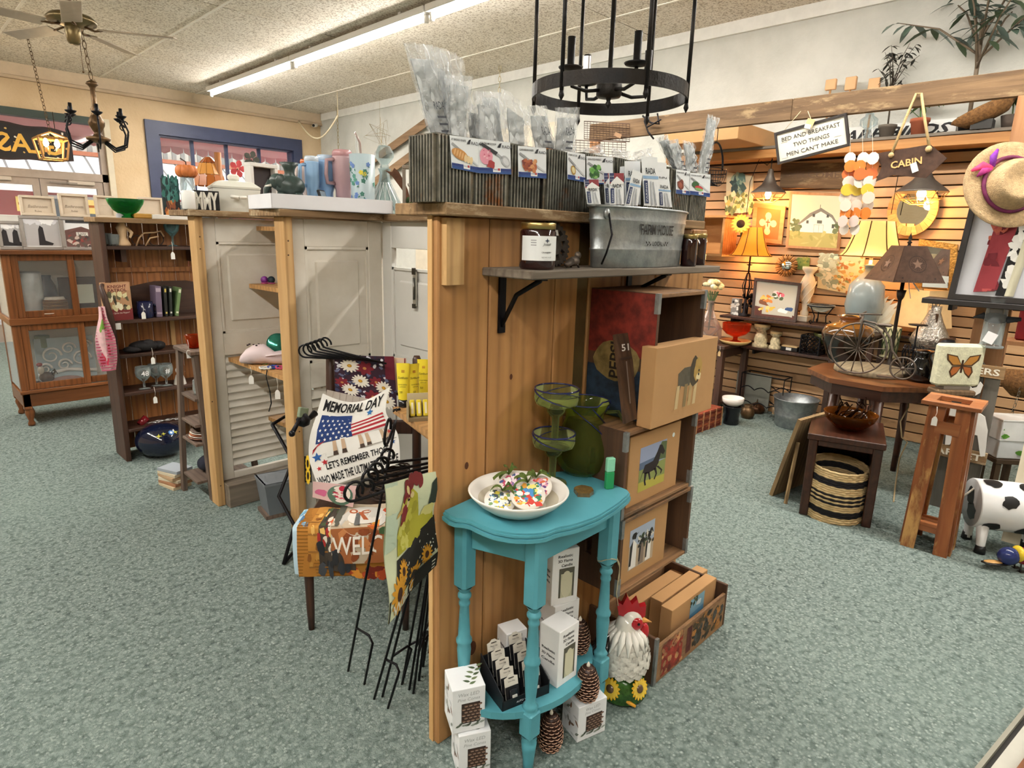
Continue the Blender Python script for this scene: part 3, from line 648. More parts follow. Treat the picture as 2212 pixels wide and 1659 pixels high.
def slim_card(label,pts,Y,style,sd=0):
 A=G()
 if style=='usa':
  rect(A,0,1,.66,1,'#8f2f38',.0001);rect(A,0,.3,.72,1,'#2a3360',.0002);A.poly([(.1,.72,.0003),(.5,.9,.0003),(1,.7,.0003),(1,.66,.0003),(0,.62,.0003)],'#efefee')
  for k in range(6):A.star((.06+.1*(k%3),.8+.1*(k//3)),.03,5,.4,'#f0f0f0',.0004)
 else:rect(A,0,1,.56,.62,'#8fb2d6',.0001)
 A.text('RADA',.17,(.5,.66 if style!='usa'else .54),'#23252c',bold=.012,squeeze=.62,z=.0004)
 rect(A,.04,.28,.05,.52,'#24345f',.0004);A.text('PARING',.14,(.21,.09),'#e8ecf2',rot=90,align='LEFT',z=.0006,squeeze=.38)
 A.poly([(.45,.02,.0004),(.58,.02,.0004),(.52,.52,.0004),(.44,.5,.0004)],'#bcc0c6');A.poly([(.7,.02,.0004),(.82,.02,.0004),(.66,.5,.0004),(.6,.5,.0004)],'#aeb2b8')
 return artsheet('slim_card',label,'product card',qY(pts,Y),A,.0015,'#eef1f3','slim knife cards in the bucket')
for L,pts,Y,st in(('flag-topped slim card at bucket end',[(1269,441),(1298,441),(1292,388),(1262,388)],bcy-.03,'usa'),('flag-topped slim card beside bucket end card',[(1308,441),(1332,441),(1330,374),(1304,374)],bcy,'usa'),('flag-topped slim card in front of pair',[(1318,442),(1348,442),(1347,374),(1316,374)],bcy-.035,'usa'),('slim card with pale blue band behind tilted card',[(1352,442),(1384,442),(1383,348),(1350,348)],bcy+.01,'b'),('slim card tilted sideways among bucket cards',[(1350,444),(1378,444),(1388,375),(1368,365)],bcy-.03,'b'),('tallest slim card with hanging hole in bucket',[(1392,444),(1424,446),(1420,340),(1386,338)],bcy-.03,'b'),('slim card third from bucket end',[(1418,444),(1446,446),(1446,365),(1418,362)],bcy,'b'),('slim card second from bucket end',[(1424,446),(1452,448),(1446,388),(1420,385)],bcy-.02,'b'),('back slim card between flag cards and blue band cards',[(1338,442),(1362,442),(1364,358),(1340,360)],bcy+.03,'b'),('hindmost slim card behind tallest card',[(1408,444),(1436,444),(1440,352),(1412,350)],bcy+.03,'b')):
 slim_card(L,pts,Y,st)
 # ---------------- jars, gear, iron bird
JAM=mat('dark_jelly','#2a0d0e',.08,spec=.7,coat=.5)
def jar(label,x,y,Y,h,r,lab=True,lid='#b9a26a'):
 p=pY(x,y,Y);p.z=LZ;t=thing('jelly_jar',label,'jar',p)
 G().lathe([(0,0),(r*.92,0),(r,.006),(r,h*.8),(r*.9,h*.86),(r*.88,h*.88)],24,None).build('jar_body',JAM,t)
 G().lathe([(r*.9,h*.86),(r*.97,h*.865),(r*.97,h*.98),(r*.93,h),(0,h)],24,lid).build('lid',METAL,t)
 if lab:
  def fn(x,y,z):a=R_(-122)+x/r;return((r+.0006+z)*math.cos(a),(r+.0006+z)*math.sin(a),y)
  A=G();A.grid(lambda u,v:(-r*1.25+2.5*r*u,h*.2+h*.52*v,0),12,1,'#e9ecec');A.text('Jewell',.009,(.012,h*.52),'#2c2c30',shear=.3);A.text('CRANBERRY',.005,(.012,h*.36),'#2c2c30',bold=.01);A.text('NET WT 10 OZ',.004,(.012,h*.26),'#44444a');A.star((.012,h*.62),.007,4,.35,'#3a3f52',.0006)
  for k in range(3):rect(A,-.03,-.016,h*(.62-.05*k),h*(.635-.05*k),'#8a8a90',.0006)
  G().mapped(A,fn,0).build('paper_label',PRINT,t)
 return t
jar('dark jelly jar with gold lid and white label by the gear',1160,571,PY-.125,.118,.047)
jar('dark jelly jar with gold lid beside bucket, nearer shelf end',1503,573,PY-.10,.11,.032,False);jar('dark jelly jar squeezed against bucket side',1486,574,PY-.16,.105,.026,False)
p=pY(1192,568,PY-.03);gr=.066;t=thing('iron_gear','rusty iron sprocket with round holes leaning behind jelly jar','gear',(p.x,PY-.045,LZ),0,None,(-12,0,0))
g=G();nT=26;out=[]
for i in range(nT):
 for k,rr in((0,.9),(.28,1),(.55,1),(.8,.9)):q=2*PI*(i+k)/nT;out.append((gr*rr*math.cos(q),gr*rr*math.sin(q)))
N=len(out);inn=[(gr*.76*math.cos(2*PI*i/N),gr*.76*math.sin(2*PI*i/N))for i in range(N)]
def ring(g,a,b,z0,z1):
 n=len(a);V=[(x,y,z)for z in(z0,z1)for L_ in(a,b)for x,y in L_]
 F=[]
 for i in range(n):
  j=(i+1)%n;F+=[(i,n+i,n+j,j),(2*n+i,2*n+j,3*n+j,3*n+i),(i,j,2*n+j,2*n+i),(n+i,3*n+i,3*n+j,n+j)]
 g.add(V,F)
g.at((0,0,gr),(90,0,0));ring(g,out,inn,-.006,.006)
mid=[(gr*.5*math.cos(2*PI*i/N),gr*.5*math.sin(2*PI*i/N))for i in range(N)];mid2=[(gr*.16*math.cos(2*PI*i/N),gr*.16*math.sin(2*PI*i/N))for i in range(N)];ring(g,mid,mid2,-.006,.006)
for i in range(9):
 a0,a1=2*PI*(i+.30)/9,2*PI*(i+.70)/9;g.prism([(gr*.48*math.cos(a0),gr*.48*math.sin(a0)),(gr*.78*math.cos(a0-.05),gr*.78*math.sin(a0-.05)),(gr*.78*math.cos(a1+.05),gr*.78*math.sin(a1+.05)),(gr*.48*math.cos(a1),gr*.48*math.sin(a1))],-.006,.006)
g.build('toothed_wheel',mat('rust_iron','#57504a',.6,.5,var=.3,vs_=40,bmp=.3),t)
G().at((.012,-.009,gr*1.45),(90,0,8)).prism([(-.006,-.008),(.006,-.008),(.006,.008),(-.006,.008)],0,.001,'#eeeeea').build('price_sticker',PAPER,t)
p=pY(1240,566,PY-.1);p.z=LZ;t=thing('iron_bird','small cast iron bird figurine by bucket handle','figurine',p,20)
g=G().sph((0,0,.018),(.03,.014,.014),12,8,'#6a5f54').sph((.03,0,.034),(.011,.01,.011),10,6,'#6a5f54').tube([(.038,0,.035),(.052,0,.03)],[.005,.001],6,'#4a4038').tube([(-.025,0,.018),(-.06,0,.01),(-.075,0,.012)],[.012,.008,.003],6,'#5a5048').tube([(0,-.01,.01),(.01,-.012,0)],.003,5,'#4a4038').tube([(0,.01,.01),(.01,.012,0)],.003,5,'#4a4038')
g.build('bird_body',mat('cast_iron',None,.5,.6,var=.2),t)
# ================================================================ blue demilune table and what stands on and under it
TZ=.77
TEAL=mat('teal_paint','#5aa3b1',.5,var=.07,vs_=6,col2='#5099a7',bmp=.05,bs_=30)
tb=thing('demilune_table','teal painted half-round side table with serpentine moulded top','table',(1.25,1.1,0))
front=[(953,1100),(976,1118),(1013,1122),(1039,1135),(1068,1146),(1106,1153),(1145,1154),(1177,1151),(1205,1140),(1238,1134),(1291,1116),(1334,1089),(1363,1065)]
ol=[pz(x,y,TZ)for x,y in front];ol[0]=Vector((1.005,PY-.008,TZ));ol+=[Vector((1.512,.985,TZ)),Vector((1.512,PY-.008,TZ))]
cxy=Vector((1.27,1.12))
def scaled(k):return[((p.x-cxy.x)*k+cxy.x-1.25,(min((p.y-cxy.y)*k+cxy.y,PY-.004))-1.1)for p in ol]
def smooth(P,n=2):
 for _ in range(n):
  Q=[]
  for i in range(len(P)):
   a,b=P[i],P[(i+1)%len(P)];Q+=[(a[0]*.8+b[0]*.2,a[1]*.8+b[1]*.2),(a[0]*.2+b[0]*.8,a[1]*.2+b[1]*.8)]
  P=Q
 return P
g=G();prev=0
for z0,z1,k in((TZ-.006,TZ,.985),(TZ-.012,TZ-.006,1.0),(TZ-.016,TZ-.012,.985),(TZ-.026,TZ-.016,1.01)):g.prism(smooth(scaled(k),1),z0,z1)
g.build('table_top',TEAL,tb)
LEGS=[(1.06,1.205),(1.135,1.005),(1.468,1.01),(1.468,1.2)]
lp=[(.0145,0),(.016,.03),(.02,.07),(.0225,.095),(.018,.1),(.0225,.107),(.018,.114),(.022,.12)]
lp2=[(.022,.2),(.018,.207),(.023,.215),(.018,.222),(.014,.232),(.0165,.26),(.021,.33),(.019,.345),(.0235,.355),(.0235,.362),(.018,.372),(.017,.40),(.0135,.47),(.0165,.475),(.0165,.482),(.013,.49),(.02,.50),(.02,.507),(.014,.515)]
for x,y in LEGS:
 g=G().at((x-1.25,y-1.1,0));g.lathe([(0,0)]+lp,14);g.bx(-.0225,.0225,-.0225,.0225,.12,.2,None,.004);g.lathe(lp2,14);g.bx(-.025,.025,-.025,.025,.53,TZ-.026,None,.008);g.lathe([(.014,.515),(.023,.532)],14);g.build('leg',TEAL,tb)
def apron(a,b):
 a,b=Vector(a),Vector(b);d=(b-a);L=d.length;ang=math.degrees(math.atan2(d.y,d.x));mid=(a+b)/2
 G().box((mid.x-1.25,mid.y-1.1,TZ-.07),(L-.05,.018,.085),None,(0,0,ang),.002).build('apron',TEAL,tb)
for a,b in((0,1),(1,2),(2,3),(3,0)):apron(LEGS[a],LEGS[b])
sh=[(LEGS[0][0]-.01,PY-.02),(LEGS[0][0]-.015,LEGS[0][1])]+[(1.27+.255*math.cos(R_(a)),1.16+.19*math.sin(R_(a)))for a in range(190,352,9)]+[(LEGS[2][0]+.02,LEGS[3][1]),(LEGS[2][0]+.015,PY-.02)]
SZ=.205
G().prism([(x-1.25,y-1.1)for x,y in sh],SZ-.022,SZ).build('low_shelf',TEAL,tb)
# string tied on the leg
t=thing('twine','loose twine tied around the table leg nearest the crates','string',(1.468,1.01,.5));G().tube([(.03*math.cos(a*PI/6),.03*math.sin(a*PI/6),.05+.01*math.sin(a))for a in range(12)],.0015,5,'#c9b994',True).tube([(.03,-.01,.05),(.05,-.015,.0),(.035,-.02,-.08),(.05,-.02,-.13)],.0015,5,'#c9b994').tube([(.03,-.01,.05),(.04,-.02,.02),(.055,-.015,-.06)],.0015,5,'#c9b994').build('cord',CLOTH,t)
# bowl of printed ornaments
bp=pz(1119,1098,TZ);bp.z=TZ;br=size_at(pz(1119,1065,TZ+.05),110)
bw=thing('shallow_bowl','wide shallow white ceramic bowl with cream rim bands','bowl',bp)
G().lathe([(0,0),(br*.5,0),(br*.62,.006),(br*.85,.03),(br*.98,.05),(br,.056),(br*.985,.058),(br*.93,.05),(br*.8,.033),(br*.55,.013),(0,.01)],48,cols=['#f2efe8']*8+['#cfc8b4','#e9e6da','#d6d0c0','#dcd8ca']).build('bowl_body',mat('ceramic',None,.25),bw)
def ornament(label,dx,dy,dz,r,rot,cols,sd):
 t=thing('printed_ornament',label,'ornament',bp+Vector((dx,dy,dz)),0,'round printed ornaments in the bowl',rot)
 G().lathe([(0,-.003),(r,-.003),(r,.003),(0,.003)],24,'#e8e2d8').build('disc',PAPER,t)
 A=G();spat(A,150,-r*.66,r*.66,-r*.66,r*.66,r*.15,cols,.0036,sd);A.build('print',PRINT,t)
 g=G();q=random.Random(sd)
 for k in range(5):
  a=q.uniform(-2.2,2.2);L_=q.uniform(.03,.05)
  g.grid(lambda u,v:(L_*u*math.sin(a)+.002*math.sin(6*u),r*.8+L_*u*math.cos(a)*.7+(v-.5)*.009,.008+.018*math.sin(PI*u)),6,1,'#56682c')
 g.build('ribbon_bow',CLOTH,t);return t
ornament('pink and white printed ornament at bowl back with green bow',.01,.03,.055,.045,(35,-10,-20),['#d88aa8','#f0dce4','#8a6f9a','#c04e6a','#f3efe9','#4f5a8c'],1)
ornament('blue and white printed ornament at bowl edge with green bow',-.06,.012,.035,.042,(25,10,-50),['#4a78a8','#e8ecea','#3f4a52','#c8b848','#f0ede4','#7a9a6a'],2)
ornament('orange and blue printed ornament on top of the pile',.0,-.035,.05,.048,(30,0,-45),['#e0a040','#4a8cc8','#c8423a','#f0d878','#f3efe2','#3a7a5a'],3)
ornament('red and purple printed ornament at bowl side',.06,-.01,.045,.046,(28,-15,-60),['#d0414f','#e6a0b4','#6a4a8c','#f2e4e4','#e0704a'],4)
# margarita glasses, stacked, and pitcher
def glassm(name,col,rough=.02,ior=1.3):
 mt,nt,bs=newmat(name);out=nt.nodes['Material Output']
 bs.inputs['Base Color'].default_value=lin(col);bs.inputs['Roughness'].default_value=rough;bs.inputs['Specular IOR Level'].default_value=.8
 tr=nd(nt,'ShaderNodeBsdfTransparent');tr.inputs[0].default_value=lin(col);mx=nd(nt,'ShaderNodeMixShader');lw=nd(nt,'ShaderNodeFresnel')
 mr=nd(nt,'ShaderNodeMapRange');mr.inputs[1].default_value=.03;mr.inputs[2].default_value=.5;mr.inputs[3].default_value=.1;mr.inputs[4].default_value=.75;nt.links.new(lw.outputs[0],mr.inputs[0])
 nt.links.new(mr.outputs[0],mx.inputs[0]);nt.links.new(tr.outputs[0],mx.inputs[1]);nt.links.new(bs.outputs[0],mx.inputs[2]);nt.links.new(mx.outputs[0],out.inputs[0]);return mt
OLIVE=glassm('olive_glass','#a2ad58');SEAG=glassm('pale_olive_glass','#bcc489');COBALT=mat('cobalt_swirl','#1d2350',.1,coat=.5)
def margarita(label,p,h,r):
 t=thing('margarita_glass',label,'glass',p,0,'olive margarita glasses with blue swirls')
 G().lathe([(0,0),(r*.72,.002),(r*.7,.006),(r*.2,.014),(r*.17,.02),(r*.17,h*.52),(r*.3,h*.56),(r*.42,h*.62),(r*.45,h*.68),(r*.7,h*.72),(r*.97,h*.76),(r*1.02,h*.85),(r,h)],28).build('bowl_and_stem',SEAG,t)
 G().lathe([(0,h*.55),(r*.26,h*.58),(r*.36,h*.63),(r*.3,h*.67),(0,h*.675)],18).build('cobalt_base',COBALT,t)
 G().tube([(r*math.cos(a*PI/14),r*math.sin(a*PI/14),h)for a in range(28)],.0028,6,closed=True).build('blue_rim',COBALT,t)
 g=G()
 for s0 in(0,2.4,4.3):g.tube([(r*(1.02-.25*max(0,u-.55))*math.cos(s0+2.2*u),r*(1.02-.25*max(0,u-.55))*math.sin(s0+2.2*u),h*(.99-.24*u))for u in[i/10 for i in range(11)]],[.004-.0025*abs(i/10-.4)for i in range(11)],6,flat=.4)
 g.build('blue_swirl',COBALT,t);return t
gp=pz(1192,1045,TZ);gp.z=TZ+.001
mh=upz(gp,1190,935)-TZ;mr_=size_at(gp+Vector((0,0,mh)),46)
margarita('lower olive margarita glass with blue swirls, standing on teal table',gp,mh,mr_)
m2=upz(gp,1195,840)-TZ-mh*.70;margarita('upper olive margarita glass standing inside another glass',gp+Vector((.004,0,mh*.70)),m2,mr_*1.02)
pp_=pz(1262,1030,TZ);pp_+=Vector((.03,.035,0));pp_.z=TZ+.001;ph_=upz(pp_,1262,866)-TZ;pr=size_at(pp_+Vector((0,0,.08)),62)
t=thing('glass_pitcher','round olive glass pitcher with blue swirls and handle','pitcher',pp_)
G().lathe([(0,0),(pr*.6,.001),(pr*.85,ph_*.1),(pr,ph_*.28),(pr*.97,ph_*.42),(pr*.8,ph_*.6),(pr*.66,ph_*.74),(pr*.66,ph_*.84),(pr*.78,ph_*.95),(pr*.86,ph_)],36).build('body',OLIVE,t)
G().tube([(pr*.86*math.cos(a*PI/16),pr*.86*math.sin(a*PI/16),ph_+(.012 if a in(23,24,25)else 0))for a in range(32)],.0026,6,closed=True).build('blue_rim',COBALT,t)
g=G()
for s0 in(3.2,4.1,5.0,5.9):
 prf=[(.84,.97),(.67,.84),(.67,.74),(.82,.6),(.98,.42),(1.01,.3)]
 g.tube([(pr*prf[i][0]*1.01*math.cos(s0+.5*i),pr*prf[i][0]*1.01*math.sin(s0+.5*i),ph_*prf[i][1])for i in range(6)],[.003,.0045,.005,.006,.006,.002],6,flat=.4)
g.build('blue_swirl',COBALT,t)
hd=Vector((math.cos(YAW),-math.sin(YAW),0)).normalized()
G().tube([hd*(pr*.7)+Vector((0,0,ph_*.85)),hd*(pr*1.15)+Vector((0,0,ph_*.86)),hd*(pr*1.42)+Vector((0,0,ph_*.68)),hd*(pr*1.38)+Vector((0,0,ph_*.48)),hd*(pr*.99)+Vector((0,0,ph_*.36))],.006,8).build('handle',SEAG,t)
price_tag(pp_+hd*(pr*1.25)+Vector((0,-.008,ph_*.84)),'white price tag hanging from pitcher handle',.15,-40)
# stone slice, mint tin
p=pz(1260,1065,TZ);p.z=TZ;t=thing('stone_slice','brown polished stone slice lying on teal table','stone',p,30)
A=G();blob(A,0,0,.034,.028,'#7a6238',0,16,.12,3);P=[tuple(v)[:2]for v in A.v];G().prism(P,0,.012,'#8f7a58').build('slab',mat('agate','#7d6236',.2,var=.3,vs_=60,col2='#5a4a30'),t)
p=pz(1315,1055,TZ);p.z=TZ;t=thing('mint_dispenser','small mint green flip-top candy dispenser standing on teal table','candy box',p,-25)
hh=upz(p,1315,988)-TZ;G().bx(-.013,.013,-.008,.008,0,hh*.55,'#2f9a5c',.002).build('window_body',mat('green_gel','#2f9a5c',.2),t);G().bx(-.0135,.0135,-.0085,.0085,hh*.55,hh,'#8fd6b4',.003).build('cap',PAINT,t)
# ---------------- low shelf: candle boxes and clip display
def candle_art(w_,d,h):
 A=G()
 for k,s in enumerate(('Realistic','3D Flame','Candle')):A.text(s,.0125,(w_*.2+(.012 if k==2 else 0),h*.86-.0155*k),'#26262a',bold=.02,align='LEFT',squeeze=w_*.55 if k<2 else w_*.42,z=.0002)
 rect(A,w_*.26,w_*.84,h*.12,h*.66,'#5e5c50',.0002);A.disc((w_*.55,h*.36),w_*.22,16,'#d8d4b8',h*.25,.0004);rect(A,w_*.33,w_*.77,h*.12,h*.56,'#c9c6a8',.0003);return A
def candle_side(w_,d,h):
 A=G()
 for k,s in enumerate(('Realistic','3D Flame','Candle')):A.text(s,.0115,(d*.12,h*.58-.018*k),'#26262a',bold=.02,align='LEFT',squeeze=d*.7,z=.0002)
 return A
def cbox(label,x0,y0,x1,y1,z,ytop,d=.075):
 a,b=pz(x0,y0,z),pz(x1,y1,z);a.z=b.z=z;return carton('candle_box',label,a,b,d,upz(a,x0,ytop)-z,{'front':candle_art,'left':candle_side},'#f3f3f3','candle box','flame candle boxes under the table')
cbox('white flame candle box standing foremost on low table shelf',1203,1488,1245,1458,SZ,1367)
b2=cbox('white flame candle box under another candle box',1194,1425,1246,1402,SZ,1312)
hz=SZ+(upz(b2.location,1194,1312)-SZ);cbox('white flame candle box stacked on top of another',1190,1310,1246,1297,hz,1192)
a=Vector((1.195,1.165,SZ));carton('candle_box','white flame candle box behind clip display against pine panel',a,a+Vector((.07,-.02,0)),.06,.125,{'front':candle_art,'left':candle_side},'#f3f3f3','candle box','flame candle boxes under the table')
# auto vent clip counter display
c0=pz(1085,1538,SZ);c1=pz(1186,1497,SZ);W_=(c1-c0).length;ang=math.degrees(math.atan2(c1.y-c0.y,c1.x-c0.x));D_=.135
t=thing('counter_display','black cardboard counter display lettered AUTO VENT CLIP','display tray',(c0.x,c0.y,SZ),ang)
BK=mat('black_card',None,.5)
g=G().bx(0,W_,0,.003,0,.03,'#16181c').bx(0,W_,D_-.003,D_,0,.09,'#16181c').bx(0,W_,0,D_,0,.003,'#16181c')
for x in(0,W_-.003):g.add([(x,0,0),(x+.003,0,0),(x+.003,D_,0),(x,D_,0),(x,0,.045),(x+.003,0,.045),(x+.003,D_,.1),(x,D_,.1)],[(0,3,2,1),(4,5,6,7),(0,1,5,4),(2,3,7,6),(1,2,6,5),(0,4,7,3)],'#1b1d22')
g.build('tray',BK,t)
A=G().text('AUTO VENT CLIP',.0085,(W_/2,.012),'#e8e8ea',bold=.01);A.text('cup holder phone clip',.004,(W_/2,.005),'#b8b8bc');G().at((0,-.0005,0),(90,0,0)).mapped(A,lambda x,y,z:(x,y,z)).build('lettering',PRINT,t)
c=None
for r_ in range(5):
 for q in range(2):
  x,y,z=W_*(.27+.47*q),.012+r_*.026,.006+.012*r_
  if c is None:
   c=thing('vent_clip_card','','product card',(0,0,0),0,'carded vent clips in the counter display')
   gg=G().at((0,0,0),(90,0,0));gg.prism([(-.022,0),(.022,0),(.022,.072),(.012,.075),(.006,.081),(-.006,.081),(-.012,.075),(-.022,.072)],-.001,0,'#d5d0c4');gg.build('card',PAPER,c)
   B=G();rect(B,-.022,.022,0,.048,'#17181c',.0002);rect(B,-.009,.009,.07,.073,'#4a4640',.0003);B.text('Vent Clip',.006,(0,.06),'#4a4640',z=.0003);gg=G().at((0,-.0012,0),(90,0,0));gg.mapped(B,lambda x,y,z:(x,y,z));gg.build('print',PRINT,c)
   G().bx(-.013,.013,-.014,-.001,.012,.042,'#1e1f24',.003).bx(-.008,.008,-.016,-.013,.014,.028,'#c9c9c4',.001).build('clip',GLOSS,c)
   k_=c
  else:k_=dup(c,(0,0,0))
  lv=Matrix.Rotation(R_(ang),4,'Z')@Vector((x,y,z));k_.location=Vector((c0.x,c0.y,SZ))+lv;k_.rotation_euler=(R_(-14),0,R_(ang))
  k_['label']='carded vent clip, '+('front','second','third','fourth','hindmost')[r_]+' in the '+('row by the candle boxes'if q else 'row by the pine panel')
  # ---------------- pine cone boxes and pine cones
def cone_front(w_,d,h):
 A=G();A.text('Wax LED',h*.11,(w_*.5,h*.83),'#a9adb0',shear=.2,z=.0002);A.text('Pine Cones',h*.10,(w_*.5,h*.72),'#a9adb0',shear=.2,z=.0002);rect(A,w_*.28,w_*.84,h*.2,h*.66,'#33251f',.0002)
 for j in range(6):
  for i in range(4):A.disc((w_*(.35+.14*i+(.07 if j%2 else 0)),h*(.25+.07*j)),w_*.07,8,'#5a4034',h*.03,.0003+.00002*j);A.disc((w_*(.35+.14*i+(.07 if j%2 else 0)),h*(.238+.07*j)),w_*.055,8,'#b89c88',h*.01,.0004+.00002*j)
 for k in range(9):leafy(A,w_*(.1+.09*k),h*(.14+.02*math.sin(k)),w_*.2,20+25*math.sin(k*2),['#6a7466','#4f5a50','#9aa39c'][k%3],.0005,.18)
 return A
def cone_side(w_,d,h):
 A=G()
 for k in range(12):leafy(A,d*(.55+.3*math.sin(k*1.7)),h*(.1+.06*k),d*.3,40*k,['#c9cdd0','#8a938c','#7a5a48'][k%3],.0002,.16)
 for k in range(3):rect(A,d*.1,d*.5,h*(.6+.05*k),h*(.61+.05*k),'#8f9296',.0003)
 return A
def cone_top(w_,d,h):
 A=G()
 for k in range(9):leafy(A,w_*(.55+.05*k),d*(.15+.09*k),w_*.24,150 if k%2 else 20,['#5f7050','#4a5a40','#6f7c5a'][k%3],.0002,.2)
 return A
def pbox(label,x0,y0,x1,y1,ztop,h,d=.1):
 a,b=pz(x0,y0,ztop),pz(x1,y1,ztop);a.z=b.z=ztop-h;return carton('pinecone_box',label,a,b,d,h,{'front':cone_front,'left':cone_side,'top':cone_top},'#e9ecef','candle box','boxed pine cone candles on the carpet')
pbox('white pine cone candle box at carpet under another such box',991,1592,1061,1577,.142,.14,.095);pbox('white pine cone candle box stacked on another by partition foot',977,1494,1049,1479,.284,.14,.095)
pb3=pbox('white pine cone candle box beside table leg carrying a pine cone',1251,1530,1312,1505,.125,.124,.085)
CONE=mat('cone_scale','#3a2219',.45,var=.25,vs_=60);CTIP=mat('cone_tip','#c09a82',.5)
def pinecone(label,p,h,r):
 t=thing('pinecone_candle',label,'pine cone',p,0,'pine cone candles under the table')
 G().lathe([(0,.002),(r*.45,.004),(r*.8,h*.2),(r*.86,h*.4),(r*.7,h*.75),(r*.45,h*.93),(0,h*.95)],16).build('core',CONE,t)
 g=G();gt=G();rows=12
 for j in range(rows):
  v=(j+.5)/rows;zz=h*(.03+.93*v);rr=r*(.55+.45*math.sin(PI*min(1,.18+v*.86)))*(1.0 if v<.9 else .85);n=12 if v<.8 else 9
  for i in range(n):
   a=2*PI*(i+.5*(j%2))/n;ca,sa=math.cos(a),math.sin(a);wd=PI*rr/n*1.05
   def q(u,s,zz_):return(u*ca-s*sa,u*sa+s*ca,zz_)
   dz=h*.05
   P=[q(rr*.8,-wd*.7,zz+dz*.2),q(rr*.8,wd*.7,zz+dz*.2),q(rr*1.0,wd,zz+dz*.3),q(rr*1.06,wd*.6,zz-dz*.05),q(rr*1.07,0,zz-dz*.3),q(rr*1.06,-wd*.6,zz-dz*.05),q(rr*1.0,-wd,zz+dz*.3),q(rr*.78,0,zz-dz*.5)]
   g.add(P,[(0,1,2,3,4,5,6),(1,7,4,3,2),(7,0,6,5,4)],None,True)
   T_=[q(rr*1.0,-wd*.95,zz+dz*.36),q(rr*1.065,-wd*.55,zz+dz*.02),q(rr*1.078,0,zz-dz*.2),q(rr*1.065,wd*.55,zz+dz*.02),q(rr*1.0,wd*.95,zz+dz*.36),q(rr*1.05,0,zz+dz*.22)]
   gt.add(T_,[(0,1,2,5),(5,2,3,4)])
 o=g.build('scales',CONE,t);o['kind']='stuff';o=gt.build('scale_tips',CTIP,t);o['kind']='stuff'
 G().lathe([(0,h*.93),(.005,h*.95),(.006,h*.99),(.002,h*1.07),(0,h*1.09)],8,'#efe6d6').build('flame_tip',PAINT,t);return t
p=pz(1200,1630);pinecone('pine cone candle standing on carpet in front of table foot',p+Vector((.008,.03,0)),.125,.037)
p=Vector(pb3.location)+Vector((.05,.012,.1245));pinecone('pine cone candle standing on white box beside table leg',p,.118,.036)
p=pz(1268,1418,SZ);pinecone('pine cone candle on low table shelf behind others',p+Vector((0.0,.035,0)),.118,.034)
# ================================================================ soda crates on the panel, picture boxes, rooster jar
CRW=wood('crate_wood','#9a7550','#7a5636','X',1.3,'#3c2818',rough=.8,wear='#5a4a3a',wamt=.35);CRD=wood('crate_dark','#6a4a32','#4a3322','Z',1.3,'#281a10',rough=.8)
KRAFT=mat('kraft_board','#b98f60',.8,var=.05,vs_=5);STRAP=mat('zinc_strap','#8f9190',.5,.6,var=.25,vs_=30)
CY0,CY1=1.0,PY-.003
def crate(label,x0,x1,z0,z1,slot=True):
 t=thing('soda_crate',label,'crate',((x0+x1)/2,(CY0+CY1)/2,z0),0,'old soda crates fixed to the pine panel');th=.013
 for nm,b in(('bottom_board',(x0+th,x1-th,CY0,CY1,z0,z0+th)),('top_board',(x0+th,x1-th,CY0,CY1,z1-th,z1)),('back_board',(x0+th,x1-th,CY1-.01,CY1,z0+th,z1-th))):wbuild(G().bx(*b,None,.002),nm,CRW,t)
 for x in(x0,x1-th):
  if slot:
   ym,zm=(CY0+CY1)/2,(z0+z1)/2+.02;g=G().bx(x,x+th,CY0,ym-.014,z0,z1).bx(x,x+th,ym+.014,CY1,z0,z1).bx(x,x+th,ym-.014,ym+.014,z0,zm-.045).bx(x,x+th,ym-.014,ym+.014,zm+.045,z1)
  else:g=G().bx(x,x+th,CY0,CY1,z0,z1)
  wbuild(g,'end_board',CRD,t)
  for za,zb in((z1-.06,z1+.001),(z0,z0+.06)):wbuild(G().bx(x-.001,x+th+.001,CY0-.0015,CY0+.012,za,zb),'metal_strap',STRAP,t)
 return t
crate('wooden crate lying on its side holding penguin picture box',1.522,1.955,.392,.652);crate('wooden crate lying on its side holding horse picture box',1.512,1.935,.660,.940)
t=crate('red and blue painted crate standing on end at stack top',1.628,1.918,.944,1.346,False)
A=G();W_=CY1-CY0;rect(A,0,W_,.2,.40,'#7d2a20',.0002);rect(A,0,W_,0,.16,'#27384a',.0002);blob(A,W_*.45,.18,W_*.36,.065,'#8c7748',.0004,20,.03);A.text('PEPSI',.06,(W_*.52,.125),'#2a221c',bold=.02,rot=90,align='LEFT',z=.0006,squeeze=.115)
wbuild(G().at((1.628-.0006,CY1,.944),(90,0,-90)).mapped(A,lambda x,y,z:(x,y,z)),'painted_side',mat('worn_crate_paint',None,.7,var=.5,vs_=25),t)
# thermometer-like wooden plaque leaning on the crate
p=[pY(x,y,Y)for x,y,Y in((1352,915,1.02),(1376,905,1.02),(1363,718,1.10),(1330,722,1.10))]
t=artsheet('wooden_plaque','narrow brown wooden plaque numbered 51 leaning on red crate','plaque',[Vector((v.x,v.y,max(v.z,.9415)))for v in p],G().text('51',.11,(.5,.8),'#e8e2d8',bold=.02,squeeze=.5).poly([(.46,.2,.0004),(.54,.2,.0004),(.54,.68,.0004),(.46,.68,.0004)],'#8a7a6c').poly([(.1,.7,.0003),(.9,.7,.0003),(.9,.73,.0003),(.1,.73,.0003)],'#3f2f26'),.012,'#6a5142',mt=CRD,sheet='board')
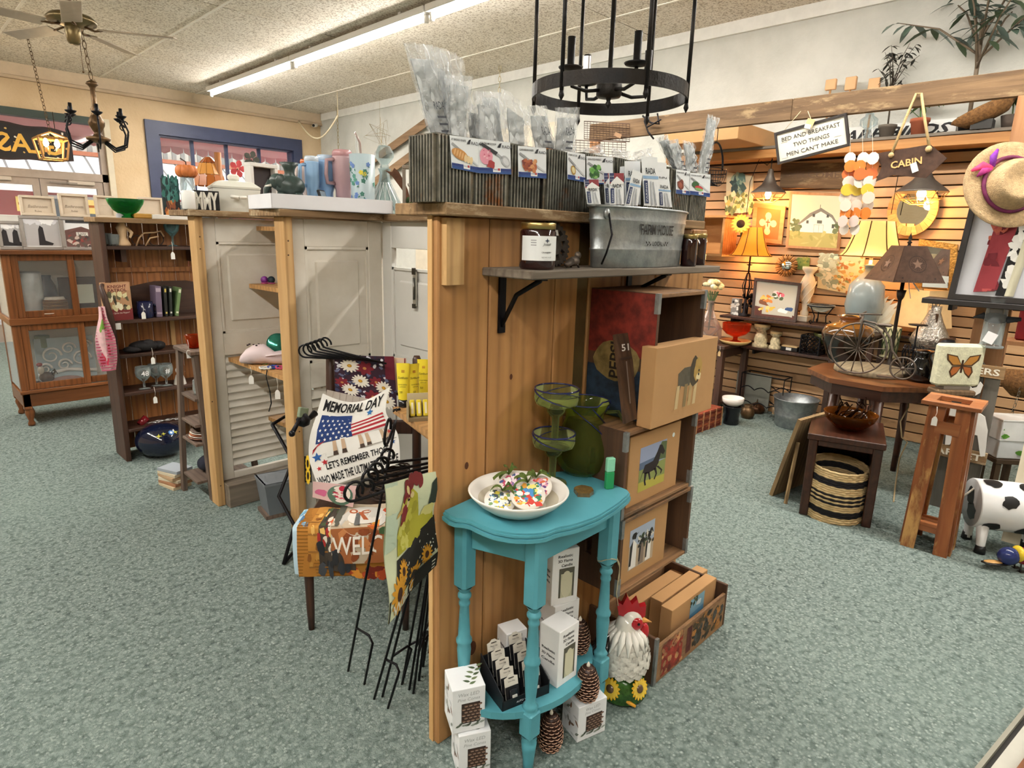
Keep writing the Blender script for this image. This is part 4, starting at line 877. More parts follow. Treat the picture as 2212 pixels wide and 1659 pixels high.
# kraft picture boxes
def pbx(label,P0,P1,d,h,art,lean=0):
 t=carton('picture_box',label,P0,P1,d,h,{'front':art}if art else{},'#b98f60','box','kraft puzzle boxes with animal pictures',KRAFT)
 if lean:t.rotation_euler.x=R_(lean)
 return t
def lion(w_,d,h):
 A=G();k=h;B='#8a7a58'
 A.poly([(.34*w_,.22*h,.0002),(.37*w_,.45*h,.0002),(.36*w_,.62*h,.0002),(.45*w_,.68*h,.0002),(.6*w_,.68*h,.0002),(.62*w_,.45*h,.0002),(.5*w_,.42*h,.0002),(.42*w_,.45*h,.0002)],'#5b5547')
 for x,c in((.34,'#c9b184'),(.47,'#8f7a54'),(.55,'#b59a6a'),(.63,'#c9b184')):A.poly([(x*w_,.16*h,.0003),((x+.05)*w_,.16*h,.0003),((x+.06)*w_,.46*h,.0003),((x+.01)*w_,.46*h,.0003)],c)
 blob(A,.64*w_,.6*h,.09*w_,.2*h,'#4a4030',.0004,14,.15,2);blob(A,.68*w_,.62*h,.065*w_,.15*h,'#b3924f',.0005,14,.12,5);blob(A,.7*w_,.52*h,.04*w_,.05*h,'#e2d2a4',.0006);A.disc((.70*w_,.6*h),.012*w_,8,'#2a2018',z=.0007);blob(A,.70*w_,.55*h,.012*w_,.02*h,'#2a2018',.0007);return A
def photo(kind):
 def f(w_,d,h):
  A=G();x0,x1,y0,y1=w_*.2,w_*.72,h*.16,h*.80
  if kind=='sky':x0,x1,y0,y1=w_*.4,w_*.72,h*.5,h*.92
  def q(u,v):return(x0+(x1-x0)*u,y0+(y1-y0)*v)
  def po(L,c,z):A.poly([q(u,v)+(z,)for u,v in L],c)
  if kind=='horse':
   rect(A,x0,x1,y0,y1,'#8f9a5a',.0002);po([(0,.5),(1,.55),(1,1),(0,1)],'#9aa6c4',.0003);po([(0,.5),(.6,.5),(.6,.68),(0,.66)],'#5f708c',.0004);po([(.5,.6),(1,.55),(1,.95),(.8,.98)],'#5f6f4a',.0004);po([(0,0),(1,0),(1,.18),(0,.22)],'#b9b04e',.0004)
   po([(.12,.42),(.2,.58),(.5,.6),(.62,.74),(.72,.92),(.82,.9),(.95,.72),(.88,.66),(.78,.72),(.72,.5),(.6,.38),(.3,.36)],'#2b2224',.0006)
   for L in([(.2,.4),(.3,.4),(.26,.2),(.3,.1),(.24,.1),(.2,.2)],[(.32,.38),(.4,.38),(.46,.2),(.42,.18)],[(.56,.4),(.64,.42),(.7,.26),(.62,.14),(.58,.16),(.64,.27)],[(.64,.44),(.72,.44),(.9,.3),(.86,.22),(.82,.22),(.84,.3)],[(.12,.42),(.16,.46),(.06,.26),(.02,.2)]):po(L,'#2b2224',.0006)
  elif kind=='penguin':
   rect(A,x0,x1,y0,y1,'#b7a48c',.0002);po([(0,.6),(1,.5),(1,1),(0,1)],'#a9b6c9',.0003);spat(A,40,x0+(x1-x0)*.35,x1-.004,y0+(y1-y0)*.45,y0+(y1-y0)*.75,.006,['#2c2a26','#3f4a34','#d8d4c8'],.0004,4,1.6)
   for cx,s,b in((.16,1.,1),(.5,.75,0),(.78,.8,1)):po([(cx-.12*s,.02),(cx+.14*s,.02),(cx+.13*s,.6*s),(cx,.74*s),(cx-.1*s,.6*s)],'#e9e6e0'if b else '#8a7a6c',.0006);po([(cx-.13*s,.1),(cx-.06*s,.1),(cx-.02*s,.72*s),(cx-.12*s,.6*s)],'#2e2c2c',.0007);blob(A,*q(cx+.02,.82*s),.09*(x1-x0)*s,.09*(y1-y0)*s,'#26221f',.0008);po([(cx+.06*s,.84*s),(cx+.2*s,.88*s),(cx+.06*s,.8*s)],'#26221f',.0008)
  else:rect(A,x0,x1,y0,y1,'#7fa9bd',.0002);po([(0,0),(1,0),(1,.3),(0,.2)],'#5b8fb0',.0003);spat(A,14,x0,x0+(x1-x0)*.5,y0+(y1-y0)*.6,y1,.006,['#3f4a3a','#55604a'],.0004,2,1.3);blob(A,*q(.6,.6),.02,.012,'#c9d8dc',.0004)
  if kind=='horse':A.disc((w_*.85,h*.82),.008,12,'#e4ebe6',z=.0004)
  return A
 return f
Y_=.972;a,b=pY(1408,893,Y_),pY(1536,881,Y_);a.z=b.z=.9415;pbx('kraft box with lion picture leaning before red crate',a,b,.052,.25,lion)
Y_=1.022;a,b=pY(1352,1092,Y_),pY(1458,1060,Y_);a.z=b.z=.6735;pbx('kraft box with galloping horse picture inside crate',a,b,.05,.235,photo('horse'))
a,b=pY(1332,1262,Y_),pY(1433,1206,Y_);a.z=b.z=.4055;a.x=max(a.x,1.54);pbx('kraft box with penguin picture inside crate',a,b,.05,.225,photo('penguin'))
# long open crate on the carpet
t=thing('long_crate','worn open wooden crate with faded red lettering on the carpet','crate',(1.96,1.09,0));X0,X1,Ya,Yb,h=1.700,2.222,.945,1.235,.145
FADE=wood('faded_crate_front','#a9825a','#8a6440','X',1.3,'#4a3020',rough=.8,wear='#6f5038',wamt=.4)
for nm,bxx,mt in(('front_board',(X0+.014,X1-.014,Ya,Ya+.013,0,h),FADE),('back_board',(X0+.014,X1-.014,Yb-.013,Yb,0,h),CRW),('end_board',(X0,X0+.014,Ya,Yb,0,h+.035),CRD),('end_board',(X1-.014,X1,Ya,Yb,0,h+.035),CRD),('base_board',(X0+.014,X1-.014,Ya+.013,Yb-.013,0,.01),CRW)):wbuild(G().bx(*bxx,None,.002),nm,mt,t)
wbuild(G().bx(X0-.001,X0+.015,Ya-.0015,Ya+.008,0,h+.036),'metal_strap',STRAP,t)
A=G();W_=X1-X0-.03;rect(A,.03,.17,.012,h-.012,'#9a3a2c',.0002);rect(A,.2,.235,.02,h-.02,'#5a2c26',.0002);spat(A,30,.03,.17,.01,h-.01,.012,['#b98a5c','#7a3a2c','#a97450'],.0004,4);spat(A,60,.25,W_-.02,.03,h-.02,.016,['#3a3428','#55482f','#a9743a','#4a4a44'],.0003,9)
wbuild(G().at((X0+.014,Ya-.0005,0),(90,0,0)).mapped(A,lambda x,y,z:(x,y,z)),'faded_print',mat('faded_print',None,.8,var=.5,vs_=40),t)
for L,x0,y0,x1,y1,Y_,d,art in(('kraft picture box foremost in long crate with blue sky picture',1452.6,1320,1547.5,1256,.985,.048,photo('sky')),('kraft picture box in the middle of long crate',1430,1301,1528,1239,1.06,.05,None),('kraft picture box hindmost in long crate',1380,1305,1480,1237,1.135,.055,None)):
 a,b=pY(x0,y0,Y_),pY(x1,y1,Y_);h_=a.z-.011;a.z=b.z=.011;a.x=max(a.x,1.72);b.x=max(b.x,a.x+.2);pbx(L,a,b,d,h_,art)
 # rooster cookie jar
p=pz(1347,1512);rh=upz(p,1380,1322);t=thing('rooster_jar','white ceramic rooster jar with black tail on green sunflower base','figurine',p+Vector((.03,.03,0)),-math.degrees(YAW));s=rh/.27
CER=mat('glazed_ceramic',None,.12,coat=.4)
def FE(n1,n2,r0,z0,z1,rf,col,dark):
 g=G()
 for j in range(n2):
  v=j/(n2-1);z=z0+(z1-z0)*v
  for i in range(n1):
   a=2*PI*(i+.5*(j%2))/n1;r=rf(v);ca,sa=math.cos(a),math.sin(a);wd=PI*r/n1*.95
   def q(u,w,zz):return(s*(u*ca-w*sa),s*(u*sa+w*ca),s*zz)
   g.add([q(r*1.0,-wd,z+.011),q(r*1.0,wd,z+.011),q(r*1.03,wd*.8,z-.003),q(r*1.05,0,z-.009),q(r*1.03,-wd*.8,z-.003),q(r*1.045,0,z+.008)],[(0,5,3,4),(5,1,2,3),(0,1,5)],col,True)
 return g
G().lathe([(0,0),(.062*s,0),(.068*s,.012*s),(.062*s,.04*s),(.05*s,.062*s),(.042*s,.07*s),(0,.072*s)],24).build('grassy_base',mat('green_glaze','#3d6a2c',.15,var=.5,vs_=50,col2='#26421f'),t)
G().lathe([(0,.06*s),(.035*s,.064*s),(.055*s,.085*s),(.064*s,.115*s),(.063*s,.14*s),(.05*s,.165*s),(.036*s,.19*s),(.028*s,.215*s),(.022*s,.232*s),(0,.24*s)],24,'#e2e0d6').build('body',CER,t)
o=FE(13,7,0,.082,.150,lambda v:.050+.017*math.sin(PI*(.15+.7*v)),'#dcdbd2',0).build('feathers',mat('feather_glaze','#d6d4ca',.2,var=.25,vs_=70),t);o['kind']='stuff'
g=G()
for i in range(16):
 a=2*PI*i/16;ca,sa=math.cos(a),math.sin(a);g.tube([(s*.024*ca,s*.024*sa,s*.206),(s*.046*ca,s*.046*sa,s*.182),(s*.066*ca-.004,s*.066*sa,s*.152)],[.004*s,.010*s,.002*s],6,'#eceae2')
g.build('neck_hackle',CER,t)
g=G()
for k in range(8):
 a=R_(100+13*k);g.tube([(-.05*s,(k-3.5)*.007*s,.11*s),(-.05*s+.06*s*math.cos(a)*.6,(k-3.5)*.009*s,.11*s+.075*s*abs(math.sin(a))),(-.085*s+.02*s*math.cos(a*2),(k-3.5)*.01*s,.06*s+.09*s*abs(math.sin(a))),(-.08*s,(k-3.5)*.011*s,.05*s)],[.012*s,.016*s,.012*s,.003*s],7,'#17171a',flat=.7)
g.build('black_tail',CER,t)
G().sph((.012*s,0,.222*s),(.03*s,.026*s,.032*s),16,10,'#e6e4da').build('head',CER,t);g=G().at((.016*s,0,.24*s),(90,0,0),1.35);g.prism([(-.03*s,.0),(-.036*s,.03*s),(-.024*s,.022*s),(-.016*s,.042*s),(-.006*s,.024*s),(.004*s,.036*s),(.01*s,.018*s),(.022*s,.022*s),(.022*s,0),(.01*s,-.012*s)],-.007*s,.007*s,'#b3222a');g.at().sph((.022*s,-.02*s,.222*s),(.018*s,.009*s,.018*s),10,7,'#b3222a').sph((.022*s,.02*s,.222*s),(.018*s,.009*s,.018*s),10,7,'#b3222a');g.build('comb',CER,t)
G().sph((.046*s,-.007*s,.192*s),(.014*s,.01*s,.026*s),10,7,'#b8242c').sph((.046*s,.009*s,.192*s),(.014*s,.01*s,.026*s),10,7,'#b8242c').build('wattle',CER,t)
G().tube([(.034*s,0,.224*s),(.066*s,0,.216*s)],[.012*s,.001*s],8,'#e0a050').build('beak',CER,t)
G().sph((.026*s,-.028*s,.226*s),.004*s,8,6,'#141414').sph((.026*s,.028*s,.226*s),.004*s,8,6,'#141414').build('eye',CER,t)
for a,zz in((-55,.05),(-130,.045)):
 g=G().at((.062*s*math.cos(R_(a)),.062*s*math.sin(R_(a)),zz*s),(72,0,a+90));g.petals((0,0),.03*s,16,.005*s,'#e8b62c',.002,.3);g.petals((0,0),.026*s,14,.005*s,'#f0cc4a',.004,.3,0,12);g.sph((0,0,.003),(.012*s,.012*s,.005*s),12,6,'#5a4632');g.build('sunflower',CER,t)
G().tube([(.0,-.06*s,.02*s),(.025*s,-.072*s,.012*s)],[.006*s,.004*s],8,'#e0a030').build('foot',CER,t)
# ================================================================ flag chair in the first bay
CH0=Vector((.985,2.035,0));CRZ=-43.3;CW,CD,CS=.392,.43,.435
DKW=wood('dark_chair_wood','#4a2f22','#33201a','Z',1.5,'#1c110c',rough=.4)
cx_=Vector((math.cos(R_(CRZ)),math.sin(R_(CRZ)),0));cyv=Vector((-cx_.y,cx_.x,0))
def cl(x,y,z):return CH0+cx_*x+cyv*y+Vector((0,0,z))
def pC(px_,py_,yl):
 """sight line meets the upright plane at depth yl behind the chair's front edge"""
 d=ray(px_,py_);o=Vector((0,0,EYE));return o+d*((CH0+cyv*yl-o).dot(cyv)/d.dot(cyv))
t=thing('wooden_chair','old dark wooden chair with carved back, draped in garden flags','chair',CH0,CRZ)
for x in(.015,CW-.015):G().tube([(x,.015,0),(x,.015,.08),(x,.015,.3),(x,.015,CS-.03)],[.012,.015,.019,.02],12).build('leg',DKW,t)
for x in(.015,CW-.015):G().tube([(x,CD+.03,0),(x,CD,.2),(x,CD-.01,CS),(x,CD+.0,.75),(x,CD+.025,.985),(x,CD+.027,1.0)],[.014,.018,.019,.019,.018,.012],12).build('leg',DKW,t)
G().bx(-.005,CW+.005,-.005,CD-.02,CS-.03,CS,None,.008).build('seat',DKW,t)
for z0,z1 in((.83,.955),(.66,.72)):G().bx(.03,CW-.03,CD,CD+.022,z0,z1,None,.006).build('back_slat',DKW,t)
g=G()
for k in range(3):g.at((.07+.05*k,CD-.002,.89),(90,0,0)).tube([(.016*math.cos(a*.5)*(1-a*.05),.016*math.sin(a*.5)*(1-a*.05),0)for a in range(16)],.003,5)
g.build('carved_scroll',DKW,t)
FLAG=mat('flag_cloth',None,.9,var=.05,bmp=.15,bs_=600)
def drape(name,label,x0,x1,drop,L,art,base,lay,sk=0,wav=.006,fr=-.006):
 """garden flag laid over the seat and hanging down in front"""
 t=thing('garden_flag',label,'garden flag',cl((x0+x1)/2,0,CS),CRZ,'garden flags draped on the chair');xm=(x0+x1)/2;z0=CS+.003+lay*.004;yf=fr-lay*.005
 def f(u,v,z=0):
  x=x0+(x1-x0)*u-xm;s=L*v+sk*u
  d=drop
  if s<d:y,zz=yf-.010*math.sin(3*(d-s)/max(d,.01))-wav*math.sin(9*u+lay)*(1-s/d)-z,z0-CS-(d-s)
  else:y,zz=yf+(s-d),z0-CS+z+.002*math.sin(12*u+6*v)
  return(x,y,zz)
 G().grid(lambda u,v:f(u,v),14,22,base).grid(lambda u,v:f(1-u,v,-.0012),14,22,base).build('cloth',FLAG,t)
 if art:G().mapped(art,lambda x,y,z:f(x,y,z*2+.0008),1).build('print',FLAG,t)
 return t
A=G();spat(A,14,.05,.95,.5,.98,.07,['#3a78a8','#2f6a9a','#7ab0d0'],.0003,2);A.disc((.5,.25),.2,12,'#2f5f9a',.06,.0004);drape('','pale blue garden flag at chair seat edge',-.03,.08,.19,.34,A,'#bcd7e6',0)
A=G()
for k in range(26):rect(A,0,1,k/26,k/26+.012,'#8f6020',.0002)
A2=spat(A,30,.5,1,0,.1,.05,['#c0502a','#7a2a1c','#e0963a'],.0004,6);drape('','burnt orange woven garden flag under the others',-.012,.36,.20,.36,A,'#b57a30',1)
A=G()
for k in range(5):rect(A,0,1,k/5,k/5+.02,'#9a6a30',.0002)
spat(A,26,.0,1,0,.9,.06,['#d09848','#b97f34','#8f5a24','#e0b060'],.0003,8);spat(A,20,.4,1,.0,.6,.06,['#a82f2a','#7a2420','#d85a3a','#e8b050'],.0004,9);drape('','autumn leaf garden flag with tan plank print',.03,.2,.165,.33,A,'#c48a3c',2)
A=G();spat(A,60,0,1,.3,.95,.06,['#a82f2a','#d8663a','#e8c070','#4a5a3a','#e8e0d0','#2f3a3a'],.0003,10);spat(A,14,0,1,0,.3,.09,['#3a3e44','#52565c','#2a2c30'],.0004,11);drape('','dark floral garden flag with red berries',.07,.2,.18,.33,A,'#4a4038',3)
A=G();rect(A,0,1,0,.42,'#a8663a',.0002);spat(A,22,0,1,.05,.4,.07,['#7a3f22','#c98450','#8f4a26'],.0003,5);spat(A,26,.55,1,.2,.9,.07,['#d8702a','#e8a040','#3f5a34','#5a7048','#c8502a'],.0004,12);A.disc((.42,.62),.34,22,'#d8d4cc',.30,.0006);A.disc((.42,.66),.24,20,'#efe9e0',.2,.0007);rect(A,0,.1,.45,1,'#5a5a50',.0005)
for sx in(-1,1):A.disc((.32+.09*sx,.78),.07,12,'#b8623c',.05,.0009,30*sx);A.disc((.32+.09*sx,.78),.04,12,'#efe0d0',.025,.001,30*sx)
A.poly([(.3,.76,.0009),(.36,.76,.0009),(.6,.42,.0009),(.52,.42,.0009)],'#b8623c');A.poly([(.28,.74,.0008),(.34,.74,.0008),(.4,.44,.0008),(.32,.44,.0008)],'#6a6a68')
A.text('WELCOME',.30,(.02,.12),'#f6efe4',bold=.01,squeeze=1.25,align='LEFT',z=.0012)
drape('','autumn WELCOME garden flag with ribbon bow lying on chair seat',.115,.375,.155,.34,A,'#c9b8a0',4,.02)
# memorial day flag leaning before the backrest
def curve(P,v):
 n=len(P)-1;i=min(int(v*n),n-1);u=v*n-i;a=P[max(i-1,0)];b=P[i];c=P[i+1];d=P[min(i+2,n)]
 return tuple(.5*((2*b[k])+(-a[k]+c[k])*u+(2*a[k]-5*b[k]+4*c[k]-d[k])*u*u+(-a[k]+3*b[k]-3*c[k]+d[k])*u**3)for k in range(2))
LC=[(690,1058),(676,1020),(667,985),(670,940),(684,895),(697,850)];RC=[(864,1000),(863,965),(858,935),(840,905),(833,880),(843,835)]
def pixmap(LCv,RCv,sag,yl0,yl1):
 def f(u,v,z=0):
  a,b=curve(LCv,v),curve(RCv,v);x=a[0]+(b[0]-a[0])*u;y=a[1]+(b[1]-a[1])*u+sag*math.sin(PI*u)*v**4
  return pC(x,y,yl0+(yl1-yl0)*v+.006*math.sin(7*u+4*v))-cyv*z
 return f
def hung(label,f,art,base,nu=16,nv=20,sub=1,grp='garden flags draped on the chair',two='#e8e6e0'):
 c=f(.5,0);t=thing('garden_flag',label,'garden flag',c,0,grp)
 wbuild(G().grid(lambda u,v:f(u,v),nu,nv,base).grid(lambda u,v:f(1-u,v,-.0015),nu,nv,two),'cloth',FLAG,t)
 if art:wbuild(G().mapped(art,lambda x,y,z:f(x,y,.0008+z*2),sub),'print',FLAG,t)
 return t
f=pixmap(LC,RC,26,.18,.24)
A=G();A.text('MEMORIAL DAY',.145,(.5,.845),'#1c1c20',bold=.028,squeeze=.86,z=.0006)
rect(A,.08,.52,.5,.8,'#27407a',.0003);A.poly([(.52,.5,.0003),(.97,.52,.0003),(.93,.76,.0003),(.52,.66,.0003)],'#f2eeea')
for k in range(4):A.poly([(.52,.505+.045*k,.0005),(.96,.53+.062*k,.0005),(.955,.56+.062*k,.0005),(.52,.528+.045*k,.0005)],'#b0303a')
for j in range(5):
 for i in range(6):A.star((.12+.07*i+(.035 if j%2 else 0),.53+.052*j),.02,5,.4,'#f4f4f4',.0006)
A.poly([(.05,.45,.0003),(.2,.52,.0003),(.12,.5,.0003),(.04,.4,.0003)],'#b0303a')
for x in(.3,.4,.6,.68,.85,.9):A.poly([(x-.025,.345,.0005),(x+.025,.345,.0005),(x+.02,.5,.0005),(x-.02,.5,.0005)],'#c9ad92');A.poly([(x-.03,.33,.0006),(x+.03,.33,.0006),(x+.022,.385,.0006),(x-.022,.385,.0006)],'#4a3c34')
A.poly([(.2,.32,.0004),(.98,.34,.0004),(.98,.35,.0004),(.2,.335,.0004)],'#a8a49c')
for x,y,r,c in((.09,.36,.06,'#2f62a8'),(.16,.28,.04,'#c0343c'),(.08,.22,.03,'#c0343c'),(.77,.8,.05,'#2f74b8'),(.33,.76,.025,'#2f4a8c'),(.93,.30,.035,'#2f62a8'),(.93,.45,.03,'#c0443c')):A.star((x,y),r,5,.45,c,.0007)
A.text("LET'S REMEMBER THOSE",.115,(.52,.185),'#1c1c20',bold=.02,squeeze=.72,z=.0006);A.text('WHO MADE THE ULTIMATE SACRIFICE',.115,(.5,.055),'#1c1c20',bold=.02,squeeze=.96,z=.0006)
hung('white MEMORIAL DAY garden flag with stars and stripes',f,A,'#efeeea')
# daisies on the backrest, other flags tucked around
def quadpix(tl,tr,br,bl_,yl,w_=.004):
 def f(u,v,z=0):x=(bl_[0]*(1-u)+br[0]*u)*(1-v)+(tl[0]*(1-u)+tr[0]*u)*v;y=(bl_[1]*(1-u)+br[1]*u)*(1-v)+(tl[1]*(1-u)+tr[1]*u)*v;return pC(x,y,yl+w_*math.sin(5*u))-cyv*z
 return f
A=G();spat(A,120,0,1,0,1,.035,['#2a2c44','#3c4060','#6a7090','#d8d8e0','#1c1c28'],.0002,3);rect(A,.84,1,.55,1,'#6a1f30',.0007)
for x,y,r in((.5,.72,.16),(.12,.3,.13),(.62,.12,.15),(.68,.45,.12)):A.petals((x,y),r,7,r*.28,'#7c2430',.0008);A.disc((x,y),r*.2,10,'#c0844a',None,.001)
for x,y,r in((.25,.75,.17),(.42,.42,.15),(.25,.16,.15),(.8,.36,.14),(.84,.1,.15)):A.petals((x,y),r,14,r*.15,'#ece6da',.0011,.2);A.disc((x,y),r*.24,12,'#b8862c',None,.0014);A.disc((x,y),r*.14,10,'#d8a83a',None,.0016)
hung('dark garden flag with white daisies and red flowers on chair back',quadpix((722,767),(851,770),(858,884),(724,846),CD-.025),A,'#3a2434')
A=G()
for k in range(7):rect(A,k/7,k/7+.012,0,1,'#a89c90',.0002)
A.text('WELCOME',.5,(.5,.1),'#6a4a40',bold=.02,squeeze=.8);hung('grey plank print WELCOME garden flag behind memorial flag',quadpix((706,842),(805,864),(800,905),(698,885),.30),A,'#c4bab0')
A=G();rect(A,.85,.93,0,1,'#7a2434',.0003);hung('beige garden flag with maroon stripe over chair back',quadpix((846,772),(878,774),(876,845),(850,850),CD-.017),A,'#d8bca4')
A=G();A.disc((.65,.45),.3,18,'#5a7a68',.5,.0003);A.disc((.65,.5),.24,18,'#efe4dc',.42,.0004);spat(A,20,.5,.8,.3,.6,.05,['#b8304a','#d86a7a','#efe4dc'],.0005,3);A.disc((.68,.8),.08,12,'#c02a48',.14,.0007);blob(A,.2,.4,.14,.2,'#d8709a',.0004);hung('pink garden flag with teacup print under memorial flag',quadpix((676,1040),(772,1050),(762,1096),(675,1074),.12),A,'#e6c4c4')
A=G()
for y in(.25,.72):A.petals((.5,y),.34,12,.09,'#e8c030',.0004);A.disc((.5,y),.15,12,'#2a1c10',None,.0006)
hung('black garden flag with sunflowers at chair edge',quadpix((657,985),(672,985),(674,1042),(658,1042),.22),A,'#1c1a18')
# grapevine basket behind
t=thing('twig_basket','dark grapevine twig basket on chair seat behind flags','basket',cl(.29,.24,CS+.024),CRZ);g=G();q=random.Random(4)
for j in range(12):
 for k in range(3):
  a0=q.uniform(0,6);g.tube([((.075+.008*math.sin(3*a+j))*math.cos(a+a0),(.06+.006*math.sin(2*a+k))*math.sin(a+a0),.004+.011*j+.004*math.sin(5*a+k))for a in[i*PI/9 for i in range(17)]],.003,5,q.choice(['#3a2c26','#54443a','#2a201c','#6a5a4c']))
o=g.build('woven_twigs',CLOTH,t);o['kind']='stuff'
# rooster garden flag on its stand
c1=ray(830,1180);L0=Vector((c1.x,c1.y,0))*(1.50/c1.dot(cF));c2=ray(938,1120);R0=Vector((c2.x,c2.y,0))*(1.72/c2.dot(cF))
zt0,zb0,zt1,zb1=upz(L0,829,1046),upz(L0,829,1348),upz(R0,936,1018),upz(R0,936,1220);dn=(R0-L0).normalized();nn=Vector((dn.y,-dn.x,0));nn=nn if nn.dot(Vector((-1,-1,0)))>0 else-nn
def fr_(u,v,z=0):
 p=L0+(R0-L0)*u;p.z=(zb0+(zb1-zb0)*u)*(1-v)+(zt0+(zt1-zt0)*u)*v;return p+nn*(z+.008*math.sin(6*u+1)*(1-v*.6)+.006*math.sin(9*v))
A=G();rect(A,0,1,0,.16,'#22201a',.0002);rect(A,0,.22,.5,1,'#c3d4bc',.0002)
A.poly([(.12,.22,.0004),(.3,.12,.0004),(1,.2,.0004),(1,.55,.0004),(.85,.52,.0004),(.5,.4,.0004),(.2,.4,.0004)],'#2a2824');spat(A,60,.3,1,.2,.5,.012,['#e8e6d8','#d8d4c0'],.0006,5)
A.poly([(.22,.42,.0005),(.62,.40,.0005),(.98,.52,.0005),(.95,.64,.0005),(.7,.62,.0005),(.62,.85,.0005),(.5,.92,.0005),(.38,.86,.0005),(.34,.7,.0005),(.26,.58,.0005)],'#b9b23a');spat(A,30,.3,.6,.45,.8,.05,['#c8c24c','#a8a032','#d6d06a'],.0006,7,1.5)
blob(A,.86,.64,.12,.06,'#d6cd80',.0006);A.poly([(.86,.7,.0006),(1,.68,.0006),(1,.95,.0006),(.9,.9,.0006)],'#2f3a30')
blob(A,.38,.84,.13,.07,'#7a2426',.0008,12,.15,3,60);blob(A,.35,.73,.07,.07,'#8a2c30',.0009,12,.1,5);blob(A,.37,.65,.08,.06,'#7a2426',.0008);
for k,(x,y)in enumerate(((.40,.93),(.5,.97),(.6,.985),(.68,.96))):blob(A,x,y,.06,.07,'#7a2a2a',.0008,10,.15,k)
A.poly([(.2,.76,.001),(.3,.79,.001),(.3,.75,.001),(.18,.72,.001)],'#c9a860');A.disc((.42,.83),.02,8,'#1c1410',.012,.0011);A.petals((.44,.86),.1,3,.03,'#d8c48a',.001)
for x,y,r in((.18,.15,.16),(.55,.13,.14),(.3,.28,.1),(.8,.22,.1)):A.petals((x,y),r,14,r*.14,'#d99a2c',.0010);A.disc((x,y),r*.35,12,'#4a2c18',None,.0012)
A.text('WELCOME',.13,(.5,.02),'#e8e2d0',squeeze=.9,bold=.01,z=.0012)
hung('rooster and sunflower garden flag hanging beside pine panel',fr_,A,'#d6dcb8',12,24,1,'garden flags draped on the chair','#c8ceb0')
# ---------------- black iron flag stands
def stand(label,foot,top,arm,fork,curl=.032,r=.0042):
 """garden flag stand: stake, step fork at foot, arm at the top ending in a curl; room coordinates"""
 foot,top,arm,fork=Vector(foot),Vector(top),Vector(arm),Vector(fork);t=thing('flag_stand',label,'flag stand',foot,0,'black iron garden flag stands leaning in the bay')
 wbuild(G().tube([foot,foot.lerp(top,.5),top],r,7),'stake',BLACKM,t)
 k=foot.lerp(top,.2);fk=(fork-foot);wbuild(G().tube([k,k+fk*.75+Vector((0,0,.005)),k+fk*.95-Vector((0,0,.015)),fork+Vector((0,0,.0))],r,7),'step_fork',BLACKM,t)
 d=(arm-top).normalized();up=Vector((0,0,1));pts=[top+d*-.0]+[top.lerp(arm,q)for q in(.3,.6,.85,1)]
 pts+=[arm+d*(curl*math.sin(a))+up*(curl*(1-math.cos(a)))for a in[R_(q)for q in range(25,320,25)]]
 wbuild(G().tube(pts,r,7),'curled_arm',BLACKM,t);return t
def gp_(x,y,dpt):d=ray(x,y);return Vector((0,0,EYE))+d*(dpt/d.dot(cF))
FT=pz(752,1450);stand('flag stand standing apart, in front of WELCOME flag',FT,gp_(855,908,1.84),gp_(838,955,1.80),pz(787,1478),.03)
for k,(fx,fy,gx,gy,ax,ay,dd,lb)in enumerate(((808,1510,838,1530,765,1082,1.62,'lowest curl of the bunch'),(826,1505,868,1478,790,1075,1.66,'second lowest curl of the bunch'),(869,1476,905,1462,800,1050,1.70,'curl in the middle of the bunch'),(893,1498,914,1440,812,1035,1.72,'fourth curl of the bunch'),(905,1470,930,1440,825,1020,1.75,'fifth curl of the bunch'),(884,1490,926,1410,838,1000,1.78,'highest curl of the bunch'))):
 ft=pz(fx,fy);tp=gp_(946+4*k,985+8*(5-k),dd+.16);stand('flag stand leaning by pine panel, '+lb,ft,tp,gp_(ax,ay,dd),pz(gx,gy),.026-.001*k)
for k in range(6):
 a_=pC(660+9*k,772-4*k,CD-.035-.006*k);b_=pC(800+7*k,778+1.5*k,CD-.035-.006*k);t=thing('flag_hanger','black iron flag hanger on chair back, '+('lowest','second','third','fourth','fifth','topmost')[k]+' curl','flag hanger',a_,0,'black iron flag hangers laid over the chair back')
 d=(b_-a_).normalized();cr=.026-.001*k;pts=[b_,a_.lerp(b_,.5),a_]+[a_-d*(cr*math.sin(q))+Vector((0,0,cr*(1-math.cos(q))))for q in[R_(v)for v in range(25,300,25)]];wbuild(G().tube(pts,.0038,7),'rod',BLACKM,t)
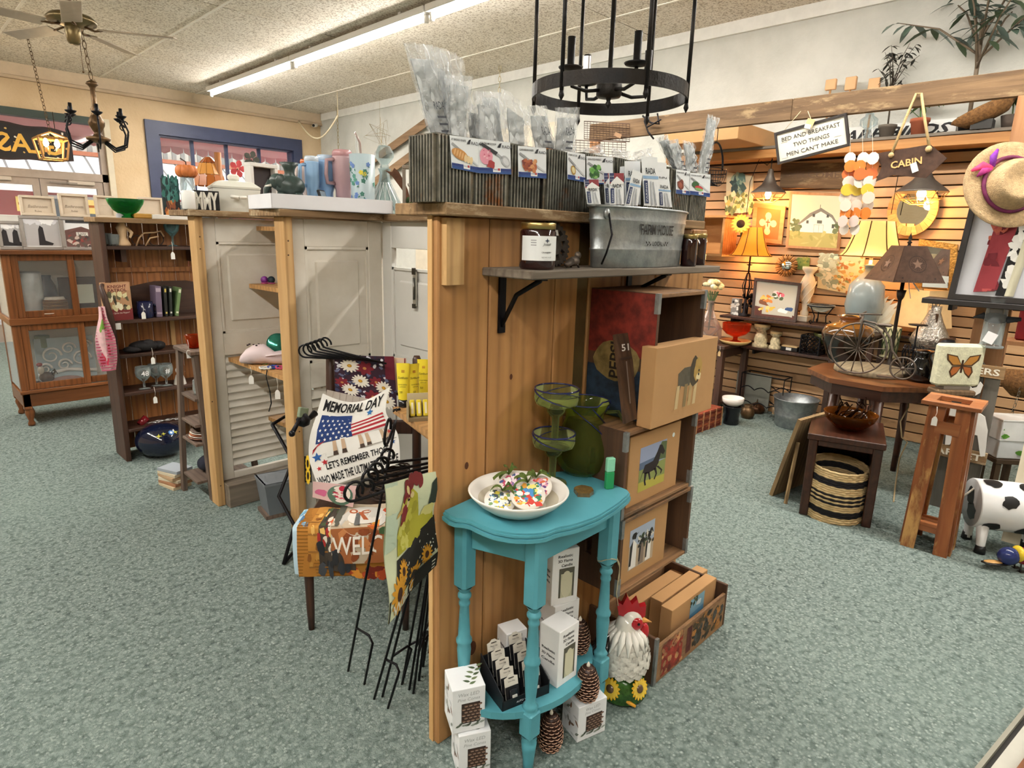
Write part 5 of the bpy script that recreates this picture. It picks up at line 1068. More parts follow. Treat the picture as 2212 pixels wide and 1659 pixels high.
 # ---------------- sunscreen shelf
SH=.85;t=thing('side_shelf','pine shelf behind panel holding yellow lotion tubes','shelf',(1.5,1.6,SH));G().prism([(-.27,-.322),(.276,-.322),(.276,.345),(-.165,.345),(-.254,.0)],-.022,0).build('board',PINEX,t);G().prism([(-.25,-.322),(.276,-.322),(.276,.3),(-.15,.3),(-.235,.0)],-.045,-.0225).build('lower_board',PINEX,t)
YEL=mat('yellow_plastic',None,.35)
def tube_(label,x,y,rz,h,tilt=0):
 p=pz(x,y,SH);p.z=SH;t=thing('lotion_tube',label,'lotion tube',p,rz,'yellow lotion tubes on the side shelf')
 G().lathe([(0,0),(.02,0),(.0205,.004),(.02,.03),(0,.03)],18,'#17171a').build('cap',GLOSS,t)
 V=[];n=18;prof=[(.030,.02,.02),(.07,.022,.02),(h*.7,.024,.010),(h,.026,.002)]
 for z,a,b in prof:V+=[(a*math.cos(2*PI*k/n),b*math.sin(2*PI*k/n),z)for k in range(n)]
 G().add(V,[(j*n+k,j*n+(k+1)%n,(j+1)*n+(k+1)%n,(j+1)*n+k)for j in range(3)for k in range(n)],'#f0dc3c',True).build('tube',YEL,t)
 A=G().text('Sunbum',.012,(0,h*.66),'#3a3020',shear=.3,z=.0).text('SUNSCREEN',.006,(0,h*.52),'#3a3020',z=0).text('LOTION',.006,(0,h*.47),'#3a3020',z=0).text('50',.012,(-.006,h*.34),'#3a3020',z=0)
 for k in range(3):rect(A,-.006,.006,h*(.8+.02*k),h*(.81+.02*k),'#b05a2a',0)
 G().mapped(A,lambda x,y,z:(x,-(.0215-.0195*max(0,(y-.07)/(h-.07))**.9)-.0008-z,y)).build('print',PRINT,t);return t
tube_('yellow lotion tube standing nearest the daisy flag',872,878,-45,.17);tube_('yellow lotion tube turned edge-on between two others',893,876,-10,.165);tube_('yellow lotion tube standing nearest the pine panel',916,868,-45,.172)
p=pz(912,905,SH);p.z=SH;t=thing('lotion_tray','cardboard counter tray of small yellow lip balms','display tray',p,-30)
G().bx(-.05,.06,-.03,.03,0,.012,'#8a7a5c').bx(-.05,.06,.026,.03,0,.09,'#cfc4a4').bx(-.053,-.05,-.03,.03,0,.06,'#9a8a68').build('tray',PAPER,t)
for k in range(4):G().at((-.035+.024*k,-.005,.012),(-18,0,0)).bx(-.009,.009,-.006,.006,0,.06,'#ecd840',.003).bx(-.004,.004,-.0065,-.006,.01,.05,'#f7f2d0').build('balm_stick',YEL,t)
p=pz(857,888,SH);p.z=SH;t=thing('black_cord_tie','small black twisted tie lying on pine side shelf','tie',p,20);G().tube([(-.02,0,.004),(-.008,.006,.006),(0,0,.005),(.01,-.006,.006),(.022,.004,.004)],.004,6,'#1a1412').tube([(-.012,-.008,.004),(0,.002,.008),(.012,.009,.004)],.003,6,'#1a1412').build('cord',CLOTH,t)
# ================================================================ curio cabinet by the door
def vessel(name,label,cat,loc,prof,mt,n=22,group=None,rz=0,cols=None,sx=1,sy=1):
 g=G().lathe(prof,n,None if cols else '#ffffff',sx,sy,cols=cols);return solo(name,label,cat,g,mt,loc,rz,group)
OAK=wood('curio_oak','#8f5a34','#70411f','Z',1.2,'#3f2412',rough=.35);OAKX=wood('curio_oak_x','#8f5a34','#70411f','X',1.2,'#3f2412',rough=.35)
KY=5.75;KD=.5;kx0,kx1=.665,2.05;kz=pY(120,541,KY).z;kb=pY(60,880,KY).z;km=pY(30,698,KY).z
cb=thing('curio_cabinet','two-tier oak curio cabinet with glass doors on turned feet','cabinet',((kx0+kx1)/2,KY+KD/2,0))
def kb_(nm,x0,x1,y0,y1,z0,z1,mt=OAK):return wbuild(G().bx(x0,x1,y0,y1,z0,z1,None,.004),nm,mt,cb)
for x in(kx0,kx1-.05):
 for y in(KY,KY+KD-.05):kb_('corner_post',x,x+.05,y,y+.05,kb-.02,kz-.03)
kb_('top',kx0-.03,kx1+.03,KY-.03,KY+KD+.01,kz-.03,kz,OAKX);kb_('middle_rail',kx0-.01,kx1+.01,KY-.015,KY+KD,km-.02,km+.03,OAKX);kb_('base_board',kx0,kx1,KY,KY+KD,kb,kb+.10,OAKX);kb_('base_moulding',kx0-.01,kx1+.01,KY-.012,KY,kb+.1,kb+.125,OAKX)
for x in(kx0+.035,kx1-.035):
 for y in(KY+.035,KY+KD-.035):wbuild(G().at((x,y,0)).lathe([(0,0),(.022,.003),(.024,.02),(.016,.04),(.03,.09),(.032,.11),(.022,kb-.012)],14),'turned_foot',OAK,cb)
PANE=film('cabinet_pane','#dfe8ea',.05,.04,.9)
for z0,z1,s1 in((km+.03,kz-.03,163),(kb+.125,km-.02,186)):
 xm=pY(s1,640 if z0>.7 else 780,KY).x;edges=[(kx0+.05,xm+.02),(xm-.02,kx1-.05)]
 for i,(a,b)in enumerate(edges):
  yy=KY+.006+.02*i;d=wbuild(G().bx(a,a+.045,yy,yy+.02,z0,z1,None,.003).bx(b-.045,b,yy,yy+.02,z0,z1,None,.003).bx(a+.045,b-.045,yy,yy+.02,z1-.045,z1,None,.003).bx(a+.045,b-.045,yy,yy+.02,z0,z0+.05,None,.003),'glass_door',OAK,cb)
  o=G().bx(a+.045,b-.045,yy+.008,yy+.012,z0+.05,z1-.045);me=o.mesh('pane');me.transform(Matrix.Translation(-cb.location));me.materials.append(PANE);po=bpy.data.objects.new('pane',me);COL.objects.link(po);po.parent=d
 wbuild(G().bx(kx0+.003,kx0+.008,KY+.05,KY+KD-.05,z0,z1),'side_pane',PANE,cb)
SHW=mat('cabinet_back','#e4e2da',.7);wbuild(G().bx(kx0+.05,kx1-.05,KY+KD-.012,KY+KD-.004,kb+.1,kz-.03),'back_panel',SHW,cb);wbuild(G().bx(kx0+.05,kx1-.05,KY+.05,KY+KD-.02,km+.03,km+.04),'upper_floor',SHW,cb);wbuild(G().bx(kx0+.05,kx1-.05,KY+.06,KY+KD-.02,kb+.10,kb+.112),'lower_floor',SHW,cb)
# inside the cabinet
ku,kl=km+.041,kb+.113
def KP(x,y,dy=.2):return pY(x,y,KY+dy)
x=KP(55,620).x;vessel('flour_tin','pale grey dented flour tin inside upper cabinet','tin',(x,KY+.22,ku),[(0,0),(.11,0),(.112,.01),(.108,.3),(.1,.31),(0,.31)],mat('pale_tin','#c3c8c6',.45,.3,var=.15))
x=KP(100,620).x;vessel('dark_bottle','dark slate vase beside flour tin inside upper cabinet','vase',(x,KY+.26,ku),[(0,0),(.07,0),(.085,.06),(.07,.2),(.045,.26),(.05,.28),(0,.28)],mat('slate_glaze','#3a3f48',.4))
t=thing('wicker_basket','small brown wicker basket with white lining inside upper cabinet','basket',(KP(112,630).x,KY+.13,ku));g=G()
for k in range(8):g.tube([((.075+.004*math.sin(a*3+k*PI))*math.cos(a),(.05+.004*math.sin(a*3+k*PI))*math.sin(a),.008+.013*k)for a in[i*PI/10 for i in range(20)]],.007,5,'#7a5638'if k%2 else '#94704a',True)
g.build('weave',CLOTH,t);G().lathe([(.07,.1),(.06,.125),(.03,.12),(0,.12)],16,'#d8d0c0',1,.7).build('lining',CLOTH,t)
t=thing('framed_print','dark brown picture frame with pale print inside upper cabinet','picture frame',(KP(190,640).x,KY+.3,ku));G().bx(-.17,.17,-.01,.01,0,.26,'#3a2a22',.004).build('frame',PAINT,t);G().bx(-.06,.06,-.012,-.0105,.05,.2,'#cfd6c4').build('print',PAPER,t)
t=thing('white_platter','low white platter with dark rim on upper cabinet floor','platter',(KP(95,670).x,KY+.1,ku));G().lathe([(0,0),(.07,0),(.1,.012),(.098,.015),(.06,.006),(0,.005)],24,'#e6e2da').build('plate',GLOSS,t)
t=thing('rooster_figure','small red-combed rooster figurine inside lower cabinet','figurine',(KP(96,800).x,KY+.14,kl));G().sph((0,0,.07),(.05,.035,.045),12,8,'#5a4a44').sph((-.03,0,.13),(.022,.02,.035),10,8,'#d8d2c4').build('body',CER,t);G().sph((-.035,0,.175),(.02,.012,.016),10,6,'#9a1f26').build('comb',CER,t);G().lathe([(.035,0),(.02,.03),(0,.04)],12,'#3a3430').build('base',CER,t);G().tube([(.03,0,.08),(.06,0,.12),(.07,0,.09)],[.02,.015,.004],8,'#2a2422').build('tail',CER,t)
t=thing('scroll_bracket','white scrollwork bracket on pale blue board inside lower cabinet','bracket',(KP(150,760).x,KY+.36,kl));G().bx(-.2,.2,-.006,.006,0,.34,'#bcd0d8').build('board',PAINT,t);g=G()
for sx,sz,r in((-.1,.2,.07),(.02,.25,.05),(.1,.16,.07),(-.02,.12,.05),(.14,.27,.04),(-.15,.1,.045)):g.tube([(sx+r*(1-a*.035)*math.cos(a*.42),-.018,sz+r*(1-a*.035)*math.sin(a*.42))for a in range(22)],[.015-.0004*a for a in range(22)],6,'#efefea',flat=.6)
g.tube([(-.2,-.018,.05),(0,-.018,.08),(.2,-.018,.05)],.014,6,'#efefea').build('scrollwork',PAINT,t)
t=thing('green_post','sage green turned post inside lower cabinet','turned post',(KP(105,760).x,KY+.4,kl));G().lathe([(.05,0),(.05,.06),(.03,.08),(.045,.16),(.03,.24),(.05,.27),(.05,.36),(0,.36)],16,'#8a9a80').build('turning',PAINT,t)
t=thing('folded_doily','heap of rose and white folded linens inside lower cabinet','linens',(KP(140,810).x,KY+.14,kl));g=G().sph((0,0,.03),(.11,.07,.035),16,8,'#b8948c').sph((-.07,.01,.02),(.07,.05,.025),12,8,'#d8cfc4').sph((.06,-.02,.02),(.06,.05,.025),12,8,'#e6dfd6').build('cloth',CLOTH,t)
t=thing('small_carton','small white carton with red edge inside lower cabinet corner','box',(KP(68,815).x,KY+.1,kl),15);G().bx(-.04,.04,-.03,.03,0,.05,'#efe9e2',.002).bx(-.041,.041,-.031,.031,.04,.05,'#b8543c').build('carton',PAPER,t)
# frames standing on the cabinet
SILV=mat('silver_frame','#9d9791',.45,.4,var=.1)
def framed(label,x0,x1,y0,y1,Y,art,bwid=.022,z=None,mt=SILV,name='framed_photo',grp='silver picture frames on the curio cabinet'):
 a=pY(x0,y1,Y);b=pY(x1,y0,Y);z=kz if z is None else z;w_,h=b.x-a.x,max(.05,b.z-z);t=thing(name,label,'picture frame',((a.x+b.x)/2,Y,z),0,grp,(-6,0,0))
 for nm,q in(('frame_bar',(-w_/2,w_/2,h-bwid,h)),('frame_bar',(-w_/2,w_/2,0,bwid)),('frame_bar',(-w_/2,-w_/2+bwid,bwid,h-bwid)),('frame_bar',(w_/2-bwid,w_/2,bwid,h-bwid))):G().bx(q[0],q[1],-.012,.012,q[2],q[3],None,.003).build(nm,mt,t)
 A=art(w_,h);g=G().bx(-w_/2+bwid,w_/2-bwid,-.002,.008,bwid,h-bwid,'#e4e4e2');g.build('backing',PAPER,t);G().at((0,-.003,0),(90,0,0)).mapped(A,lambda x,y,z:(x,y,z)).build('print',PRINT,t);return t
def a_bust(n):
 def f(w_,h):
  A=G();rect(A,-w_*.4,w_*.4,h*.12,h*.85,'#b4b2b2',0);spat(A,18,-w_*.42,w_*.42,h*.8,h*.9,.02,['#f4f4f4','#d8d8dc'],.0003,n)
  for k in range(n):x=(-.2+.42*k)*w_ if n>1 else 0;A.poly([(x-.03,h*.14,.0004),(x+.05,h*.14,.0004),(x+.06,h*.2,.0004),(x+.012,h*.28,.0004),(x+.006,h*.66,.0004),(x-.012,h*.72,.0004),(x-.024,h*.6,.0004)],'#221e20')
  return A
 return f
def a_barn(w_,h):
 A=G();rect(A,-w_*.4,w_*.4,h*.1,h*.9,'#e8eaec',0);A.poly([(-w_*.4,h*.6,.0003),(0,h*.72,.0003),(w_*.4,h*.55,.0003),(w_*.4,h*.1,.0003),(-w_*.4,h*.1,.0003)],'#6a4a44');rect(A,-w_*.14,w_*.14,h*.44,h*.55,'#d8d4cc',.0005);A.text('Lazy',.03,(0,h*.47),'#3a3434',z=.0007);spat(A,40,-w_*.38,w_*.38,h*.1,h*.42,.014,['#8a3f3a','#4a3a38','#c8b4a8','#5a5048'],.0004,3);rect(A,-w_*.36,w_*.36,h*.82,h*.9,'#3a3a3c',.0005);return A
framed('silver frame with two black boots pictured, at cabinet edge',0,48,478,534,KY+.10,a_bust(2));framed('silver frame with one black boot pictured',50,133,468,534,KY+.09,a_bust(1));framed('silver frame with barn and market picture',136,218,471,534,KY+.08,a_barn);framed('silver frame half hidden behind bookcase',218,262,471,534,KY+.10,a_barn)
rs=thing('display_riser','white display riser behind silver frames on curio cabinet','riser',((kx0+kx1)/2,KY+.33,kz));rz_=pY(80,466,KY+.26).z;G().bx(-.65,.65,-.07,.12,0,rz_-kz,'#dcd8d0',.003).build('box',PAINT,rs)
CREAM=mat('cream_wood','#d6c6b0',.6,var=.06)
def tray_up(label,x0,x1,y0,txt=True):
 a,b=pY(x0,466,KY+.27),pY(x1,y0,KY+.27);w_,h=b.x-a.x,b.z-rz_;t=thing('cream_shadow_box',label,'shadow box',((a.x+b.x)/2,KY+.27,rz_),0,'cream shadow boxes lined up behind silver frames',(-5,0,0));e=.018
 for q in((-w_/2,w_/2,h-e,h),(-w_/2,w_/2,0,e),(-w_/2,-w_/2+e,e,h-e),(w_/2-e,w_/2,e,h-e)):G().bx(q[0],q[1],-.02,.02,q[2],q[3],None,.002).build('side',CREAM,t)
 G().bx(-w_/2+e,w_/2-e,.0,.01,e,h-e).build('back',CREAM,t)
 if txt:G().at((0,-.001,h*.4),(90,0,0)).text('Bathroom',.03,(0,0),'#8a7a68',shear=.3).text('Rules',.02,(0,-.03),'#8a7a68').build('lettering',PRINT,t)
tray_up('cream shadow box nearest the door with script lettering',46,116,425);tray_up('cream shadow box second from the door',131,188,421);tray_up('cream shadow box behind green glass bowl',208,246,424,False);tray_up('cream shadow box behind bookcase top near blue window',302,350,428,False)
# ================================================================ bookcase with beadboard back
KN2=wood('bookcase_pine','#b87a48','#97602f','Z',1.1,'#4a2814',rough=.5);DK=wood('dark_stain','#50362a','#3a251c','X',1.3,'#20130e',rough=.5);DKZ=wood('dark_stain_z','#55392c','#3e281e','Z',1.3,'#20130e',rough=.5)
BYf,BD=4.474,.24;bx0,bx1=1.0,1.86;btz=pY(250,470,BYf).z
bcs=thing('bookcase','stained pine bookcase with beadboard back crowded with glassware','bookcase',((bx0+bx1)/2,BYf+BD/2,0))
shz=[pY(300,y,BYf).z for y in(532,690,764,846,925)]
wbuild(G().bx(bx0,bx0+.03,BYf,BYf+BD,0,btz-.03,None,.003),'side_panel',DKZ,bcs);wbuild(G().bx(bx1-.03,bx1,BYf,BYf+BD,0,btz-.03,None,.003),'side_panel',DKZ,bcs);wbuild(G().bx(bx0-.02,bx1+.02,BYf-.02,BYf+BD+.01,btz-.03,btz,None,.003),'top_board',RUSTX,bcs)
n=9;w_=(bx1-bx0-.06)/n
for k in range(n):wbuild(G().bx(bx0+.03+w_*k+.0015,bx0+.03+w_*(k+1)-.0015,BYf+BD-.015,BYf+BD-.003,.02,btz-.03,None,.003),'beadboard',KN2,bcs)
wbuild(G().bx(bx0+.03,bx1-.03,BYf+BD-.035,BYf+BD-.015,shz[0]-.17,shz[0]-.14),'back_rail',KN2,bcs)
for i,z in enumerate(shz):wbuild(G().bx(bx0+.03,bx1-.03,BYf+.005,BYf+BD-.016,z-.022,z,None,.003),'shelf',DK,bcs)
wbuild(G().bx(bx0+.03,bx1-.03,BYf+BD-.032,BYf+BD-.016,shz[1]+.0,shz[1]+.12).at(((bx0+bx1)/2,BYf+BD-.016,shz[1]+.12),(90,0,0)).prism([(-.4,0),(.4,0),(.3,.06),(.1,.1),(-.1,.1),(-.3,.06)],0,.016),'arched_back',DK,bcs)
for x in(.12,.55):wbuild(G().bx(bx0+x,bx0+x+.03,BYf+.08,BYf+BD-.016,shz[0]-.10,shz[0]-.022),'shelf_bracket',DKZ,bcs)
wbuild(G().bx(bx0+.4,bx0+.43,BYf+BD-.03,BYf+BD-.016,shz[2],shz[1]-.022),'back_batten',PINEL,bcs);wbuild(G().bx(bx0+.03,bx0+.05,BYf+.1,BYf+.14,shz[4],shz[3]-.022),'side_batten',PINEL,bcs)
def BP(x,z,dy=.1):p=pY(x,700,BYf+dy);return Vector((p.x,BYf+dy,z))
Z0,Z1,Z2,Z3,Z4=shz
GL=glassm('goblet_glass','#e6ecec')
vessel('glass_tumbler','cut glass tumbler on bookcase upper shelf by the side panel','glass',BP(250,Z0),[(0,0),(.028,0),(.03,.004),(.036,.075),(.033,.075),(.028,.008),(0,.008)],GL);vessel('glass_tumbler','cut glass tumbler on bookcase upper shelf beside figurine','glass',BP(266,Z0,.07),[(0,0),(.026,0),(.028,.004),(.034,.07),(.031,.07),(.026,.008),(0,.008)],GL)
t=thing('cream_figurine','cream draped figurine with grey hat on bookcase','figurine',BP(286,Z0,.08));G().lathe([(0,0),(.04,0),(.042,.01),(.022,.05),(.026,.085),(.034,.11),(.02,.135),(.012,.145),(0,.15)],14,'#d8b890').sph((0,0,.155),(.018,.017,.022),12,8,'#d8b890').tube([(.02,-.015,.11),(.045,-.03,.08),(.03,-.04,.05)],[.012,.01,.007],8,'#d8b890').build('body',mat('cream_bisque',None,.6),t);G().lathe([(.03,.168),(.024,.172),(.024,.19),(.018,.196),(0,.198)],14,'#9a9a9c').build('hat',PAINT,t)
t=thing('wire_animal','bent wood and wire animal sculpture on bookcase upper shelf','sculpture',BP(342,Z0,.09));G().tube([(-.08,0,.0),(-.06,0,.05),(-.03,0,.08),(.03,0,.085),(.07,0,.095),(.085,0,.06)],.005,6,'#d8b48a').tube([(-.03,-.01,0),(0,-.01,.05),(.05,-.01,.06)],.005,6,'#d8b48a').build('pale_branch',PAINT,t);G().tube(arc((.04,.01,.045),.045,0,360,18),.004,6,'#3a2418').tube(arc((-.07,.01,.035),.03,0,300,14),.004,6,'#3a2418').tube([(-.09,.01,.004),(.1,.01,.004)],.004,6,'#3a2418').build('dark_loops',PAINT,t)
t=thing('blue_goblet','pale blue glass goblet on bookcase with price tag','glass',BP(390,Z0,.06));G().lathe([(0,0),(.034,.002),(.006,.012),(.006,.06),(.02,.075),(.04,.1),(.046,.13),(.042,.155),(.04,.153),(.043,.13),(.036,.1),(0,.08)],22).build('goblet',glassm('blue_glass','#b4d2d6'),t);price_tag(BP(386,Z0,.0)+Vector((0,-.012,.03)),'white price tag hanging below blue goblet',.13)
A=G();rect(A,0,1,0,.3,'#7a2a2c',.0002);rect(A,.05,.95,.78,.97,'#c89a78',.0002);A.text('KNIGHT',.11,(.5,.86),'#6a2a24',bold=.02,squeeze=.7).text('PATROL',.11,(.5,.76),'#6a2a24',bold=.02,squeeze=.7);spat(A,18,.15,.85,.3,.7,.09,['#3f3a2c','#d8d0a0','#6a644a','#efe8c8'],.0004,4);A.text('Are Quite the Ripper!',.06,(.5,.18),'#e8dcd0',squeeze=.75,z=.0006)
t=carton('puzzle_box','tan and maroon printed game box leaning on bookcase side',BP(232,Z1,-.012)+Vector((0,0,0)),BP(290,Z1,.03),.04,.235,{},'#b98f6a');wA=t['w'];G().at((0,-.0006,0),(90,0,0)).mapped(A,lambda x,y,z:(x*wA,y*.235,z)).build('print',PRINT,t);del t['w']
t=thing('navy_mug','navy blue mug on bookcase with white tag','mug',BP(317,Z1,.06));G().lathe([(0,0),(.042,0),(.046,.006),(.046,.105),(.042,.105),(.042,.01),(0,.01)],22,'#1d2140').build('cup',GLOSS,t);G().tube(arc((.045,0,.055),.028,-80,80,10),.006,8,'#1d2140').build('handle',GLOSS,t);price_tag(BP(312,Z1,.01)+Vector((0,0,.10)),'white price tag hanging from navy mug',.11)
def book(label,x,lean,h,th,col,spine='#e8e0d0'):
 t=thing('book',label,'book',BP(x,Z1,.05),0,'books on the bookcase',(0,lean,0));G().bx(-th/2,th/2,0,.12,0,h,col,.002).build('cover',PAPER,t);G().bx(-th/2+.003,th/2-.003,-.0006,0,h*.1,h*.16,spine).bx(-th/2+.003,th/2-.003,-.0006,0,h*.82,h*.94,spine).build('spine_print',PRINT,t)
book('purple paperback with script spine',347,2,.20,.035,'#7a6a80','#b8a8b8');book('black book with yellow spine label',362,2,.195,.016,'#2a2a28','#d8c060');book('dark book with white spine label',372,3,.195,.016,'#2c302c','#dcdcd4');book('green book leaning at the row end',384,11,.19,.02,'#6f8a5a','#e0e4c8')
t=thing('black_cap_heap','crumpled black cloth cap on bookcase middle shelf','cap',BP(306,Z2,.08));G().sph((0,0,.035),(.09,.07,.035),16,9,'#1a181a').sph((-.07,-.02,.022),(.06,.05,.02),12,7,'#201e20').sph((.08,.0,.03),(.05,.045,.03),12,7,'#181618').sph((.02,-.03,.055),(.035,.03,.025),10,7,'#222022').build('cloth',mat('black_cloth',None,.8,bmp=.6,bs_=40),t);price_tag(BP(322,Z2,-.01)+Vector((0,-.0,.03)),'white price tag hanging from black cap shelf',.12)
def goblet(label,x,dy,etched):
 t=thing('stem_goblet',label,'glass',BP(x,Z3,dy),0,'etched stem goblets on the bookcase');G().lathe([(0,0),(.036,.002),(.007,.01),(.006,.05),(.022,.06),(.042,.085),(.047,.115),(.042,.15),(.04,.15),(.044,.115),(.038,.086),(0,.066)],22).build('goblet',GL,t)
 if etched:G().at((0,-.0475,.105),(90,0,0)).text(etched,.045,(0,-.01),'#f0f0f0',bold=.02).build('etching',PRINT,t)
goblet('stem goblet etched 48',297,.06,'48');goblet('stem goblet with etched crest, standing second',325,.10,None);goblet('stem goblet with etched stripes nearest ladder stand',347,.07,'#');price_tag(BP(318,Z3,-.01)+Vector((0,0,.02)),'white price tag below stem goblets',.13)
t=thing('white_bell','white ceramic bell on bookcase beside ladder stand','bell',BP(377,Z3,.07));G().lathe([(.04,0),(.034,.03),(.024,.06),(.008,.075),(0,.078)],18,'#dcd8d0').build('bell',GLOSS,t);G().tube(arc((0,0,.095),.02,0,360,14),.004,6,'#dcd8d0').build('loop',GLOSS,t)
t=thing('red_cup','small dark red cup lying among silverware on bookcase','cup',BP(285,Z4,.08),0,None,(0,60,20));t.location.z+=.02;G().lathe([(0,-.03),(.02,-.03),(.026,.03),(.023,.03),(0,-.02)],16,'#7a1c22').build('cup',GLOSS,t)
q=random.Random(3)
for k in range(9):
 t=thing('silver_spoon',('first','second','third','fourth','fifth','sixth','seventh','eighth','ninth')[k]+' tangled silver spoon from the red cup on lowest bookcase shelf','spoon',BP(305+9*k,Z4,.05+.008*(k%3)),q.uniform(-60,60),'tangled silver spoons on the bookcase');G().tube([(-.05,0,.006),(0,0,.012),(.03,0,.006)],.003,6,'#c8c8c8').sph((.045,0,.006),(.018,.011,.004),10,6,'#d4d4d4').build('spoon_body',METAL,t)
t=thing('round_helmet','dark navy round glossy helmet with yellow markings under bookcase','helmet',BP(322,0,-.02)+Vector((0,0,0)),-20);hr=.135;G().sph((0,0,.115),(hr*1.15,hr,.115),28,16,'#141a30').build('shell',mat('navy_gloss',None,.1,coat=.6),t)
def onh(x,y,z):a=R_(-70)+x/hr;e=y/hr;return((hr*1.15+z+.002)*math.cos(a)*math.cos(e),(hr+z+.002)*math.sin(a)*math.cos(e),.115+(.115+z+.002)*math.sin(e))
A=G()
for x,y,r in((-.05,.07,.02),(-.02,.085,.016),(.06,.08,.018),(.09,.06,.014)):A.star((x,y),r,4,.35,'#b8b43a',.0002)
A.disc((.03,.085),.018,14,'#2f6fb0',None,.0004);A.disc((.03,.085),.009,12,'#dfe8f0',None,.0006);G().mapped(A,onh,1).build('markings',PRINT,t)
# pink striped cloth hanging on a dark hooked arm at the case side
p=pY(235,640,BYf-.03);t=thing('hook_arm','dark curved wooden arm at bookcase edge','hook',(bx0-.02,BYf-.03,p.z));G().tube([(0,.02,.07),(-.012,0,.05),(-.006,-.02,0),(.02,-.01,-.15),(.022,.0,-.30)],[.012,.014,.018,.018,.014],8).build('arm',DKZ,t)
c0=pY(226,665,BYf-.07);t=thing('striped_cloth','pink and white striped child garment hanging beside bookcase','garment',c0);P=qY([(240,800),(251,800),(235,662),(224,662)],BYf-.07)
def fg(u,v,z=0):
 ws=[.075,.1,.105,.1,.07,.035,.03];k=v*6;i=min(int(k),5);wd=ws[i]+(ws[i+1]-ws[i])*(k-i);b=P[0].lerp(P[3],v);return b+Vector(((u-.5)*wd*1.0-.01,.012*math.sin(9*u+3*v)-z,0))
A=G()
for k in range(22):rect(A,0,1,k/22,k/22+.022,'#c86a84',.0003)
spat(A,7,.2,.8,.55,.85,.09,['#d83a5a','#e8607a','#7fb04a'],.0006,3);spat(A,4,.1,.9,.1,.4,.08,['#d8405a'],.0006,5)
wbuild(G().grid(lambda u,v:fg(u,v),10,16,'#efc4c8').grid(lambda u,v:fg(1-u,v,-.012),10,16,'#efc4c8'),'cloth',CLOTH,t);wbuild(G().mapped(A,lambda x,y,z:fg(x,y,.001+z),1),'stripes',CLOTH,t)
p=pY(255,705,BYf-.01);t=thing('price_card','small white price card on bookcase shelf edge','price card',p);G().bx(-.016,.016,-.001,.001,-.02,.02,'#efeeea').build('card',PAPER,t)
# green glass bowl and small things on top
v=pY(273,459,BYf+.08);vessel('green_glass_bowl','fluted emerald green glass bowl on bookcase top','bowl',(v.x,BYf+.08,btz),[(0,0),(.045,.0),(.04,.01),(.03,.016),(.07,.045),(.095,.085),(.105,.115),(.1,.115),(.085,.08),(.06,.045),(0,.025)],glassm('emerald_glass','#3aa85a'))
g=G()
v2=pY(310,461,BYf+.05);solo('gold_tin','low amber tin lying on bookcase top','tin',G().bx(-.06,.06,-.04,.04,0,.03,'#b88a3c',.006),PAINT,(v2.x,BYf+.06,btz))
v2=pY(375,458,BYf+.05);solo('white_board','white painted board lying on bookcase top','board',G().bx(-.14,.16,-.09,.09,0,.028,'#e4e2dc',.003),PAINT,(v2.x,BYf+.1,btz))
# ================================================================ ladder stand between bookcase and first post
LW=wood('grey_brown_wood','#7d6a5c','#65544a','Z',1.4,'#3c312b',rough=.75);LWX=wood('grey_brown_wood_x','#7d6a5c','#65544a','Y',1.4,'#3c312b',rough=.75)
ld=thing('ladder_stand','tapered grey brown wooden plant stand with four shelves','plant stand',(1.25,3.63,0));lz=pY(400,746,3.74).z
def lst(x0,y0,x1,y1):a,b=Vector((x0,y0,0)),Vector((x1,y1,lz-.02));ax=(b-a).normalized();wbuild(G().frame(a,(1,0,0),(0,1,0)).add([(-.012,-.02,0),(.012,-.02,0),(.012,.02,0),(-.012,.02,0)]+[(b.x-a.x+q[0],b.y-a.y+q[1],b.z)for q in((-.012,-.02),(.012,-.02),(.012,.02),(-.012,.02))],[(3,2,1,0),(4,5,6,7),(0,1,5,4),(1,2,6,5),(2,3,7,6),(3,0,4,7)]),'stile',LW,ld)
for x0,y0,x1,y1 in((1.115,3.76,1.155,3.75),(1.185,3.51,1.165,3.54),(1.45,3.76,1.37,3.75),(1.45,3.51,1.37,3.54)):lst(x0,y0,x1,y1)
wbuild(G().bx(1.135,1.40,3.51,3.785,lz-.02,lz,None,.003),'top',LWX,ld)
LS=[pY(430,y,3.64).z for y in(850,905,945)]+[.12]
for z,e in zip(LS,(.005,.015,.02,.03)):wbuild(G().bx(1.145-e,1.39+e,3.525,3.75,z-.016,z,None,.002),'shelf',LWX,ld)
def LP(x,z,y=3.64):return Vector((pY(x,800,y).x,y,z))
t=thing('orange_bowl_glass','amber orange stemless glass with tag on ladder stand top','glass',LP(424,lz,3.62));G().lathe([(0,0),(.025,0),(.036,.03),(.044,.075),(.041,.075),(.033,.03),(0,.008)],20).build('bowl',glassm('amber_orange','#d8642c'),t);price_tag(LP(411,lz,3.56)+Vector((0,0,.06)),'white price tag on amber orange glass',.11)
vessel('glass_jar','clear glass jar of trinkets on ladder stand','jar',LP(432,LS[0],3.62),[(0,0),(.04,0),(.045,.03),(.042,.08),(.025,.1),(.028,.12),(.024,.12),(.036,.08),(0,.006)],GL)
for k,c in enumerate(('#8a5a48','#d8cfc0','#b06a4a','#e4dccc','#7a6a60')):vessel('stacked_plate',('bottom','second','third','fourth','top')[k]+' plate of the stack on ladder stand','plate',LP(434,LS[2]+.009*k,3.62),[(0,0),(.05,0),(.095-.003*k,.014),(.093-.003*k,.017),(.05,.005),(0,.005)],GLOSS,26,'plates stacked on the ladder stand',0,[c]*5)
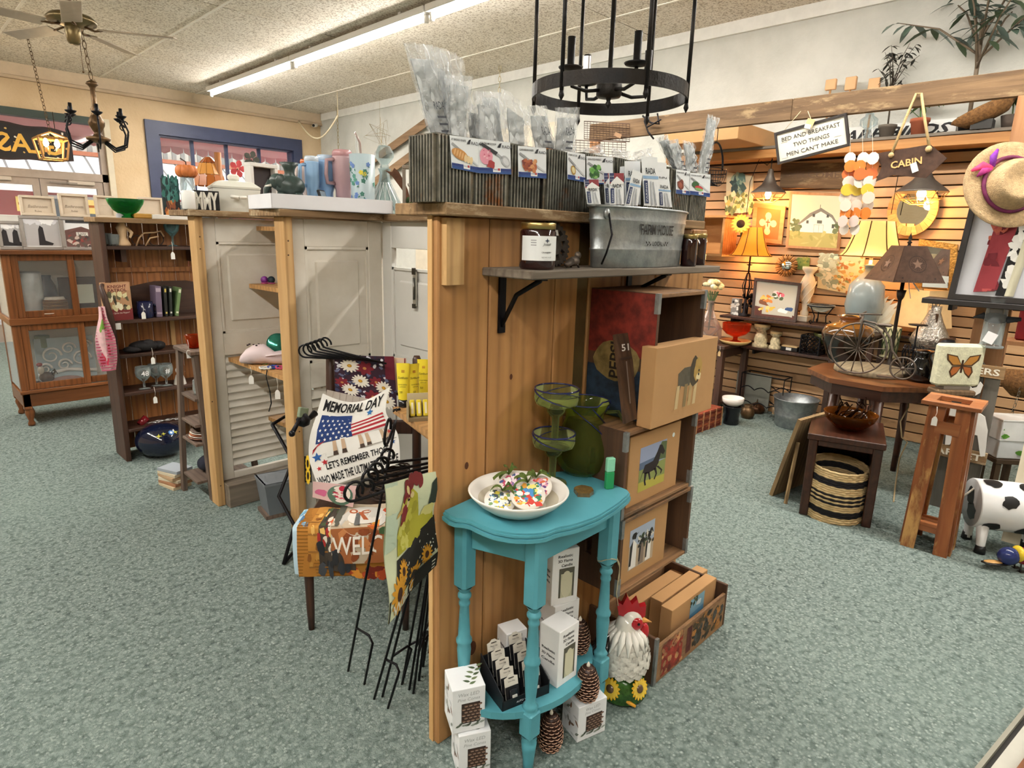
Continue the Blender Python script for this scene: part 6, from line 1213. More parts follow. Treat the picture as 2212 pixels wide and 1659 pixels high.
t=thing('crumpled_cloth','dark crumpled cloth with white and red on ladder stand','cloth',LP(436,LS[3],3.66));G().sph((0,0,.05),(.07,.06,.05),14,9,'#2a2c3a').sph((.03,-.03,.03),(.04,.04,.03),10,7,'#d8d4cc').sph((.06,.0,.05),(.03,.04,.045),10,7,'#a8442c').build('cloth',CLOTH,t)
t=thing('green_sign','small green sign with white border leaning on ladder stand floor','sign',LP(443,LS[3]+.001,3.565),-60);G().bx(-.05,.05,-.004,.004,0,.1,'#e8e8e0',.001).bx(-.044,.044,-.0046,-.004,.006,.094,'#2f5a3a').build('board',PAPER,t)
for k in range(6):
 t=thing('paperback','paperback in pile at ladder stand foot, '+('bottom','second','third','fourth','fifth','top')[k],'book',(1.10+.004*(k%3),3.87,.019*k),12+5*(k%3),'paperbacks piled at the ladder stand foot');G().bx(-.055,.055,-.08,.08,0,.018,('#c8b898','#a87a5a','#d8cdb4','#b89a78','#cfc2a8','#98a0a8')[k],.001).build('cover',PAPER,t)
 # ================================================================ second bay contents
SZ2=.82
def SP(x,y,z):p=pz(x,y,z);p.z=z;return p
t=thing('clog_shoe','pale pink and white perforated clog on bay shelf','shoe',SP(572,786,SZ2),140)
g=G();secs=[(-.12,.022,.0,.05),(-.1,.036,.0,.07),(-.05,.042,.0,.065),(0,.047,.0,.105),(.05,.052,.0,.1),(.09,.046,.0,.075),(.115,.03,.004,.045),(.125,.008,.012,.025)];V=[];n=12
for x,wd,z0,z1 in secs:V+=[(x,wd*math.cos(2*PI*k/n),z0+(z1-z0)*(.5+.5*math.sin(2*PI*k/n)))for k in range(n)]
g.add(V,[(j*n+k,j*n+(k+1)%n,(j+1)*n+(k+1)%n,(j+1)*n+k)for j in range(len(secs)-1)for k in range(n)]+[tuple(range(n))[::-1]],'#d8c6c8',True);g.build('upper',mat('foam_rubber',None,.6),t)
G().tube([(-.02,-.042,.05),(-.08,-.05,.06),(-.13,0,.06),(-.08,.05,.06),(-.02,.042,.05)],.008,8,'#e0d0d2',flat=.5).build('heel_strap',MATTE,t);g=G()
for x,y in((.03,-.02),(.05,.0),(.03,.02),(.075,-.015),(.075,.015),(.01,0)):g.sph((x,y,.1),(.006,.006,.004),8,5,'#3a2c30')
g.build('vent_hole',MATTE,t)
t=thing('teal_glass_disc','teal iridescent glass ornament behind clog','ornament',SP(598,772,SZ2)+Vector((.02,.02,.0)),-20,None);G().at((0,0,.07),(70,0,0)).lathe([(0,-.006),(.05,-.004),(.06,0),(.05,.005),(0,.008)],24).build('disc',mat('teal_iridescent','#3f9a84',.12,.6,var=.4,vs_=20),t);G().lathe([(.03,0),(.01,.01),(.008,.03),(0,.03)],12).build('foot',BLACKM,t)
for k,(x,y,c,lb)in enumerate(((580,785,'#3fae5a','bright green'),(600,783,'#7a4a9a','purple'),(590,795,'#2f4a9a','blue'),(606,796,'#b8446a','magenta'),(574,797,'#d8d8d0','white'))):
 p=SP(x,y,SZ2);t=thing('braided_bracelet',lb+' braided bracelet on bay shelf','bracelet',p,30*k,'braided bracelets on the bay shelf');G().tube([((.03+.002*math.sin(8*a))*math.cos(a),(.022+.002*math.sin(8*a))*math.sin(a),.006+.002*math.sin(9*a))for a in[i*PI/14 for i in range(28)]],.005,6,c,True).build('braid',CLOTH,t)
price_tag(Vector((1.296,pX(541,795,1.296).y,SZ2-.004)),'white price tag hanging from bay shelf edge',.09,-30);p=SP(612,812,SZ2-.01);price_tag(Vector((1.288,2.83,SZ2-.004)),'white price tag below bracelets near post',.12,-30)
t=thing('black_cable','thin black cable dangling from bay shelf','cable',(1.31,2.98,SZ2));G().tube([(0,0,.004),(-.02,-.03,-.02),(-.005,-.03,-.1),(.0,-.025,-.16),(-.015,-.025,-.2)],.003,6,'#151515').build('wire',MATTE,t)
for x,c,lb in((577,'#7a2f8a','purple sphere'),(592,'#2a3a44','dark glass')):p=SP(x,614,1.21);t=thing('glass_trinket',lb+' trinket on second bay shelf','trinket',p+Vector((0,.03,0)));G().sph((0,0,.022),.02,14,9,c).build('ball',GLOSS,t);G().tube(arc((0,0,.004),.016,0,360,12,'xy'),.004,6,'#b04a7a',True).build('ring_base',GLOSS,t)
# grey bin and black folding stand
p=pz(612,1062);t=thing('storage_bin','grey plastic storage bin on floor of bay shelf bay','bin',(1.42,3.12,0),-8);g=G();a,b,h=.12,.09,.2
g.add([(-a*.85,-b*.85,.02),(a*.85,-b*.85,.02),(a*.85,b*.85,.02),(-a*.85,b*.85,.02),(-a,-b,h),(a,-b,h),(a,b,h),(-a,b,h),(-a*.93,-b*.93,h),(a*.93,-b*.93,h),(a*.93,b*.93,h),(-a*.93,b*.93,h),(-a*.8,-b*.8,.03),(a*.8,-b*.8,.03),(a*.8,b*.8,.03),(-a*.8,b*.8,.03)],[(3,2,1,0),(0,1,5,4),(1,2,6,5),(2,3,7,6),(3,0,4,7),(4,5,9,8),(5,6,10,9),(6,7,11,10),(7,4,8,11),(9,8,12,13),(10,9,13,14),(11,10,14,15),(8,11,15,12),(12,15,14,13)],'#6c7278');g.build('tub',PAINT,t)
G().bx(-a*1.02,a*1.02,-b*1.02,b*1.02,h-.012,h,'#767c82').bx(-a*.94,a*.94,-b*.94,b*.94,h-.014,h-.001,'#54595e').build('rim',PAINT,t);G().bx(-.12,.12,-.08,.08,0,.02).build('plank',LWX,t)
f1=pz(655,1225);t=thing('folding_stand','black folding metal tray stand leaning by post','folding stand',f1);d0=2.02
f1=pz(613,1222);t.location=f1;P=[gp_(588,917,3.1),gp_(632,995,3.06),gp_(602,1072,3.0),gp_(636,1135,2.98),f1+Vector((0,0,.008))];wbuild(G().tube(P,.009,8),'bent_leg',BLACKM,t);off=Vector((.12,.1,0));wbuild(G().tube([q+off for q in P],.009,8),'bent_leg',BLACKM,t);wbuild(G().tube([P[0],P[0]+off],.008,8),'cross_bar',BLACKM,t)
wbuild(G().tube([f1+Vector((0,0,.012)),f1+off+Vector((0,0,.012))],.008,8),'cross_bar',BLACKM,t)
p=gp_(655,905,2.12);t=thing('iron_crank','dark iron hand crank with grey green plate at post','iron tool',p);G().tube([(-.055,-.03,-.03),(-.02,-.01,.0),(.02,0,-.004),(.05,.01,.01)],[.008,.007,.007,.012],8,'#2a1c1a').sph((-.058,-.032,-.032),.011,8,6,'#2a1c1a').build('crank',BLACKM,t);G().box((0,0,.022),(.05,.012,.035),'#7c8a72',(0,20,30),.002).build('plate',PAINT,t);G().lathe([(0,-.03),(.02,-.02),(.024,.0),(.01,.02),(0,.02)],12,'#2c2422').build('hub',BLACKM,t)
# ================================================================ on the capping boards
CZ=1.586;Y1=P1y+.1;Y2=P2y+.1
def TP(x,Y,z=CZ):p=pY(x,440,Y);return Vector((p.x,Y,z))
def hz_(y,x,Y):return pY(x,y,Y).z-CZ
YB=BYf+.1
A=G();spat(A,60,0,1,.45,1,.1,['#1f4a48','#2f6a62','#143030','#48807a'],.0002,3);spat(A,40,.1,.9,.05,.45,.08,['#8a4a28','#c07a3a','#5a2f20','#2a2420'],.0003,5)
P=[Vector((a.x,YB-.02,z))for a,z in((pY(352,450,YB),btz+.0005),(pY(388,450,YB),btz+.0005),(pY(388,450,YB),pY(370,386,YB).z),(pY(352,450,YB),pY(370,386,YB).z))];artsheet('canvas_painting','dark teal and amber canvas painting standing on bookcase top','painting',P,A,.02,'#1c2a2c',sheet='canvas')
v=TP(394,YB,btz);vessel('glass_candlestick','tall clear glass candlestick on bookcase top','candlestick',v+Vector((0,-.05,.0285)),[(0,0),(.035,0),(.03,.012),(.01,.03),(.016,.06),(.008,.09),(.02,.12),(.012,.15),(.022,.2),(.012,.23),(0,.23)],GL)
v=TP(412,Y1);zz=hz_(412,410,Y1);vessel('glass_pedestal','clear glass cylinder under pumpkin dish','pedestal',v+Vector((0,.02,0)),[(0,0),(.035,0),(.037,.02),(.033,hz_(384,412,Y1)),(.0,hz_(384,412,Y1))],GL)
t=thing('pumpkin_dish','orange fluted pumpkin dish with wire stem','dish',v+Vector((0,.02,hz_(384,412,Y1)+.001)));g=G()
for k in range(9):a=2*PI*k/9;g.sph((.03*math.cos(a),.03*math.sin(a),.03),(.024,.024,.03),10,8,'#c8743c')
g.build('fluted_bowl',PAINT,t);G().tube([(0,0,.05),(.0,0,.075),(-.025,0,.09)],.003,6,'#3a3028').build('stem',MATTE,t)
v=TP(408,P1y+.02);solo('pillar_candle','short white pillar candle on capping board','candle',G().lathe([(0,0),(.028,0),(.03,.003),(.03,.085),(.026,.09),(.01,.085),(0,.085)],20,'#e4e4e0'),mat('wax',None,.4),v+Vector((0,.0,0)))
v=TP(445,Y1);t=thing('indigo_dish','indigo blue glass sugar dish with white tag','dish',v+Vector((0,.06,.0)));G().lathe([(0,0),(.03,0),(.025,.01),(.045,.035),(.05,.06),(.058,.085),(.052,.085),(.045,.06),(.04,.036),(0,.014)],20,'#3a36b0').build('bowl',mat('indigo_glass',None,.1,coat=.5),t);G().bx(-.05,.05,-.02,.02,-.0,.002,'#3a36b0').build('foot',GLOSS,t);price_tag(v+Vector((-.02,.0,.09)),'white price tag on indigo dish',.09)
a=TP(424,P1y-.0);b=TP(478,P1y-.012);t=carton('letter_block','black and white block reading MMY',(a.x,a.y+.03,CZ),(b.x,b.y+.02,CZ),.035,.095,{'front':lambda w_,d,h:G().text('MMY',h*1.15,(w_*.5,h*.08),'#d8d4c8',bold=.05,squeeze=w_*.9)},'#1c1a1a','sign')
# casserole
v=TP(516,Y1);cw=size_at(v,46);t=thing('casserole_dish','white lidded casserole dish with side handles','casserole',v+Vector((0,.05,0)),-12)
G().lathe([(0,.0),(cw*.95,0),(cw,.02),(cw*1.12,.115),(cw*1.06,.118),(cw*1.0,.1),(0,.09)],4,'#dcdcd2',1.3,.9,45,405,None,False).build('body',mat('white_stoneware',None,.3),t);G().lathe([(cw*1.13,.118),(cw*1.15,.128),(cw*.8,.155),(0,.165)],4,'#d8d8cc',1.3,.9,45,405,None,False).build('lid',mat('white_stoneware',None,.3),t)
G().bx(-.03,.03,-.014,.014,.162,.195,'#e4e2d8',.01).build('lid_knob',GLOSS,t);
for s in(-1,1):G().tube([(s*.02,-cw*.80,.075),(s*.035,-cw*.80-.02,.075),(0,-cw*.80-.03,.072)],.009,8,'#e4e2d8').build('handle',GLOSS,t)
v=TP(566,Y1);a=pY(535,415,Y1+.12);b=pY(598,357,Y1+.12);w_=b.x-a.x;h=b.z-CZ;t=thing('shadow_frame','white shadow frame with black panel behind casserole','picture frame',((a.x+b.x)/2,Y1+.13,CZ),12)
for q in((-w_/2,w_/2,h-.02,h),(-w_/2,w_/2,0,.02),(-w_/2,-w_/2+.02,.02,h-.02),(w_/2-.02,w_/2,.02,h-.02)):G().bx(q[0],q[1],-.03,.03,q[2],q[3],'#d8d6d2',.002).build('frame_bar',PAINT,t)
G().bx(-w_/2+.02,w_/2-.02,.01,.02,.02,h-.02,'#2a2224').build('panel',PAINT,t)
# red figure peeping, pinwheels, tiffany lamp, wooden pole further back
for x,y,hh,c,lb in((518,365,0,'#a8484a','red'),(549,345,0,'#4a4a44','dark grey')):
 v=TP(x,BYf-.2);z=pY(x,y,BYf-.2).z;t=thing('metal_pinwheel',lb+' metal flower pinwheel on stem','pinwheel',(v.x,BYf-.2,CZ));G().tube([(0,0,0),(0,0,z-CZ)],.004,6,'#5a4a40').lathe([(0,0),(.03,0),(.025,.012),(0,.014)],10,'#5a4a40').build('stem',METAL,t);g=G().at((0,-.006,z-CZ),(90,0,0));g.petals((0,0),.055,5,.02,c,0);g.petals((0,0),.055,5,.02,c,-.001);g.build('petal_wheel',METAL,t)
 solo('stem_riser','small plank under '+lb+' pinwheel behind casserole','plank',G().bx(-.05,.05,-.05,.05,0,.02,'#7a5a3c',.002),PAINT,(v.x,BYf-.2,CZ-.021))
v=TP(478,BYf+.12,btz);zt=pY(475,330,BYf+.12).z;solo('wooden_pole','upright orange brown wooden pole on bookcase top','pole',G().tube([(0,0,0),(0,0,zt-btz)],[.024,.022],12),KN2,v)
v=TP(457,BYf+.18,btz);zt=pY(457,340,BYf+.18).z-btz;t=thing('stained_glass_lamp','small amber stained glass table lamp by blue window','lamp',v);G().lathe([(0,0),(.045,0),(.04,.01),(.012,.03),(.01,zt*.55),(0,zt*.55)],14,'#4a3628').build('base',METAL,t);g=G()
for k in range(12):
 a0,a1=2*PI*k/12,2*PI*(k+.92)/12
 for r0,z0,r1,z1,c in((.105,zt*.55,.09,zt*.72,'#b86a30'),(.088,zt*.73,.06,zt*.9,'#d8964a'),(.058,zt*.91,.02,zt,'#a85a2c')):g.add([(r0*math.cos(a0),r0*math.sin(a0),z0),(r0*math.cos(a1),r0*math.sin(a1),z0),(r1*math.cos(a1),r1*math.sin(a1),z1),(r1*math.cos(a0),r1*math.sin(a0),z1)],[(0,1,2,3)],c)
g.build('glass_shade',mat('stained_glass',None,.2),t)
# white tray and what stands in it
ta,tb_,tc=pY(549,450,P2y-.02),pY(687,455,P2y-.10),None;t=thing('white_tray','large shallow white cardboard tray on capping board','tray',(1.50,P2y+.10,CZ+.0),-6);tw,td,th=.56,.30,.06;TRZ=CZ+.004
G().bx(-tw/2,tw/2,-td/2,td/2,0,.003,'#e2e2e4').build('floor',PAPER,t)
for nm,q in(('side',(-tw/2,tw/2,-td/2,-td/2+.003)),('side',(-tw/2,tw/2,td/2-.003,td/2)),('side',(-tw/2,-tw/2+.003,-td/2,td/2)),('side',(tw/2-.003,tw/2,-td/2,td/2))):G().bx(q[0],q[1],q[2],q[3],0,th,'#e4e4e8').build(nm,PAPER,t)
def onT(x,dy=0):Y=P2y+.10+dy;return Vector((pY(x,430,Y).x,Y,TRZ))
v=onT(628,.02);s=(pY(628,352,v.y).z-TRZ)/.17;t=thing('elephant_vase','dark green ceramic elephant shaped vase in white tray','vase',v,-30)
g=G().sph((0,0,.085*s),(.055*s,.042*s,.042*s),18,12,'#3c4a46').sph((-.045*s,0,.1*s),(.03*s,.026*s,.03*s),14,9,'#3c4a46')
for x in(-.03,.03):
 for y in(-.022,.022):g.tube([(x*s,y*s,0),(x*s,y*s,.06*s)],[.017*s,.016*s],10,'#3c4a46')
g.tube([(-.066*s,0,.1*s),(-.085*s,0,.07*s),(-.09*s,0,.035*s),(-.1*s,0,.025*s)],[.014*s,.012*s,.009*s,.007*s],9,'#3c4a46');g.build('body',mat('green_stoneware',None,.35,var=.3,vs_=30),t);G().lathe([(.022*s,.12*s),(.018*s,.135*s),(.022*s,.15*s),(.036*s,.17*s),(.03*s,.168*s),(0,.15*s)],16,'#3c4a46').build('neck',mat('green_stoneware',None,.35,var=.3,vs_=30),t)
for s_ in(-1,1):G().sph((-.03*s,s_*.03*s,.1*s),(.02*s,.006*s,.026*s),12,7,'#33403c').build('ear',mat('green_stoneware',None,.35,var=.3,vs_=30),t);G().tube([(-.066*s,s_*.012*s,.085*s),(-.09*s,s_*.016*s,.08*s)],[.006*s,.002*s],7,'#e8e4d8').build('tusk',GLOSS,t)
def tumbler(label,x,dy,ytop,wpx,col,lidc,straw=None,hs=1,art=None):
 v=onT(x,dy);h=pY(x,ytop,v.y).z-TRZ;r=size_at(v,wpx/2);t=thing('insulated_tumbler',label,'tumbler',v,0,'insulated tumblers on the capping board')
 G().lathe([(0,0),(r*.7,0),(r*.72,.004),(r*.75,h*.35),(r,h*.48),(r,h*.88),(r*.97,h*.9),(0,h*.9)],22,col).build('cup',mat('tumbler_coat',None,.35),t);G().lathe([(r*.97,h*.9),(r*1.0,h*.905),(r*.98,h*.97),(r*.85,h),(0,h)],22,lidc).build('lid',GLOSS,t)
 if hs:hx=r*hs;G().tube([(hx*.95,-.0,h*.84),(hx*1.75,-.0,h*.82),(hx*1.85,-.0,h*.6),(hx*1.75,0,h*.46),(hx*.95,0,h*.46)],.009,8,col).build('handle',mat('tumbler_coat',None,.35),t)
 if straw:G().tube([(0,0,h),(0,0,h*1.1),(-.02*0+straw*.02,0,h*1.22)],.005,8,'#c8b0a8').build('straw',GLOSS,t)
 if art:G().mapped(art(h,r),lambda x,y,z:((r*.995+z+.001)*math.sin(x/r-.6),-(r*.995+z+.001)*math.cos(x/r-.6),y),0).build('print',PRINT,t)
 return t
tumbler('pale pink handled tumbler half hidden behind blue ones',664,.10,345,24,'#d8c4bc','#c86a3c',None,-1);tumbler('sky blue handled tumbler, shorter of the two',676,.06,338,30,'#8fb4d8','#c8d4e0',None,-1);tumbler('sky blue handled tumbler, taller of the two',706,.09,336,38,'#8cb2dc','#b8cce0',None,-1)
tumbler('dusty pink handled tumbler with lid',742,.03,325,42,'#b8989c','#c09094',None,-1)
v=onT(706,-.08);t=thing('small_photo_frame','small black edged picture frame leaning in white tray','picture frame',v,50,None,(-18,0,40));G().bx(-.035,.035,-.006,.006,0,.09,'#1a1a1c',.002).build('frame',PAINT,t);G().bx(-.029,.029,-.0066,-.006,.006,.084,'#8a9aa8').build('print',PAPER,t)
def flor(h,r):
 A=G();q=random.Random(5)
 for k in range(26):x,y=q.uniform(-r*1.4,r*1.4),q.uniform(.02,h*.86);A.petals((x,y),.011,5,.0045,q.choice(['#e8d84a','#5a9a8a','#3f7a6a','#6a8ac8']),.0002,.1,0,q.uniform(0,70));leafy(A,x+.008,y-.012,.014,q.uniform(0,360),'#3f7a6a',.0001)
 return A
v=Vector((pY(785,450,2.63).x,2.63,CZ));h=pY(785,335,2.63).z-CZ;r=size_at(v,27);t=thing('floral_tumbler','tall pale floral tumbler with straw beside decanter','tumbler',v)
G().lathe([(0,0),(r*.85,0),(r*.88,.004),(r*1.0,h),(r*.95,h),(r*.8,.01),(0,.01)],24,'#b4c6cc').build('cup',mat('tumbler_coat',None,.35),t);G().mapped(flor(h,r),lambda x,y,z:((r*(.88+.12*y/h)+z+.0012)*math.sin(x/r-.75),-(r*(.88+.12*y/h)+z+.0012)*math.cos(x/r-.75),y)).build('print',PRINT,t);G().tube([(.01,0,.02),(-.01,0,h*1.2),(-.035,0,h*1.36)],.005,8,'#a8948c').build('straw',GLOSS,t);G().tube([(-.02,0,.02),(-.028,0,h*1.33)],.0045,8,'#e8e4e0').build('clear_straw',CLEAR,t)
v=pX(832,452,1.84);v.z=CZ;h=upz(v,825,312)-CZ;r=size_at(v,40);t=thing('crystal_decanter','cut crystal decanter with faceted stopper','decanter',v+Vector((-.0,0,0)))
CRY=glassm('cut_crystal','#e4ecec');g=G();g.lathe([(0,0),(r*.9,0),(r,.01),(r*.95,h*.12),(r*.6,h*.3),(r*.32,h*.48),(r*.26,h*.6),(r*.36,h*.66),(r*.3,h*.66),(r*.2,h*.58),(r*.5,h*.3),(r*.85,h*.1),(0,.012)],16,None,1,1,0,360,None,False);g.build('body',CRY,t);g=G()
for k in range(16):
 a=2*PI*k/16
 for s_ in(-1,1):g.tube([(r*1.0*math.cos(a),r*1.0*math.sin(a),.015),(r*.8*math.cos(a+s_*.2),r*.8*math.sin(a+s_*.2),h*.2),(r*.34*math.cos(a+s_*.45),r*.34*math.sin(a+s_*.45),h*.46)],.0022,4,'#ffffff')
g.build('cut_facets',mat('crystal_edge','#eef4f4',.08,.3),t);G().lathe([(r*.2,h*.66),(r*.26,h*.68),(r*.2,h*.72),(r*.5,h*.82),(r*.52,h*.88),(r*.3,h*.98),(0,h)],8,None,1,1,0,360,None,False).build('stopper',CRY,t)
# woodpecker and frames on the return board
v=pX(860,440,1.84);v.z=CZ;h=upz(v,860,366)-CZ;t=thing('metal_woodpecker','rusty metal woodpecker cutout on stake','bird ornament',v,-40);g=G().at((0,0,0),(90,0,0));k=h/.16
g.prism([(.02*k,0),(.03*k,.04*k),(.018*k,.085*k),(-.005*k,.115*k),(-.02*k,.135*k),(-.045*k,.155*k),(-.02*k,.15*k),(-.012*k,.165*k),(.004*k,.152*k),(.02*k,.125*k),(.036*k,.09*k),(.045*k,.05*k),(.04*k,0)],-.003,.003,'#6a4632');g.build('cutout',mat('rust_sheet',None,.7,.3,var=.3,vs_=30),t);G().bx(-.01,.06,-.03,.03,0,.006,'#6a4632').build('foot',METAL,t)
v=pX(893,432,1.84);v.z=CZ;h=upz(v,890,358)-CZ;t=thing('wreath_frame','small grey wooden frame with hook and red berry sprig','wall decor',v,-35);w_=.10
for q in((-w_/2,w_/2,h-.016,h),(-w_/2,w_/2,0,.016),(-w_/2,-w_/2+.016,.016,h-.016),(w_/2-.016,w_/2,.016,h-.016)):G().bx(q[0],q[1],-.012,.012,q[2],q[3],'#8a7f72',.002).build('frame_bar',MATTE,t)
G().tube([(0,0,h-.016),(0,0,h*.62)]+arc((-.012,0,h*.62),.012,0,-200,8),.0022,6,'#6a625a').build('hook',METAL,t);g=G();q_=random.Random(8)
for k in range(16):g.sph((q_.uniform(-.03,.03),q_.uniform(-.012,.004),q_.uniform(.03,.07)),(.008,.006,.01),6,4,q_.choice(['#3f5a30','#4a6a38','#2f4426']))
g.build('greenery',MATTE,t);G().sph((0,-.014,.03),.008,8,6,'#b02a2c').sph((.014,-.012,.022),.007,8,6,'#b02a2c').build('berry',GLOSS,t)
v=pX(912,438,1.82);v.z=CZ;solo('grey_wood_block','grey weathered wood block with round hole by first bin','block',G().bx(-.05,.05,-.04,.04,0,.05,None,.004),GREYX,v,-30)
# ================================================================ hanging from the ceiling
BRONZE=mat('aged_bronze','#6a5238',.4,.7,var=.3,vs_=30)
def chain(g,a,b,n,r=.011,col='#8a7a5c'):
 a,b=Vector(a),Vector(b);d=(b-a).normalized();s=d.orthogonal().normalized();L=(b-a).length/n
 for k in range(n):
  c=a.lerp(b,(k+.5)/n);q=s if k%2 else d.cross(s);g.tube([c+d*(L*.62*math.cos(t_))+q*(r*math.sin(t_))for t_ in[2*PI*i/8 for i in range(8)]],r*.22,4,col,True)
 return g
 # fan
fz=2.98;fc=pz(155,46,fz);t=thing('ceiling_fan','bronze ceiling fan with pale and dark blades','ceiling fan',(fc.x,fc.y,ZC))
zf=fz-ZC;G().lathe([(.06,0),(.055,-.05),(.02,-.07),(0,-.07)],16).build('canopy',BRONZE,t);G().tube([(0,0,-.05),(0,0,zf+.06)],.014,10).build('down_rod',BRONZE,t)
G().lathe([(0,zf+.07),(.05,zf+.06),(.14,zf+.035),(.165,zf+.01),(.16,zf-.01),(.09,zf-.03),(.05,zf-.04),(0,zf-.04)],28).build('motor',mat('fan_brass','#7a6a48',.35,.7,var=.2),t);G().lathe([(.05,zf-.04),(.055,zf-.06),(.045,zf-.14),(.03,zf-.16),(0,zf-.16)],16).build('switch_housing',mat('fan_brass','#7a6a48',.35,.7,var=.2),t)
G().tube([(.03,-.03,zf-.15),(.03,-.03,zf-.34)],.0025,5).sph((.03,-.03,zf-.35),.008,8,6).build('pull_chain',BRONZE,t)
bd=G().tube([(.08,0,zf-.03),(.14,.02,zf-.05),(.2,0,zf-.045)],.008,6).build('blade_arm',BRONZE,t);bl_=G().box((.44,0,zf-.045),(.52,.13,.008),None,(10,0,0),.003).build('blade',mat('fan_blade','#b8a894',.4,var=.1),t)
for k in range(5):
 a=-30+72*k
 if k==0:bd.rotation_euler=(0,0,R_(a));bl_.rotation_euler=(0,0,R_(a))
 else:inst(bd,(0,0,0),(0,0,a),t);inst(bl_,(0,0,0),(0,0,a),t)
 # candle chandelier near the door
cc=gp_(206,245,5.0);t=thing('candle_chandelier','bronze candle chandelier with scrolled arms near the door','chandelier',cc);u=5.0/FPX
G().lathe([(0,-62*u),(12*u,-60*u),(22*u,-55*u),(24*u,-50*u),(10*u,-46*u),(6*u,-40*u),(9*u,-36*u),(15*u,-25*u),(16*u,-18*u),(11*u,-8*u),(6*u,2*u),(9*u,8*u),(5*u,15*u),(5*u,50*u),(7*u,54*u),(12*u,58*u),(10*u,62*u),(3*u,66*u),(0,68*u)],18).build('turned_body',BRONZE,t)
chain(G(),(0,0,68*u),(-20*u*cR.x,-20*u*cR.y,ZC-cc.z),14,.014).build('chain',BRONZE,t)
for k in range(6):
 a=R_(20+60*k);d=Vector((math.cos(a),math.sin(a),0));P=[d*(10*u)+Vector((0,0,-52*u)),d*(35*u)+Vector((0,0,-70*u)),d*(58*u)+Vector((0,0,-62*u)),d*(64*u)+Vector((0,0,-35*u)),d*(56*u)+Vector((0,0,-14*u)),d*(52*u)+Vector((0,0,-10*u))]
 am=G().tube(P,2.0*u,7).tube([p+Vector((0,0,-5*u))for p in P[:4]],1.6*u,7).tube([d*(58*u)+Vector((0,0,-20*u))+Vector((d.x*math.cos(q)*6*u,d.y*math.cos(q)*6*u,math.sin(q)*6*u))for q in[i*.6 for i in range(9)]],1.4*u,6).build('scroll_arm',BLACKM,t)
 G().at(d*(52*u)+Vector((0,0,-10*u))).lathe([(0,0),(4*u,0),(10*u,5*u),(11*u,7*u),(4*u,7*u),(4*u,9*u),(3.4*u,22*u),(0,22*u)],12).build('candle_cup',BLACKM,am)
 # lit lantern by the transom
lc=gp_(112,315,6.6);u=6.6/FPX;t=thing('lantern_pendant','open wooden frame lantern with glowing candle bulbs','pendant light',lc);w_,h=28*u,28*u;LWD=wood('lantern_wood','#c0904e','#9a6a30','Z',2,rough=.6)
for x in(-1,1):
 for y in(-1,1):G().tube([(x*w_*.75,y*w_*.75,-h),(x*w_,y*w_,h*.5)],2.2*u,4).build('upright',LWD,t);G().tube([(x*w_,y*w_,h*.5),(0,0,h)],2.2*u,4).build('rafter',LWD,t)
for z,q in((-h,.75),(h*.5,1)):
 for a,b in(((-1,-1),(1,-1)),((1,-1),(1,1)),((1,1),(-1,1)),((-1,1),(-1,-1))):G().tube([(a[0]*w_*q,a[1]*w_*q,z),(b[0]*w_*q,b[1]*w_*q,z)],2.2*u,4).build('rail',LWD,t)
WB=mat('warm_bulb','#ffd9a0',.3,emit=14);WB.node_tree.nodes['Principled BSDF'].inputs['Emission Color'].default_value=(1,.62,.25,1)
for x in(-.45,.45):
 b=G().at((x*w_*.8,0,-h*.5)).lathe([(0,0),(4*u,0),(4*u,h*.35)],10,'#d8b070').build('candle_sleeve',PAINT,t);G().at((x*w_*.8,0,-h*.15)).lathe([(0,0),(4*u,3*u),(5.5*u,9*u),(3*u,17*u),(0,21*u)],10).build('bulb',WB,t)
chain(G(),(0,0,h),(-22*u*cR.x,-22*u*cR.y,ZC-lc.z),26,.014,'#a89060').build('chain',BRONZE,t)
l=bpy.data.lights.new('lantern_light','POINT');l.energy=14;l.color=(1,.7,.38);l.shadow_soft_size=.05;o=bpy.data.objects.new('lantern_light',l);COL.objects.link(o);o.parent=t;o.location=(0,0,.02)
# shop sign seen from behind in the transom
Ys=YF-.10;a,b=pY(160,352,Ys),pY(160,300,Ys);x1=a.x;x0=x1-1.62;zc_=pY(80,312,Ys).z;t=thing('shop_sign','black scalloped shop sign with gold letters reading backwards in the transom','sign',(x0,Ys,zc_));W_=x1-x0;hh=.19
P=[(u_*W_,hh*(1.02+.16*math.sin(PI*u_)+(.06*math.cos(u_*22))))for u_ in[i/24 for i in range(25)]]+[(u_*W_,-hh*(.92+.16*math.sin(PI*u_)+(.05*math.cos(u_*22))))for u_ in[1-i/24 for i in range(25)]]
G().at((0,.012,0),(90,0,0)).prism(P,0,.02,'#2a1414').build('board',PAINT,t);G().at((0,-.0085,0),(90,0,0)).prism([(x*.985+.012,y*.9)for x,y in P],0,.001,'#171012').build('field',PAINT,t)
G().at((0,-.0105,0),(90,0,0)).text('GLASGOW',.30,(W_*.5,-.105),'#d8a848',bold=.02,mir=True,squeeze=W_*.9).build('lettering',mat('gold_leaf',None,.4,.3),t);A=G();spat(A,46,.05,W_-.05,-hh*.75,hh*.85,.012,['#d8b060','#e8e0d0'],0,4);spat(A,12,W_*.35,W_*.55,-hh*.8,-hh*.4,.03,['#e8e4dc','#c8b8a0'],0,6);G().at((0,-.0098,0),(90,0,0)).mapped(A,lambda x,y,z:(x,y,z)).build('gold_flecks',PRINT,t)['kind']='stuff'
for x in(W_*.1,W_*.9):G().tube([(x,0,hh),(x,0,2.87-zc_-.005)],.004,6,'#4a3a2c').build('hanger',METAL,t)
